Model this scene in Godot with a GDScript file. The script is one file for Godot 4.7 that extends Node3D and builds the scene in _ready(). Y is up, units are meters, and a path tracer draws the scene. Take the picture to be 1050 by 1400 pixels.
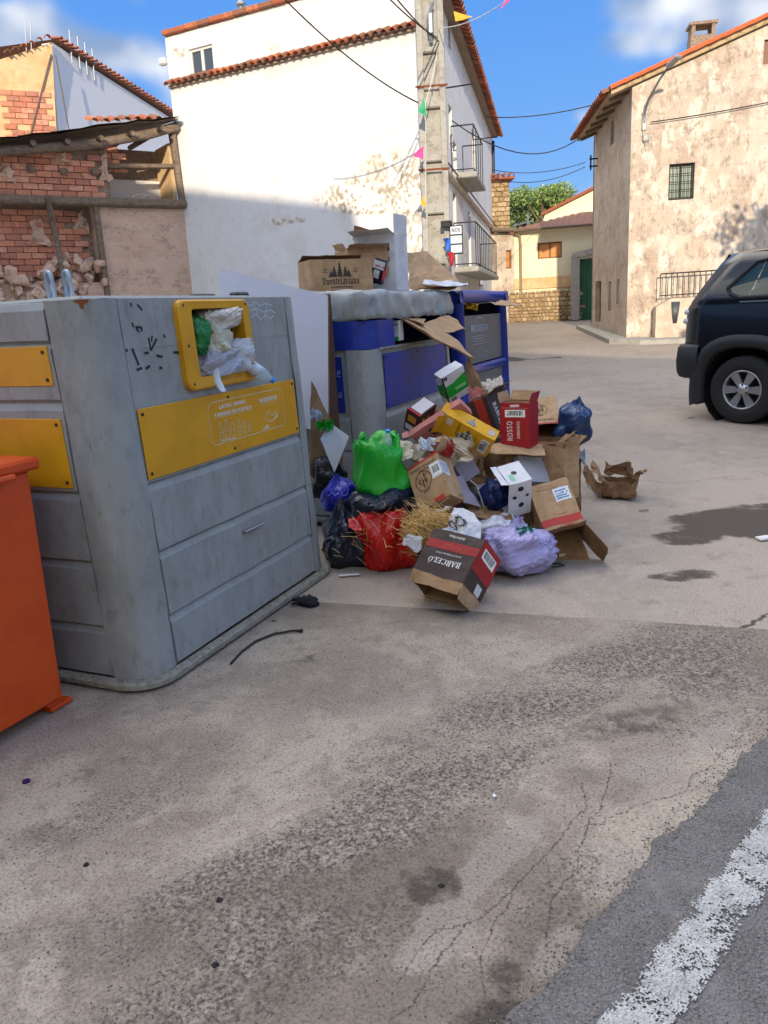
extends Node3D
# A village street corner: overfilled recycling containers, a heap of rubbish, old houses behind.

var taken := {}
var rng := RandomNumberGenerator.new()
var M := {}
var bold: SystemFont
var serif: SystemFont
var plain: SystemFont


class MB:
	var st := SurfaceTool.new()
	var xf := Transform3D()
	var warp := 0.0
	var wf := 4.0
	var nz: FastNoiseLite
	var off := Vector3.ZERO
	var n := 0

	func _init(smooth := false):
		st.begin(Mesh.PRIMITIVE_TRIANGLES)
		st.set_smooth_group(0 if smooth else -1)

	func crumple(amp, freq, sd):
		warp = amp
		wf = freq
		off = Vector3(sd * 7.13, sd * 3.7, sd * 1.9)
		nz = FastNoiseLite.new()
		nz.noise_type = FastNoiseLite.TYPE_SIMPLEX_SMOOTH
		nz.frequency = 1.0
		nz.seed = 5

	func pt(p: Vector3) -> Vector3:
		if warp > 0.0:
			var q: Vector3 = p * wf + off
			p += Vector3(nz.get_noise_3dv(q), nz.get_noise_3dv(q + Vector3(17, 3, 9)), nz.get_noise_3dv(q + Vector3(5, 31, 2))) * warp
		return xf * p

	func tri(a: Vector3, b: Vector3, c: Vector3):      # counter-clockwise seen from outside
		st.add_vertex(pt(a)); st.add_vertex(pt(c)); st.add_vertex(pt(b))
		n += 1

	func quad(a, b, c, d):
		tri(a, b, c); tri(a, c, d)

	func uquad(a, b, c, d, r := Rect2(0, 0, 1, 1)):    # corners from lower left, with texture coordinates
		var u := [Vector2(r.position.x, r.end.y), r.end, Vector2(r.end.x, r.position.y), r.position]
		var v := [a, b, c, d]
		for i in [0, 2, 1, 0, 3, 2]:
			st.set_uv(u[i]); st.add_vertex(pt(v[i]))

	func cut(a, b, c, d, nu, nv):                       # a quad in small pieces, so that it can bend
		for i in nu:
			for j in nv:
				var q := []
				for k in [[i, j], [i + 1, j], [i + 1, j + 1], [i, j + 1]]:
					q.append(a.lerp(b, float(k[0]) / nu).lerp(d.lerp(c, float(k[0]) / nu), float(k[1]) / nv))
				quad(q[0], q[1], q[2], q[3])

	func box(c: Vector3, s: Vector3, bas := Basis()):
		var h := s / 2
		var k := []
		for i in 8:
			k.append(c + bas * Vector3(h.x if i & 1 else -h.x, h.y if i & 2 else -h.y, h.z if i & 4 else -h.z))
		quad(k[4], k[5], k[7], k[6]); quad(k[1], k[0], k[2], k[3]); quad(k[5], k[1], k[3], k[7])
		quad(k[0], k[4], k[6], k[2]); quad(k[6], k[7], k[3], k[2]); quad(k[0], k[1], k[5], k[4])

	func bev(c: Vector3, s: Vector3, b: float, bas := Basis()):   # box with chamfered edges
		var h := s / 2
		b = minf(b, minf(h.x, minf(h.y, h.z)) * 0.9)
		var P := func(sx, sy, sz, ax):
			var v := Vector3(sx * (h.x - b), sy * (h.y - b), sz * (h.z - b))
			v[ax] += [sx, sy, sz][ax] * b
			return c + bas * v
		for ax in 3:
			var u := (ax + 1) % 3
			var w := (ax + 2) % 3
			for sg in [-1, 1]:
				var q := []
				for e in [[-1, -1], [1, -1], [1, 1], [-1, 1]]:
					var v := [0, 0, 0]
					v[ax] = sg; v[u] = e[0]; v[w] = e[1]
					q.append(P.call(v[0], v[1], v[2], ax))
				if sg > 0: quad(q[0], q[1], q[2], q[3])
				else: quad(q[0], q[3], q[2], q[1])
			for su in [-1, 1]:
				for sw in [-1, 1]:
					var q := []
					for e in [[-1, u], [1, u], [1, w], [-1, w]]:
						var v := [0, 0, 0]
						v[ax] = e[0]; v[u] = su; v[w] = sw
						q.append(P.call(v[0], v[1], v[2], e[1]))
					if su * sw < 0: quad(q[0], q[1], q[2], q[3])
					else: quad(q[0], q[3], q[2], q[1])
		for i in 8:
			var sx := 1 if i & 1 else -1
			var sy := 1 if i & 2 else -1
			var sz := 1 if i & 4 else -1
			var a = P.call(sx, sy, sz, 0)
			var d = P.call(sx, sy, sz, 1)
			var e = P.call(sx, sy, sz, 2)
			if sx * sy * sz > 0: tri(a, d, e)
			else: tri(a, e, d)

	func tube(path: Array, r: float, k := 6, close := true, taper := 1.0):
		var rings := []
		var side := Vector3.UP
		for i in path.size():
			var t: Vector3 = (path[mini(i + 1, path.size() - 1)] - path[maxi(i - 1, 0)]).normalized()
			if i == 0: side = t.cross(Vector3.UP if absf(t.y) < 0.9 else Vector3.RIGHT).normalized()
			else: side = (side - t * side.dot(t)).normalized()
			var up := side.cross(t)
			var ring := []
			var rr := r * lerpf(1.0, taper, float(i) / maxi(path.size() - 1, 1))
			for j in k:
				var a := TAU * j / k
				ring.append(path[i] + (side * cos(a) + up * sin(a)) * rr)
			rings.append(ring)
		for i in rings.size() - 1:
			for j in k:
				quad(rings[i][(j + 1) % k], rings[i][j], rings[i + 1][j], rings[i + 1][(j + 1) % k])
		if close:
			for j in range(1, k - 1):
				tri(rings[0][0], rings[0][j + 1], rings[0][j])
				tri(rings[-1][0], rings[-1][j], rings[-1][j + 1])

	func poly(pts: Array, t: Transform3D):               # flat polygon in the xy plane of t
		var ix := Geometry2D.triangulate_polygon(PackedVector2Array(pts))
		for i in range(0, ix.size(), 3):
			var q := []
			for j in 3: q.append(t * Vector3(pts[ix[i + j]].x, pts[ix[i + j]].y, 0))
			var a: Vector2 = pts[ix[i]]
			if (pts[ix[i + 1]] - a).cross(pts[ix[i + 2]] - a) > 0: tri(q[0], q[1], q[2])
			else: tri(q[0], q[2], q[1])

	func prism(pts: Array, t: Transform3D, depth: float):   # outline in xy, thickness from z = 0 back to -depth
		poly(pts, t)
		var back := t.translated_local(Vector3(0, 0, -depth))
		var ix := Geometry2D.triangulate_polygon(PackedVector2Array(pts))
		for i in range(0, ix.size(), 3):
			var q := []
			for j in 3: q.append(back * Vector3(pts[ix[i + j]].x, pts[ix[i + j]].y, 0))
			tri(q[0], q[2], q[1])
		var cw := Geometry2D.is_polygon_clockwise(PackedVector2Array(pts))
		for i in pts.size():
			var a: Vector2 = pts[i]
			var b: Vector2 = pts[(i + 1) % pts.size()]
			if cw:
				var c := a
				a = b
				b = c
			quad(back * Vector3(a.x, a.y, 0), back * Vector3(b.x, b.y, 0), t * Vector3(b.x, b.y, 0), t * Vector3(a.x, a.y, 0))

	func stroke(pts: Array, w: float, t: Transform3D):       # a painted stroke, a ribbon in the xy plane of t
		for i in pts.size() - 1:
			var d: Vector2 = (pts[i + 1] - pts[i]).normalized().orthogonal() * w / 2
			var q := []
			for v in [pts[i] - d, pts[i + 1] - d, pts[i + 1] + d, pts[i] + d]: q.append(t * Vector3(v.x, v.y, 0))
			quad(q[3], q[2], q[1], q[0])

	func add(m: Mesh, t: Transform3D):
		for s in m.get_surface_count():
			var a := m.surface_get_arrays(s)
			var v: PackedVector3Array = a[Mesh.ARRAY_VERTEX]
			var ix = a[Mesh.ARRAY_INDEX]
			if ix == null: ix = range(v.size())
			for i in ix: st.add_vertex(pt(t * v[i]))

	func lathe(prof: Array, k: int, t: Transform3D):         # profile of (radius, height) about y
		for i in prof.size() - 1:
			for j in k:
				var q := []
				for e in [[i, j], [i, j + 1], [i + 1, j + 1], [i + 1, j]]:
					var a: float = TAU * e[1] / k
					q.append(t * Vector3(prof[e[0]].x * cos(a), prof[e[0]].y, -prof[e[0]].x * sin(a)))
				quad(q[0], q[1], q[2], q[3])

	func surf(rows: Array, wrap := true):                      # smooth skin over rows of points
		var k: int = rows[0].size()
		for i in rows.size() - 1:
			for j in (k if wrap else k - 1):
				var l := (j + 1) % k
				quad(rows[i][j], rows[i][l], rows[i + 1][l], rows[i + 1][j])

	func mesh(mat: Material, into: ArrayMesh = null) -> ArrayMesh:
		st.generate_normals()
		var m := st.commit(into) if into else st.commit()
		m.surface_set_material(m.get_surface_count() - 1, mat)
		return m


func numbered(called: String) -> String:
	var k: int = taken.get(called, 0)
	taken[called] = k + 1
	return called if k == 0 else "%s_%03d" % [called, k]


func thing(called, label, category, xf = Transform3D(), group = "") -> Node3D:
	var o := Node3D.new()
	o.name = numbered(called)
	if xf is Vector3: o.position = xf
	else: o.transform = xf
	tag(o, label, category, group)
	add_child(o)
	return o


func tag(o, label, category, group = ""):
	o.set_meta("label", label)
	o.set_meta("category", category)
	if group: o.set_meta("group", group)


func part(called: String, mb: MB, mat: Material, parent: Node3D, label := "") -> MeshInstance3D:
	return node(called, mb.mesh(mat), parent, label)


func node(called: String, mesh: Mesh, parent: Node3D, label := "") -> MeshInstance3D:
	var o := MeshInstance3D.new()
	o.mesh = mesh
	o.name = called
	if label: o.set_meta("label", label)
	parent.add_child(o, true)
	return o


func single(called: String, mb: MB, mat: Material, label, category, xf = Transform3D(), group = "") -> MeshInstance3D:
	var o := MeshInstance3D.new()
	o.mesh = mb.mesh(mat)
	o.name = numbered(called)
	if xf is Vector3: o.position = xf
	else: o.transform = xf
	tag(o, label, category, group)
	add_child(o)
	return o


func ground_piece(called: String, mb: MB, mat: Material) -> MeshInstance3D:
	var o := MeshInstance3D.new()
	o.mesh = mb.mesh(mat)
	o.name = called
	o.set_meta("kind", "structure")
	add_child(o)
	return o


func mat(c, rough := 0.8, metal := 0.0, spec := 0.5) -> StandardMaterial3D:
	var m := StandardMaterial3D.new()
	m.albedo_color = Color(c) if c is String else c
	m.roughness = rough
	m.metallic = metal
	m.metallic_specular = spec
	m.cull_mode = BaseMaterial3D.CULL_DISABLED
	return m


func noise(f: float, sd: int, kind := 0, oct := 4, gain := 0.5) -> FastNoiseLite:
	var n := FastNoiseLite.new()
	n.noise_type = [FastNoiseLite.TYPE_SIMPLEX_SMOOTH, FastNoiseLite.TYPE_CELLULAR, FastNoiseLite.TYPE_PERLIN][mini(kind, 2)]
	n.seed = sd
	n.frequency = f
	n.fractal_octaves = oct
	n.fractal_gain = gain
	n.fractal_type = FastNoiseLite.FRACTAL_NONE if oct <= 1 else FastNoiseLite.FRACTAL_FBM
	if kind == 3: n.fractal_type = FastNoiseLite.FRACTAL_RIDGED
	if kind == 1: n.cellular_return_type = FastNoiseLite.RETURN_DISTANCE
	return n


func canvas(w: int, h: int, c) -> Image:
	var im := Image.create(w, h, false, Image.FORMAT_RGBA8)
	im.fill(Color(c))
	return im


# lays a colour over an image where a noise runs from lo to hi (shares of its range)
func lay(im: Image, n: FastNoiseLite, c, lo: float, hi: float, strength: float, mask := PackedByteArray()):
	var w := im.get_width()
	var h := im.get_height()
	var g := n.get_seamless_image(w, h)
	g.convert(Image.FORMAT_L8)
	var b := g.get_data()
	var k := Color(c)
	var out := PackedByteArray()
	out.resize(w * h * 4)
	var rgb := int(k.r8) | int(k.g8) << 8 | int(k.b8) << 16
	var lut := PackedInt64Array()
	var masked := mask.size() == w * h
	for mk in (16 if masked else 1):
		for i in 256:
			lut.append(rgb | int(255.0 * strength * smoothstep(lo, hi, i / 255.0) * (mk / 15.0 if masked else 1.0)) << 24)
	if masked:
		for i in w * h: out.encode_u32(i * 4, lut[(mask[i] & 240) << 4 | b[i]])
	else:
		for i in w * h: out.encode_u32(i * 4, lut[b[i]])
	var top := Image.create_from_data(w, h, false, Image.FORMAT_RGBA8, out)
	im.blend_rect(top, Rect2i(0, 0, w, h), Vector2i.ZERO)


func tex(im: Image) -> ImageTexture:
	return ImageTexture.create_from_image(im)


func relief(n: FastNoiseLite, size: int) -> ImageTexture:
	var g := n.get_seamless_image(size, size)
	g.convert(Image.FORMAT_L8)
	return tex(g)


func textured(im: Image, rough: float, scale := 1.0, bump: Texture2D = null, depth := 1.0) -> StandardMaterial3D:
	var m := mat(Color.WHITE, rough)
	m.albedo_texture = tex(im)
	if scale > 0:
		m.uv1_triplanar = true
		m.uv1_world_triplanar = true
		m.uv1_scale = Vector3.ONE * scale
	if bump:
		m.heightmap_enabled = true
		m.heightmap_texture = bump
		m.heightmap_scale = depth
	return m


func letters(s: String, height: float, font: Font) -> TextMesh:
	var t := TextMesh.new()
	t.text = s
	t.font = font
	t.font_size = 32
	t.pixel_size = height / 23.0
	t.depth = 0.0006
	t.curve_step = 3.0
	t.horizontal_alignment = HORIZONTAL_ALIGNMENT_CENTER
	t.vertical_alignment = VERTICAL_ALIGNMENT_CENTER
	return t


# writes a line of text, fitted to a width, centred on at, in the plane of t
func write(mb: MB, s: String, at: Vector2, width: float, height: float, t: Transform3D, font: Font, turn := 0.0):
	var m := letters(s, height, font)
	var b := m.get_aabb()
	var k := width / maxf(b.size.x, 0.001)
	var mid := b.get_center()
	var loc := Transform3D(Basis(Vector3(0, 0, 1), turn) * Basis.from_scale(Vector3(k, height / maxf(b.size.y, 0.001), 1)), Vector3(at.x, at.y, 0.0))
	mb.add(m, t * loc * Transform3D(Basis(), Vector3(-mid.x, -mid.y, 0)))


func lin(c) -> Color:
	return Color(c).srgb_to_linear()


func rect(mb: MB, x0, y0, x1, y1, c, t: Transform3D, nu := 4, nv := 4):
	mb.st.set_color(lin(c))
	mb.cut(t * Vector3(x0, y0, 0), t * Vector3(x1, y0, 0), t * Vector3(x1, y1, 0), t * Vector3(x0, y1, 0), nu, nv)


func bars(mb: MB, x0, y0, x1, y1, t: Transform3D, sd := 1):       # a barcode sticker
	rect(mb, x0, y0, x1, y1, "eeeeea", t)
	var up := t.translated_local(Vector3(0, 0, 0.0006))
	var r := RandomNumberGenerator.new()
	r.seed = sd
	var w: float = x1 - x0
	var h: float = y1 - y0
	var x := 0.1
	while x < 0.88:
		var k := r.randf_range(0.015, 0.05)
		rect(mb, x0 + w * x, y0 + h * 0.22, x0 + w * (x + k), y1 - h * 0.12, "26262a", up, 1, 2)
		x += k + r.randf_range(0.015, 0.04)


func gyd(d: float) -> float:          # height of the street, which rises gently away from the square
	if d > 30: return 0.04 * (24.5 + (d - 30) * 0.3)
	var t := (d - 5.5) / 0.7
	return 0.04 * 0.7 * (log(1.0 + exp(t)) if t < 30 else t)


func sky_material() -> PanoramaSkyMaterial:
	var w := 1024
	var h := 512
	var im := Image.create(w, h, false, Image.FORMAT_RGBF)
	var n1 := noise(1.0, 21, 0, 6)
	var n2 := noise(1.0, 4, 0, 4)
	for j in h:
		var el := PI * (0.5 - (j + 0.5) / h)
		var y := sin(el)
		for i in w:
			if y < -0.02:
				im.set_pixel(i, j, Color(0.32, 0.33, 0.34))
				continue
			var az := wrapf(TAU * (i + 0.5) / w, -PI, PI)
			var d := Vector3(sin(az) * cos(el), maxf(y, 0.0), -cos(az) * cos(el))
			var t := pow(1.0 - maxf(y, 0.0), 4.0)
			var c := Color(0.022, 0.115, 0.36).lerp(Color(0.15, 0.27, 0.42), t)
			var p := Vector3(d.x, 0, d.z) / (d.y + 0.28) * 1.25
			var fine := n1.get_noise_3dv(d * 7.0)
			var v := n1.get_noise_3dv(p + Vector3(3.1, 0.4, 7.7)) + 0.35 * n1.get_noise_3dv(p * 3.0)
			var dim := 0.0
			var low := lerpf(0.12, -0.2, smoothstep(0.28, 0.7, y))  # cloud cover thickened overhead, out of view, to raise the fill light
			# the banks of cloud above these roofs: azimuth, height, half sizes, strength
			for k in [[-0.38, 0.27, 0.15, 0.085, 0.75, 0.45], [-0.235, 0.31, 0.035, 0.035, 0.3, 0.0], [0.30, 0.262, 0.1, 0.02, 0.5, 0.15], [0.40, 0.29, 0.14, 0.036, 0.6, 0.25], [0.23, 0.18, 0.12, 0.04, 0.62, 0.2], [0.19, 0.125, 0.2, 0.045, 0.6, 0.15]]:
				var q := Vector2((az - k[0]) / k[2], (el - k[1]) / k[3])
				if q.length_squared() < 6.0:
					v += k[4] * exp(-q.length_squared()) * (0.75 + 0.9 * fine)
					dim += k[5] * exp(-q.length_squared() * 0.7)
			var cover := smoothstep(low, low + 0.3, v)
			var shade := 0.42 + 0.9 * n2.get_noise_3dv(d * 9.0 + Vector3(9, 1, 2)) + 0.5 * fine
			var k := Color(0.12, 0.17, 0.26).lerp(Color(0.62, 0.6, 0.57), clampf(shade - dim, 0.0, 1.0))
			k = k.lerp(Color(1.75, 1.66, 1.55) * (0.7 + 0.6 * clampf(shade, 0.0, 1.0)), smoothstep(0.3, 0.75, y))  # unseen overhead cloud, brightened beyond the visible banks as added fill light
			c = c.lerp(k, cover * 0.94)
			im.set_pixel(i, j, c)
	var m := PanoramaSkyMaterial.new()
	m.panorama = ImageTexture.create_from_image(im)
	return m


# a mask at an eighth of the size: soft blobs [x, d, rx, ry, turn, strength] and a base value
func blobs(w: int, h: int, x0: float, d0: float, wx: float, hd: float, base: float, list: Array) -> PackedByteArray:
	var lw := w / 8
	var lh := h / 8
	var a := PackedFloat32Array()
	a.resize(lw * lh)
	a.fill(base)
	for b in list:
		var R: float = maxf(b[2], b[3]) * 1.3
		var ca := cos(b[4])
		var sa := sin(b[4])
		for j in range(maxi(0, int((b[1] - R - d0) / hd * lh)), mini(lh, int((b[1] + R - d0) / hd * lh) + 1)):
			for i in range(maxi(0, int((b[0] - R - x0) / wx * lw)), mini(lw, int((b[0] + R - x0) / wx * lw) + 1)):
				var x: float = x0 + (i + 0.5) / lw * wx - b[0]
				var y: float = d0 + (j + 0.5) / lh * hd - b[1]
				var r := Vector2((x * ca + y * sa) / b[2], (-x * sa + y * ca) / b[3]).length()
				a[j * lw + i] += b[5] * (1.0 - smoothstep(0.5, 1.15, r))
	var out := PackedByteArray()
	out.resize(lw * lh)
	for i in lw * lh: out[i] = clampi(int(a[i] * 255), 0, 255)
	var im := Image.create_from_data(lw, lh, false, Image.FORMAT_L8, out)
	im.resize(w, h, Image.INTERPOLATE_BILINEAR)
	return im.get_data()


# like lay(), but the mask decides where the edge of the noise falls: smoothstep(lo, hi, mask + noise * spread)
func lay_edge(im: Image, n: FastNoiseLite, c, lo: float, hi: float, strength: float, mask: PackedByteArray, spread: float):
	var w := im.get_width()
	var h := im.get_height()
	var g := n.get_seamless_image(w, h)
	g.convert(Image.FORMAT_L8)
	var b := g.get_data()
	var k := Color(c)
	var rgb := int(k.r8) | int(k.g8) << 8 | int(k.b8) << 16
	var lut := PackedInt64Array()
	for mk in 64:
		for i in 64:
			lut.append(rgb | int(255.0 * strength * smoothstep(lo, hi, mk / 63.0 + (i / 63.0 - 0.5) * spread)) << 24)
	var out := PackedByteArray()
	out.resize(w * h * 4)
	for i in w * h: out.encode_u32(i * 4, lut[(mask[i] >> 2) << 6 | b[i] >> 2])
	im.blend_rect(Image.create_from_data(w, h, false, Image.FORMAT_RGBA8, out), Rect2i(0, 0, w, h), Vector2i.ZERO)


func crack(im: Image, pts: Array, x0, d0, wx, hd, width: int, c: Color, jit := 3.0):
	var w := im.get_width()
	var h := im.get_height()
	var r := RandomNumberGenerator.new()
	r.seed = 3 + pts.size()
	var o := Vector2.ZERO
	for i in pts.size() - 1:
		var a := Vector2((pts[i].x - x0) / wx * w, (pts[i].y - d0) / hd * h)
		var b := Vector2((pts[i + 1].x - x0) / wx * w, (pts[i + 1].y - d0) / hd * h)
		var steps := int(a.distance_to(b)) + 1
		for s in steps:
			if s % 3 == 0: o = o * 0.93 + Vector2(r.randf_range(-jit, jit), r.randf_range(-jit, jit)) * 0.45
			var p := a.lerp(b, float(s) / steps) + o
			var k := width if r.randf() < 0.82 else width + 1
			for ky in k:
				for kx in k:
					var q := Vector2i(int(p.x) + kx, int(p.y) + ky)
					if q.x >= 0 and q.y >= 0 and q.x < w and q.y < h:
						im.set_pixelv(q, im.get_pixelv(q).lerp(c, 0.6))


func materials():
	# plain ones
	M.steel = mat("8d9596", 0.42, 0.85)
	M.galv = mat("8b9090", 0.5, 0.7)
	M.iron = mat("33312f", 0.6, 0.4)
	M.rust = mat("7a4426", 0.9)
	M.black = mat("17171a", 0.5)
	M.rubber = mat("1d1d1e", 0.85)
	M.inside = mat("2a2826", 0.9)
	M.whiteprint = mat("d9d8d2", 0.6)
	M.blackprint = mat("2a2624", 0.7)
	M.print = mat(Color.WHITE, 0.62)
	M.print.vertex_color_use_as_albedo = true
	M.glass = mat(Color(0.55, 0.65, 0.62, 0.25), 0.03)
	M.glass.transparency = BaseMaterial3D.TRANSPARENCY_ALPHA
	M.car_glass = mat(Color(0.42, 0.52, 0.47, 0.22), 0.03)
	M.car_glass.transparency = BaseMaterial3D.TRANSPARENCY_ALPHA
	# cardboard
	var im := canvas(512, 512, "b0906a")
	lay(im, noise(0.004, 1), "9c7c57", 0.35, 0.75, 0.7)
	lay(im, noise(0.05, 2, 0, 2), "c4a67e", 0.5, 0.9, 0.35)
	lay(im, noise(0.012, 8), "7d6044", 0.62, 0.85, 0.5)
	M.kraft = textured(im, 0.88, 2.2, relief(noise(0.02, 3), 256), 0.25)
	im = canvas(512, 512, "8a6a4a")
	lay(im, noise(0.006, 5), "6b4f36", 0.4, 0.8, 0.8)
	lay(im, noise(0.03, 6, 0, 2), "a38360", 0.55, 0.9, 0.35)
	M.kraft_dark = textured(im, 0.9, 2.0)
	im = canvas(256, 256, "d3d3d4")
	lay(im, noise(0.012, 9), "b4b4b8", 0.45, 0.85, 0.6)
	M.white_card = textured(im, 0.75, 1.7)
	# grey painted steel of the containers, dusty and streaked
	im = canvas(768, 768, "939896")
	lay(im, noise(0.005, 11), "828784", 0.4, 0.8, 0.7)
	lay(im, noise(0.02, 12), "a2a6a2", 0.55, 0.85, 0.4)
	lay(im, noise(0.012, 29, 0, 8, 0.72), "67675f", 0.58, 0.85, 0.5)
	lay(im, noise(0.09, 13, 0, 4, 0.7), "5d5b54", 0.7, 0.9, 0.6)
	lay(im, noise(0.2, 14, 0, 1), "565650", 0.9, 0.98, 0.6)
	M.grey_paint = textured(im, 0.42, 0.9, relief(noise(0.02, 15), 256), 0.12)
	M.grey_paint.metallic_specular = 0.4
	M.grey_paint.uv1_scale = Vector3(1.3, 0.45, 1.3)
	im = canvas(512, 512, "d0980c")
	lay(im, noise(0.006, 16), "bd8606", 0.4, 0.8, 0.6)
	lay(im, noise(0.1, 17, 0, 2), "7d5d16", 0.8, 0.95, 0.5)
	M.yellow = textured(im, 0.45, 1.1)
	im = canvas(512, 512, "0d2c92")
	lay(im, noise(0.008, 18), "0a2270", 0.4, 0.8, 0.7)
	lay(im, noise(0.012, 19), "2c438f", 0.62, 0.85, 0.45)
	lay(im, noise(0.1, 20, 0, 2), "5b6580", 0.8, 0.95, 0.5)
	M.blue = textured(im, 0.45, 1.3)
	im = canvas(512, 512, "cc4a08")
	lay(im, noise(0.01, 22), "b83c05", 0.4, 0.8, 0.5)
	lay(im, noise(0.12, 23, 0, 2), "8d2d08", 0.8, 0.95, 0.5)
	M.orange = textured(im, 0.4, 1.0)
	im = canvas(512, 512, "8f8d80")
	lay(im, noise(0.02, 24), "6e6754", 0.45, 0.7, 0.75)
	lay(im, noise(0.07, 25), "4c4130", 0.6, 0.85, 0.75)
	M.grimy = textured(im, 0.7, 1.6)
	im = canvas(512, 512, "3d4a54")
	lay(im, noise(0.01, 26), "4f5c66", 0.45, 0.8, 0.6)
	lay(im, noise(0.03, 27), "66727a", 0.6, 0.9, 0.35)
	M.slate = textured(im, 0.42, 1.4)
	# walls
	im = canvas(1024, 1024, "e3e2dd")
	lay(im, noise(0.004, 31, 0, 7, 0.65), "d2cfc7", 0.45, 0.8, 0.5)
	lay(im, noise(0.03, 32), "bfb9ad", 0.66, 0.9, 0.25)
	lay(im, noise(0.1, 33, 0, 2), "efece2", 0.6, 0.9, 0.3)
	M.white_wall_image = im
	im = canvas(1024, 1024, "bfb09c")
	lay(im, noise(0.003, 41, 0, 6, 0.6), "d1c5b1", 0.35, 0.7, 0.8)
	lay(im, noise(0.004, 42, 0, 7, 0.65), "a88f7c", 0.48, 0.78, 0.65)
	lay(im, noise(0.006, 43, 0, 8, 0.68), "ded6c6", 0.5, 0.74, 0.85)
	lay(im, noise(0.01, 44, 0, 8, 0.7), "857464", 0.56, 0.82, 0.65)
	lay(im, noise(0.04, 45, 0, 6, 0.7), "e4dccd", 0.6, 0.85, 0.5)
	lay(im, noise(0.01, 46, 3, 4), "766658", 0.84, 0.98, 0.6)
	M.stained = textured(im, 0.92, 0.2, relief(noise(0.03, 47, 0, 5), 512), 2.0)
	M.stained.uv1_scale = Vector3(0.26, 0.16, 0.26)
	im = canvas(512, 512, "d2c0aa")
	lay(im, noise(0.006, 48, 0, 5), "b59c86", 0.45, 0.8, 0.6)
	lay(im, noise(0.015, 49, 0, 4), "dccfbc", 0.55, 0.8, 0.6)
	lay(im, noise(0.03, 50, 0, 4), "8d7a69", 0.66, 0.88, 0.45)
	M.stained_side = textured(im, 0.92, 0.35, relief(noise(0.04, 47, 0, 4), 256), 2.0)
	im = canvas(512, 512, "e9e3c2")
	lay(im, noise(0.01, 51), "dcd3b0", 0.45, 0.8, 0.5)
	M.cream = textured(im, 0.9, 0.2)
	im = canvas(512, 512, "d2b49c")
	lay(im, noise(0.006, 52, 0, 5), "b8967f", 0.45, 0.75, 0.6)
	lay(im, noise(0.012, 53, 0, 5), "dcc3ae", 0.55, 0.75, 0.6)
	lay(im, noise(0.008, 54, 0, 8, 0.7), "7d6a5a", 0.6, 0.82, 0.6)
	lay(im, noise(0.012, 55, 3, 3), "5f5045", 0.88, 0.98, 0.6)
	M.old_plaster = textured(im, 0.93, 0.45, relief(noise(0.03, 56, 0, 5), 256), 2.5)
	im = canvas(512, 512, "d9b98a")
	lay(im, noise(0.008, 57, 0, 5), "c79a63", 0.45, 0.75, 0.6)
	lay(im, noise(0.03, 58, 0, 4), "e6cfa6", 0.55, 0.8, 0.5)
	M.ochre_wall = textured(im, 0.92, 0.35, relief(noise(0.03, 59, 0, 5), 256), 1.5)
	var brick := []
	for k in 4:
		im = canvas(256, 256, ["cf8a6a", "c47f62", "d89c7e", "b57a64"][k])
		lay(im, noise(0.02, 61 + k, 0, 4), "9c604a", 0.5, 0.8, 0.5)
		lay(im, noise(0.05, 65 + k, 0, 3), "d8b09a", 0.6, 0.85, 0.5)
		brick.append(textured(im, 0.95, 1.4))
	M.brick = brick
	im = canvas(512, 512, "a08a78")
	lay(im, noise(0.02, 71, 0, 4), "7c6858", 0.4, 0.75, 0.7)
	lay(im, noise(0.06, 72, 0, 3), "bba690", 0.6, 0.85, 0.5)
	M.mortar = textured(im, 0.95, 1.2, relief(noise(0.06, 73), 256), 2.0)
	var tile := []
	for k in 4:
		im = canvas(256, 256, ["b0603c", "a2583a", "8f6048", "c07048"][k])
		lay(im, noise(0.02, 74 + k, 0, 4), "6e5440", 0.5, 0.8, 0.65)
		lay(im, noise(0.07, 78 + k, 0, 3), "c9a688", 0.66, 0.88, 0.5)
		tile.append(textured(im, 0.9, 1.6))
	M.tile = tile
	im = canvas(256, 512, "8a7865")
	lay(im, noise(0.02, 81, 0, 4), "5f5145", 0.4, 0.8, 0.8)
	lay(im, noise(0.08, 82, 3, 2), "3a312a", 0.75, 0.95, 0.6)
	M.timber = textured(im, 0.9, 1.2, relief(noise(0.05, 83), 256), 1.0)
	im = canvas(512, 512, "a9a69c")
	lay(im, noise(0.01, 84, 0, 4), "8f8b80", 0.45, 0.8, 0.6)
	lay(im, noise(0.05, 85, 0, 3), "c2bfb4", 0.6, 0.85, 0.4)
	lay(im, noise(0.02, 86, 0, 4), "6e675a", 0.68, 0.88, 0.5)
	M.concrete = textured(im, 0.92, 0.8, relief(noise(0.08, 87), 256), 0.8)
	var stone := []
	for k in 3:
		im = canvas(256, 256, ["b59c74", "a08862", "c4ad86"][k])
		lay(im, noise(0.03, 88 + k, 0, 4), "7d6a4c", 0.5, 0.8, 0.6)
		stone.append(textured(im, 0.95, 1.0, relief(noise(0.05, 90), 256), 2.0))
	M.stone = stone
	M.green_door = mat("0f5a3c", 0.5)
	M.shutter = mat("c98a4a", 0.6)
	M.soffit = textured(im, 0.9, 0.8)
	# foliage
	M.leaf = mat("5e7a3c", 0.6)
	M.leaf.vertex_color_use_as_albedo = true
	M.leaf.albedo_color = Color.WHITE
	M.leaf.backlight_enabled = true
	M.leaf.backlight = Color(0.12, 0.16, 0.04)
	M.bark = textured(canvas(64, 64, "6b5a48"), 0.95, 1.0)


func near_x(j: float) -> float: return 4.168 - 0.316 * j      # depth of the joint between the two slabs at x


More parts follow.
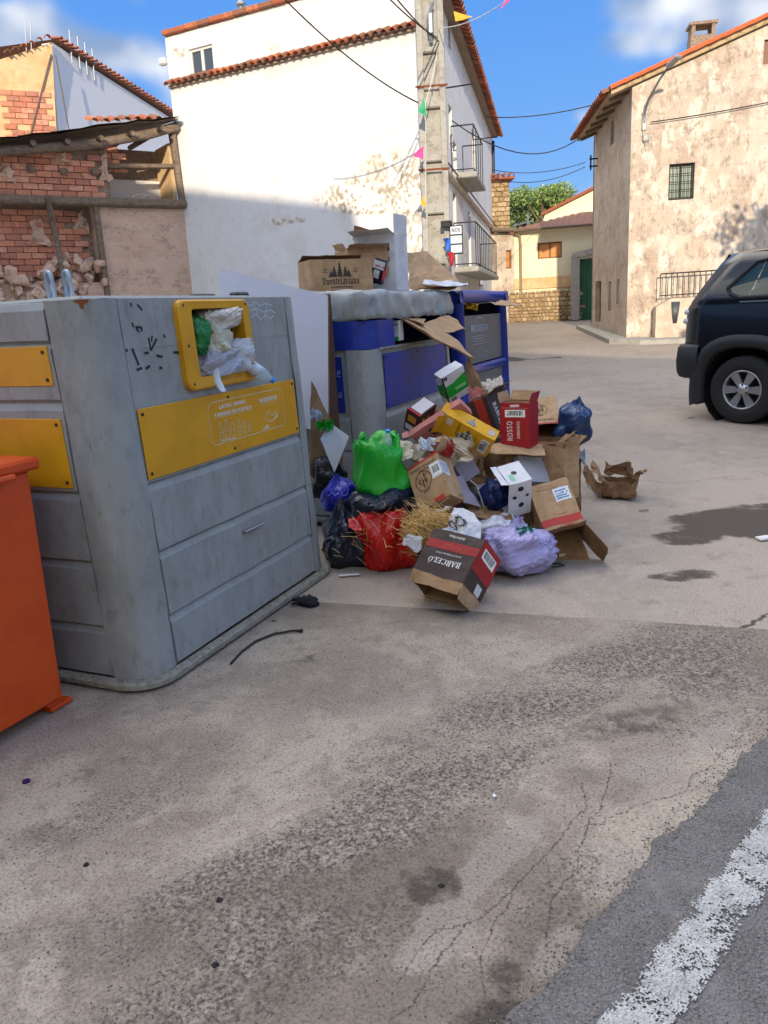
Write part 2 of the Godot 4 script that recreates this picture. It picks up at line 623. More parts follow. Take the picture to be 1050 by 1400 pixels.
func setting():
	# the big sheet: far slab, street and everything out to the horizon
	var x0 := -4.0
	var d0 := 3.4
	var wx := 12.0
	var hd := 12.0
	var im := canvas(2048, 2048, "ada08f")
	lay(im, noise(0.0025, 101, 0, 9, 0.7), "968b7d", 0.35, 0.75, 0.7)
	lay(im, noise(0.005, 102, 0, 8, 0.7), "bdb1a0", 0.5, 0.8, 0.5)
	lay(im, noise(0.02, 103, 0, 6, 0.72), "857a6d", 0.58, 0.85, 0.45)
	lay(im, noise(0.12, 104, 0, 4, 0.7), "72685d", 0.66, 0.9, 0.4)
	lay(im, noise(0.2, 105, 0, 3, 0.7), "c9bdac", 0.7, 0.92, 0.35)
	var stain := blobs(2048, 2048, x0, d0, wx, hd, 0.0, [[2.40, 5.42, 0.46, 0.42, 0.15, 0.8], [2.00, 5.13, 0.3, 0.2, 0.0, 0.6], [2.79, 5.64, 0.4, 0.35, 0.1, 0.6], [1.75, 4.42, 0.26, 0.13, 0.0, 0.75], [1.65, 4.68, 0.1, 0.05, 0.0, 0.5], [2.85, 5.24, 0.5, 0.5, 0.0, 0.7]])
	lay_edge(im, noise(0.02, 106, 0, 8, 0.7), "43392f", 0.34, 0.72, 0.85, stain, 0.8)
	var scuff := blobs(2048, 2048, x0, d0, wx, hd, 0.12, [[1.2, 8.0, 3.5, 0.7, 0.2, 0.3], [3.2, 10.5, 3.0, 1.0, 0.1, 0.3], [0.9, 4.6, 0.9, 0.3, 0.2, 0.25]])
	lay_edge(im, noise(0.012, 107, 0, 5), "8b837a", 0.3, 0.7, 0.55, scuff, 0.8)
	var dark := Color("4a4138")
	crack(im, [Vector2(0.980, 6.209), Vector2(1.706, 6.738), Vector2(2.090, 6.842), Vector2(2.496, 6.620), Vector2(3.121, 6.750)], x0, d0, wx, hd, 1, dark)
	crack(im, [Vector2(1.447, 3.665), Vector2(1.670, 3.589), Vector2(1.821, 3.681), Vector2(1.943, 3.782), Vector2(2.138, 3.943)], x0, d0, wx, hd, 3, dark, 4.0)
	M.street = textured(im, 0.9, 0.0, relief(noise(0.4, 108, 0, 2), 1024), 0.12)
	var fine := canvas(1024, 1024, "808080")
	lay(fine, noise(0.09, 109, 0, 3), "5a5a5a", 0.5, 0.85, 0.8)
	lay(fine, noise(0.16, 110, 0, 2), "b4b4b4", 0.55, 0.85, 0.7)
	var st := SurfaceTool.new()
	st.begin(Mesh.PRIMITIVE_TRIANGLES)
	var xs := [-300.0, -60.0, -20.0, -8.0, -4.0, 0.0, 4.0, 8.0, 14.0, 30.0, 80.0, 300.0]
	var ds := [-120.0, -30.0, -8.0, 0.0, 3.0, 4.0, 4.6, 5.0, 5.3, 5.6, 6.0, 6.5, 7.0, 8.0, 10.0, 14.0, 20.0, 26.0, 30.0, 40.0, 60.0, 100.0, 300.0]
	for i in xs.size() - 1:
		for j in ds.size() - 1:
			for e in [[0, 0], [0, 1], [1, 1], [0, 0], [1, 1], [1, 0]]:
				var x: float = xs[i + e[0]]
				var d: float = ds[j + e[1]]
				st.set_uv(Vector2((x - x0) / wx, (d - d0) / hd))
				st.set_uv2(Vector2(x, d) / 0.9)
				st.add_vertex(Vector3(x, gyd(d) - 0.006, -d))
	st.generate_normals()
	var o := MeshInstance3D.new()
	o.mesh = st.commit()
	o.mesh.surface_set_material(0, M.street)
	o.name = "ground"
	o.set_meta("kind", "structure")
	add_child(o)
	near_slab()
	road()
	far_land()


func near_slab():
	var x0 := -2.2
	var d0 := 0.9
	var wx := 6.0
	var hd := 3.6
	var w := 2048
	var h := 1232
	var im := canvas(w, h, "aea28f")
	lay(im, noise(0.003, 111, 0, 9, 0.7), "857869", 0.35, 0.75, 0.75)
	lay(im, noise(0.006, 112, 0, 8, 0.7), "b5a897", 0.5, 0.8, 0.5)
	lay(im, noise(0.02, 119, 0, 7, 0.72), "857a6d", 0.52, 0.8, 0.55)
	# where the skin of the slab has worn off, the stones show
	var worn := blobs(w, h, x0, d0, wx, hd, 0.31, [[-0.47, 1.95, 0.75, 0.22, 0.5, 0.4], [-0.06, 2.21, 0.8, 0.25, 0.5, 0.42], [0.30, 2.71, 0.8, 0.3, 0.4, 0.42], [0.84, 3.15, 0.9, 0.3, 0.3, 0.38], [1.37, 3.47, 0.7, 0.35, 0.3, 0.45], [-0.20, 1.71, 0.5, 0.15, 0.6, 0.5], [-0.99, 2.37, 0.4, 0.15, 0.6, 0.4], [0.42, 1.85, 0.1, 0.35, -0.7, 0.5], [1.31, 2.90, 0.6, 0.25, 0.6, 0.5], [-0.55, 1.58, 0.6, 0.15, 0.6, 0.5], [0.07, 1.58, 0.2, 0.1, 0.6, 0.3]])
	var smooth_ := blobs(w, h, x0, d0, wx, hd, 0.0, [[0.34, 2.11, 0.2, 0.1, 0.75, 0.8], [0.18, 1.93, 0.22, 0.07, 0.75, 0.8], [0.89, 2.46, 0.16, 0.1, 0.6, 0.8], [0.38, 1.67, 0.14, 0.07, 0.8, 0.7], [0.63, 1.95, 0.16, 0.08, 0.8, 0.7], [1.21, 2.68, 0.3, 0.07, 0.78, 0.6], [0.09, 1.74, 0.2, 0.1, 0.8, 0.7], [0.00, 3.04, 0.45, 0.12, 0.35, 0.5]])
	lay_edge(im, noise(0.012, 113, 0, 7, 0.7), "94897b", 0.4, 0.75, 0.6, worn, 0.7)
	lay_edge(im, noise(0.025, 114, 0, 6, 0.75), "776d61", 0.7, 1.05, 0.6, worn, 1.3)
	lay_edge(im, noise(0.07, 115, 0, 5, 0.75), "574e45", 0.9, 1.12, 0.65, worn, 1.6)
	lay_edge(im, noise(0.15, 126, 0, 3, 0.7), "352e28", 1.0, 1.14, 0.8, worn, 1.7)
	lay_edge(im, noise(0.05, 116, 0, 5, 0.75), "b9ad9c", 0.88, 1.15, 0.35, worn, 1.5)
	lay_edge(im, noise(0.13, 127, 0, 3, 0.7), "c6baa9", 1.02, 1.2, 0.35, worn, 1.7)
	lay(im, noise(0.08, 117, 0, 5, 0.75), "70665a", 0.6, 0.85, 0.5)
	lay(im, noise(0.2, 118, 0, 3, 0.7), "4f463d", 0.74, 0.92, 0.6)
	lay(im, noise(0.14, 130, 0, 4, 0.75), "cdc1b0", 0.68, 0.9, 0.45)
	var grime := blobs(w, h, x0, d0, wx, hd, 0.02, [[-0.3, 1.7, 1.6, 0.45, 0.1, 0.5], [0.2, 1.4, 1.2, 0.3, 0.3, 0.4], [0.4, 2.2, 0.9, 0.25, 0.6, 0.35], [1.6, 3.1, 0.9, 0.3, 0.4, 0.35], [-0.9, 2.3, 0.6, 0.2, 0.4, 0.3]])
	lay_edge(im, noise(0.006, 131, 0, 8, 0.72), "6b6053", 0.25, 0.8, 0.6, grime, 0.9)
	lay_edge(im, noise(0.012, 120, 0, 7, 0.7), "a0968a", 0.4, 0.6, 0.6, smooth_, 0.7)
	var oily := blobs(w, h, x0, d0, wx, hd, 0.0, [[0.94, 2.79, 0.4, 0.14, 0.3, 0.6], [0.10, 1.92, 0.1, 0.08, 0.3, 0.7], [0.08, 2.00, 0.25, 0.09, 0.75, 0.5], [0.24, 1.61, 0.07, 0.06, 0.3, 0.75], [0.20, 1.49, 0.1, 0.04, 0.5, 0.8], [-0.41, 3.52, 0.2, 0.07, 0.4, 0.45], [1.33, 3.09, 0.3, 0.15, 0.4, 0.4], [-1.20, 2.61, 0.3, 0.08, 0.6, 0.35], [0.15, 1.49, 0.12, 0.05, 0.6, 0.6]])
	lay_edge(im, noise(0.025, 121, 0, 7, 0.72), "3f372f", 0.35, 1.0, 0.75, oily, 1.0)
	var dark := Color("3d362f")
	crack(im, [Vector2(-0.054, 1.495), Vector2(0.017, 1.541), Vector2(0.080, 1.669), Vector2(0.167, 1.775), Vector2(0.281, 1.876), Vector2(0.388, 2.004), Vector2(0.504, 2.129), Vector2(0.609, 2.271), Vector2(0.616, 2.395)], x0, d0, wx, hd, 1, dark)
	crack(im, [Vector2(0.352, 1.675), Vector2(0.409, 1.852), Vector2(0.508, 1.963), Vector2(0.580, 2.159), Vector2(0.702, 2.344), Vector2(0.765, 2.517)], x0, d0, wx, hd, 1, dark)
	crack(im, [Vector2(0.259, 2.566), Vector2(0.040, 2.447), Vector2(-0.308, 2.310), Vector2(-0.506, 2.176), Vector2(-0.669, 1.990), Vector2(-0.924, 1.864), Vector2(-1.116, 1.837)], x0, d0, wx, hd, 1, Color("675d53"))
	crack(im, [Vector2(0.301, 1.874), Vector2(0.194, 1.686), Vector2(0.170, 1.574), Vector2(0.217, 1.479)], x0, d0, wx, hd, 1, dark)
	crack(im, [Vector2(0.168, 1.782), Vector2(0.088, 1.767), Vector2(0.005, 1.651), Vector2(-0.034, 1.598)], x0, d0, wx, hd, 1, dark)
	crack(im, [Vector2(0.580, 2.159), Vector2(0.715, 2.222), Vector2(0.942, 2.323), Vector2(1.244, 2.620), Vector2(1.503, 2.875)], x0, d0, wx, hd, 1, dark, 5.0)
	crack(im, [Vector2(0.737, 2.075), Vector2(0.736, 2.009), Vector2(0.674, 1.950), Vector2(0.595, 1.896)], x0, d0, wx, hd, 1, dark)
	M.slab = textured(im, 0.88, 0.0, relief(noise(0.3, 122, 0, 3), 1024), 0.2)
	var fine := canvas(1024, 1024, "ffffff")
	lay(fine, noise(0.06, 123, 0, 5, 0.75), "c2bcb4", 0.4, 0.8, 0.8)
	lay(fine, noise(0.15, 124, 0, 3, 0.7), "8a847c", 0.72, 0.92, 0.45)
	M.slab.detail_enabled = true
	M.slab.detail_blend_mode = BaseMaterial3D.BLEND_MODE_MUL
	M.slab.detail_albedo = tex(fine)
	M.slab.detail_uv_layer = BaseMaterial3D.DETAIL_UV_2
	M.street.detail_enabled = true
	M.street.detail_blend_mode = BaseMaterial3D.BLEND_MODE_MUL
	M.street.detail_albedo = M.slab.detail_albedo
	M.street.detail_uv_layer = BaseMaterial3D.DETAIL_UV_2
	# a slab of its own, with a broken edge along the joint
	var st := SurfaceTool.new()
	st.begin(Mesh.PRIMITIVE_TRIANGLES)
	var e := noise(3.0, 125)
	var n := 160
	for i in n:
		var xa := -12.0 + 24.0 * i / n
		var xb := -12.0 + 24.0 * (i + 1) / n
		var da := near_x(xa) + 0.012 * e.get_noise_1d(xa)
		var db := near_x(xb) + 0.012 * e.get_noise_1d(xb)
		for k in 8:
			var q := []
			for v in [[xa, lerpf(-6.0, da, k / 8.0)], [xb, lerpf(-6.0, db, k / 8.0)], [xb, lerpf(-6.0, db, (k + 1) / 8.0)], [xa, lerpf(-6.0, da, (k + 1) / 8.0)]]:
				q.append(Vector3(v[0], 0, -v[1]))
			for v in [0, 2, 1, 0, 3, 2]:
				st.set_uv(Vector2((q[v].x - x0) / wx, (-q[v].z - d0) / hd))
				st.set_uv2(Vector2(q[v].x, q[v].z) / 0.9)
				st.add_vertex(q[v])
		for v in [Vector3(xa, 0, -da), Vector3(xb, -0.02, -db), Vector3(xb, 0, -db), Vector3(xa, 0, -da), Vector3(xa, -0.02, -da), Vector3(xb, -0.02, -db)]:
			st.set_uv(Vector2((v.x - x0) / wx, 0.5))
			st.set_uv2(Vector2(v.x, v.z))
			st.add_vertex(v)
	st.generate_normals()
	var o := MeshInstance3D.new()
	o.mesh = st.commit()
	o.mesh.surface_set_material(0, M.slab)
	o.name = "pavement"
	o.set_meta("kind", "structure")
	add_child(o)


func road():
	# asphalt carriageway with a broken edge and a worn white line; along = (0.705, 0.709), across = (0.709, -0.705) in x, depth
	var im := canvas(1024, 1024, "7f7a75")
	lay(im, noise(0.006, 131, 0, 4), "716c67", 0.4, 0.75, 0.7)
	lay(im, noise(0.06, 132, 0, 5, 0.75), "56524e", 0.55, 0.85, 0.75)
	lay(im, noise(0.08, 133, 0, 2), "9a948d", 0.6, 0.85, 0.6)
	lay(im, noise(0.2, 134, 0, 2), "423e3b", 0.68, 0.9, 0.7)
	lay(im, noise(0.25, 135, 0, 2), "b4aea6", 0.72, 0.92, 0.5)
	var bump := relief(noise(0.1, 132, 0, 3), 1024)
	M.asphalt = textured(im, 0.92, 0.0, bump, 1.5)
	var pim := canvas(1024, 1024, "cbc9c2")
	lay(pim, noise(0.01, 136, 0, 4), "aeaca7", 0.45, 0.8, 0.6)
	lay(pim, noise(0.06, 137, 0, 2), "8e8b86", 0.6, 0.85, 0.5)
	M.paint = textured(pim, 0.85, 0.0, bump, 1.5)
	var e := noise(1.6, 138, 0, 5)
	var al := Vector3(0.705, 0, -0.709)
	var ac := Vector3(0.709, 0, 0.705)
	var org := Vector3(0.216, 0.004, -1.469)
	var n := 500
	var rows := []
	for i in n + 1:
		var t := -6.0 + 14.0 * i / n
		var a := 0.05 * e.get_noise_1d(t) + 0.03 * e.get_noise_1d(t * 5.0 + 40)
		var row := []
		for k in [0.0, 0.004, 0.012, 0.3, 1.0, 3.0, 6.0]:
			var y: float = [-0.004, 0.006, 0.008, 0.008, 0.01, 0.012, 0.01][row.size()]
			row.append(org + al * t + ac * ((a if k < 0.1 else 0.0) + k) + Vector3(0, y, 0))
		rows.append(row)
	var st := SurfaceTool.new()
	st.begin(Mesh.PRIMITIVE_TRIANGLES)
	for i in n:
		for k in 6:
			for v in [[0, 0], [0, 1], [1, 1], [0, 0], [1, 1], [1, 0]]:
				var p: Vector3 = rows[i + v[0]][k + v[1]]
				st.set_uv(Vector2(p.x, p.z) / 1.3)
				st.add_vertex(p)
	st.generate_normals()
	var o := MeshInstance3D.new()
	o.mesh = st.commit()
	o.mesh.surface_set_material(0, M.asphalt)
	o.name = "road"
	o.set_meta("kind", "structure")
	add_child(o)
	# the line: what is left of it, many flakes of paint
	var mb := SurfaceTool.new()
	mb.begin(Mesh.PRIMITIVE_TRIANGLES)
	var f1 := noise(1.0, 139, 0, 3)
	var s := 0.004
	var c0 := 0.232
	var half := 0.058
	for i in 900:
		var t := -0.9 + i * s
		for k in int(half * 2 / s) + 6:
			var a := c0 - half - 0.012 + k * s
			var edge := minf(a - (c0 - half), c0 + half - a)
			var v := 0.8 * f1.get_noise_2d(t * 110, a * 110) + 0.9 * f1.get_noise_2d(t * 7, a * 7 + 50) + 0.5 * f1.get_noise_2d(t * 30, a * 30 + 9) + clampf(edge * 30.0, -0.6, 0.36)
			if v < 0.02: continue
			var q := []
			for c in [[t, a], [t + s, a], [t + s, a + s], [t, a + s]]:
				q.append(org + al * (c[0] + 0.0016 * f1.get_noise_2d(c[0] * 700, c[1] * 700)) + ac * (c[1] + 0.0016 * f1.get_noise_2d(c[1] * 700, c[0] * 700)) + Vector3(0, 0.0135, 0))
			for w in [0, 1, 2, 0, 2, 3]:
				mb.set_uv(Vector2(q[w].x, q[w].z) / 1.3)
				mb.add_vertex(q[w])
	mb.generate_normals()
	o = MeshInstance3D.new()
	o.mesh = mb.commit()
	o.mesh.surface_set_material(0, M.paint)
	o.name = "road_marking"
	o.set_meta("kind", "structure")
	add_child(o)
	# crumbs of asphalt and grit along the broken edge and over the worn concrete
	var bit := MB.new()
	bit.crumple(0.4, 1.3, 2)
	bit.bev(Vector3.ZERO, Vector3(1.2, 0.7, 1), 0.35)
	var gm := mat(Color.WHITE, 0.95)
	gm.vertex_color_use_as_albedo = true
	var mm := MultiMesh.new()
	mm.transform_format = MultiMesh.TRANSFORM_3D
	mm.use_colors = true
	mm.mesh = bit.mesh(gm)
	mm.instance_count = 13000
	var r := RandomNumberGenerator.new()
	r.seed = 5
	for i in 13000:
		var p: Vector3
		var g := r.randf_range(0.0015, 0.004)
		var c := r.randf_range(0.05, 0.16)
		if i < 2600:
			p = org + al * r.randf_range(-1.0, 4.0) + ac * (r.randfn(0.0, 0.03) - 0.005)
			g = r.randf_range(0.0015, 0.005)
			c = r.randf_range(0.08, 0.24)
		else:
			p = Vector3(r.randf_range(-1.6, 2.2), 0, -(1.3 + 2.6 * pow(r.randf(), 1.4)))
			g = r.randf_range(0.0012, 0.0042)
			if r.randf() < 0.5: c = r.randf_range(0.2, 0.45)
		var over := ac.dot(p - org) > 0
		mm.set_instance_transform(i, Transform3D(Basis.from_euler(Vector3(r.randf() * TAU, r.randf() * TAU, 0)).scaled(Vector3.ONE * g), Vector3(p.x, (0.0125 if over else 0.001) + g * 0.2, p.z)))
		mm.set_instance_color(i, Color(c, c * 0.95, c * 0.88))
	var mi := MultiMeshInstance3D.new()
	mi.multimesh = mm
	mi.name = "grit"
	mi.set_meta("kind", "stuff")
	tag(mi, "loose dark grit and asphalt crumbs scattered over the worn paving", "grit")
	add_child(mi)


func leaves(count: int, sz: float, blobs_: Array, cols: Array, sd: int) -> MultiMesh:
	var mb := MB.new()
	mb.quad(Vector3(-0.5, 0, 0), Vector3(0, -0.28, 0.06), Vector3(0.5, 0, 0), Vector3(0, 0.28, 0.06))
	var mm := MultiMesh.new()
	mm.transform_format = MultiMesh.TRANSFORM_3D
	mm.use_colors = true
	mm.mesh = mb.mesh(M.leaf)
	mm.instance_count = count
	var r := RandomNumberGenerator.new()
	r.seed = sd
	for i in count:
		var b: Array = blobs_[r.randi() % blobs_.size()]
		var d := Vector3(r.randfn(), r.randfn(), r.randfn()).normalized() * pow(r.randf(), 0.42)
		var p: Vector3 = b[0] + d * Vector3(b[1], b[2], b[1])
		mm.set_instance_transform(i, Transform3D(Basis.from_euler(Vector3(r.randf() * TAU, r.randf() * TAU, r.randf() * TAU)).scaled(Vector3.ONE * sz * r.randf_range(0.6, 1.4)), p))
		var c: Color = lin(cols[r.randi() % cols.size()])
		mm.set_instance_color(i, c * r.randf_range(0.75, 1.25))
	return mm


func tree(called, label, at: Vector3, height: float, rad: float, count: int, sz: float, cols: Array, sd: int, group := ""):
	var r := RandomNumberGenerator.new()
	r.seed = sd
	var t := thing(called, label, "tree", at, group)
	var mb := MB.new(true)
	var bl := []
	mb.tube([Vector3(0, -0.3, 0), Vector3(0.1, height * 0.3, 0), Vector3(-0.05, height * 0.65, 0.1), Vector3(0, height * 0.9, 0)], rad * 0.09, 8, true, 0.25)
	for k in 16:
		var a := r.randf() * TAU
		var y := r.randf_range(0.3, 0.95)
		var q := Vector3(cos(a), 0, sin(a)) * rad * r.randf_range(0.15, 0.75) * (1.2 - absf(y - 0.55)) + Vector3(0, height * y, 0)
		mb.tube([Vector3(0, height * y * 0.7, 0), q], rad * 0.03, 5, true, 0.3)
		bl.append([q, rad * r.randf_range(0.22, 0.42), rad * r.randf_range(0.2, 0.36)])
	part("trunk", mb, M.bark, t)
	var c := MultiMeshInstance3D.new()
	c.multimesh = leaves(count, sz, bl, cols, sd + 1)
	c.name = "crown"
	c.set_meta("kind", "stuff")
	t.add_child(c)
	return t


func far_land():
	# wooded hill behind the houses on the right
	var st := MB.new(true)
	var n := noise(0.05, 141)
	var rows := []
	for j in 14:
		var row := []
		for i in 40:
			var x := -60.0 + 220.0 * i / 39
			var d := 75.0 + 8.0 * j
			var y := gyd(d) - 1.0 + 15.0 * (1.0 - absf(j - 7) / 7.0) * smoothstep(0.0, 60.0, x) + 3.0 * n.get_noise_2d(x, d)
			row.append(Vector3(x, y, -d))
		rows.append(row)
	st.surf(rows, false)
	ground_piece("hill", st, mat("55663a", 0.95))
	var r := RandomNumberGenerator.new()
	r.seed = 9
	var bl := []
	for i in 260:
		var x := r.randf_range(6, 110)
		var j := r.randf_range(1, 7)
		var d := 75.0 + 8.0 * j
		bl.append([Vector3(x, gyd(d) + 15.0 * j / 7.0 * smoothstep(0.0, 60.0, x), -d), r.randf_range(1.4, 2.6), r.randf_range(1.4, 2.6)])
	var mi := MultiMeshInstance3D.new()
	mi.multimesh = leaves(26000, 0.5, bl, ["5f7a3a", "7f9448", "48622f", "6c7f4a"], 142)
	mi.name = "hill_wood"
	mi.set_meta("kind", "stuff")
	tag(mi, "dense green wood covering the hill behind the houses", "wood")
	add_child(mi)
	var cols := ["8ea355", "7a9249", "9cb066", "637d42"]
	tree("poplar_tree", "broad sunlit green tree rising behind the yellow house, tallest of the three", Vector3(12.065, 1.804, -58.000), 7.6, 3.2, 16000, 0.2, cols, 151, "trees behind the yellow house")
	tree("poplar_tree", "pale feathery green tree to the left of the tallest tree, behind the stone tower", Vector3(10.893, 2.028, -60.000), 7.8, 3.2, 14000, 0.22, ["8c9c66", "7d8f58", "728450"], 161, "trees behind the yellow house")
	tree("poplar_tree", "smaller rounded green tree just right of the tallest tree, above the roof slope", Vector3(14.320, 2.023, -62.000), 6.6, 2.8, 12000, 0.2, cols, 171, "trees behind the yellow house")


func half_tile(len: float, r: float, m: Material) -> ArrayMesh:      # a curved roof tile, hump up, running along z
	var mb := MB.new()
	var t := 0.012
	for k in 6:
		var a := PI * k / 6
		var b := PI * (k + 1) / 6
		var o := [Vector3(cos(a) * r, sin(a) * r, 0), Vector3(cos(b) * r, sin(b) * r, 0)]
		var i := [Vector3(cos(a) * (r - t), sin(a) * (r - t), 0), Vector3(cos(b) * (r - t), sin(b) * (r - t), 0)]
		var f := Vector3(0, 0, len / 2)
		mb.quad(o[0] - f, o[0] + f, o[1] + f, o[1] - f)
		mb.quad(i[0] + f, i[0] - f, i[1] - f, i[1] + f)
		mb.quad(o[0] + f, i[0] + f, i[1] + f, o[1] + f)
	return mb.mesh(m)


func tile_row(parent: Node3D, a: Vector3, b: Vector3, out: Vector3, step: float, len: float, r: float, slope: float, sd: int):
	var meshes := []
	for m in M.tile: meshes.append(half_tile(len, r, m))
	var q := RandomNumberGenerator.new()
	q.seed = sd
	var n := int(a.distance_to(b) / step)
	for i in n:
		var o := node("roof_tile", meshes[q.randi() % 4], parent)
		var z := (out.normalized() + Vector3(0, -slope, 0)).normalized()
		var x := Vector3.UP.cross(z).normalized()
		o.transform = Transform3D(Basis(x, z.cross(x), z).rotated(Vector3.UP, q.randf_range(-0.04, 0.04)), a.lerp(b, (i + 0.5) / n) + Vector3(0, q.randf_range(-0.008, 0.008), 0))


func bricks(parent: Node3D, xf: Transform3D, x0: float, y0: float, x1: float, y1: float, bl: float, bh: float, sd: int, missing := 0.0, limit := 200):
	var q := RandomNumberGenerator.new()
	q.seed = sd
	var meshes := []
	for m in M.brick:
		for v in 2:
			var mb := MB.new()
			mb.crumple(0.01, 6.0, sd + v)
			mb.bev(Vector3.ZERO, Vector3(bl - 0.009, bh - 0.009, 0.07), 0.005)
			meshes.append(mb.mesh(m))
	var row := 0
	var y := y0
	var n := 0
	while y + bh <= y1 + 0.02:
		var x := x0 - (bl * 0.5 if row % 2 else 0.0)
		while x + bl <= x1 + 0.02 and n < limit:
			if q.randf() >= missing and x + bl * 0.5 > x0:
				var o := node("brick", meshes[q.randi() % meshes.size()], parent)
				o.transform = xf * Transform3D(Basis(Vector3(0, 0, 1), q.randf_range(-0.01, 0.01)), Vector3(x + bl / 2, y + bh / 2, q.randf_range(-0.008, 0.008)))
				n += 1
			x += bl
		y += bh
		row += 1


# a window set into a wall: frame, panes and sill in the wall's own axes, centred on c
func window(parent: Node3D, called: String, xf: Transform3D, c: Vector2, w: float, h: float, deep: float, fm: Material, gm: Material, leafs := 2):
	var t := 0.05
	var mb2 := MB.new()
	mb2.xf = xf
	for s in [-1, 1]:
		mb2.box(Vector3(c.x + s * (w / 2 - t / 2), c.y, -deep), Vector3(t, h, 0.05))
		mb2.box(Vector3(c.x, c.y + s * (h / 2 - t / 2), -deep), Vector3(w - 2 * t, t, 0.05))
	for k in range(1, leafs):
		mb2.box(Vector3(c.x - w / 2 + w * k / leafs, c.y, -deep), Vector3(t * 1.3, h - 2 * t, 0.045))
	var f := part(called, mb2, fm, parent)
	for k in leafs:
		var g := MB.new()
		g.xf = xf
		g.box(Vector3(c.x - w / 2 + w * (k + 0.5) / leafs, c.y, -deep - 0.005), Vector3(w / leafs - t, h - 1.6 * t, 0.012))
		part("pane", g, gm, f)
	return f


# a wall with rectangular openings [x0, y0, x1, y1]; its outline is a rectangle
func holed(mb: MB, x0: float, y0: float, x1: float, y1: float, holes: Array, deep: float, uv := Rect2()):
	var xs := [x0, x1]
	var ys := [y0, y1]
	for h in holes:
		xs.append_array([h[0], h[2]])
		ys.append_array([h[1], h[3]])
	xs.sort(); ys.sort()
	for i in xs.size() - 1:
		for j in ys.size() - 1:
			if xs[i + 1] - xs[i] < 0.001 or ys[j + 1] - ys[j] < 0.001: continue
			var c := Vector2((xs[i] + xs[i + 1]) / 2, (ys[j] + ys[j + 1]) / 2)
			var open := false
			for h in holes:
				if c.x > h[0] and c.x < h[2] and c.y > h[1] and c.y < h[3]: open = true
			if open: continue
			var r := Rect2((xs[i] - x0) / (x1 - x0), (y1 - ys[j + 1]) / (y1 - y0), (xs[i + 1] - xs[i]) / (x1 - x0), (ys[j + 1] - ys[j]) / (y1 - y0))
			mb.uquad(Vector3(xs[i], ys[j], 0), Vector3(xs[i + 1], ys[j], 0), Vector3(xs[i + 1], ys[j + 1], 0), Vector3(xs[i], ys[j + 1], 0), r)
	for h in holes:
		var k := [Vector3(h[0], h[1], 0), Vector3(h[2], h[1], 0), Vector3(h[2], h[3], 0), Vector3(h[0], h[3], 0)]
		for i in 4:
			var b: Vector3 = k[(i + 1) % 4]
			mb.uquad(k[i], b, b - Vector3(0, 0, deep), k[i] - Vector3(0, 0, deep), Rect2(0.3, 0.3, 0.02, 0.02))


func railing(parent: Node3D, xf: Transform3D, pts: Array, h: float, step: float, r: float):
	var mb := MB.new()
	mb.xf = xf
	mb.tube(pts.map(func(p): return p + Vector3(0, h, 0)), r * 1.6, 6)
	mb.tube(pts.map(func(p): return p + Vector3(0, 0.06, 0)), r * 1.3, 6)
	part("rail", mb, M.iron, parent)
	for i in pts.size() - 1:
		var n := maxi(1, int(pts[i].distance_to(pts[i + 1]) / step))
		for k in n + 1:
			if i > 0 and k == 0: continue
			var b := MB.new()
			b.xf = xf
			var p: Vector3 = pts[i].lerp(pts[i + 1], float(k) / n)
			b.tube([p, p + Vector3(0, h, 0)], r, 5)
			part("bar", b, M.iron, parent)


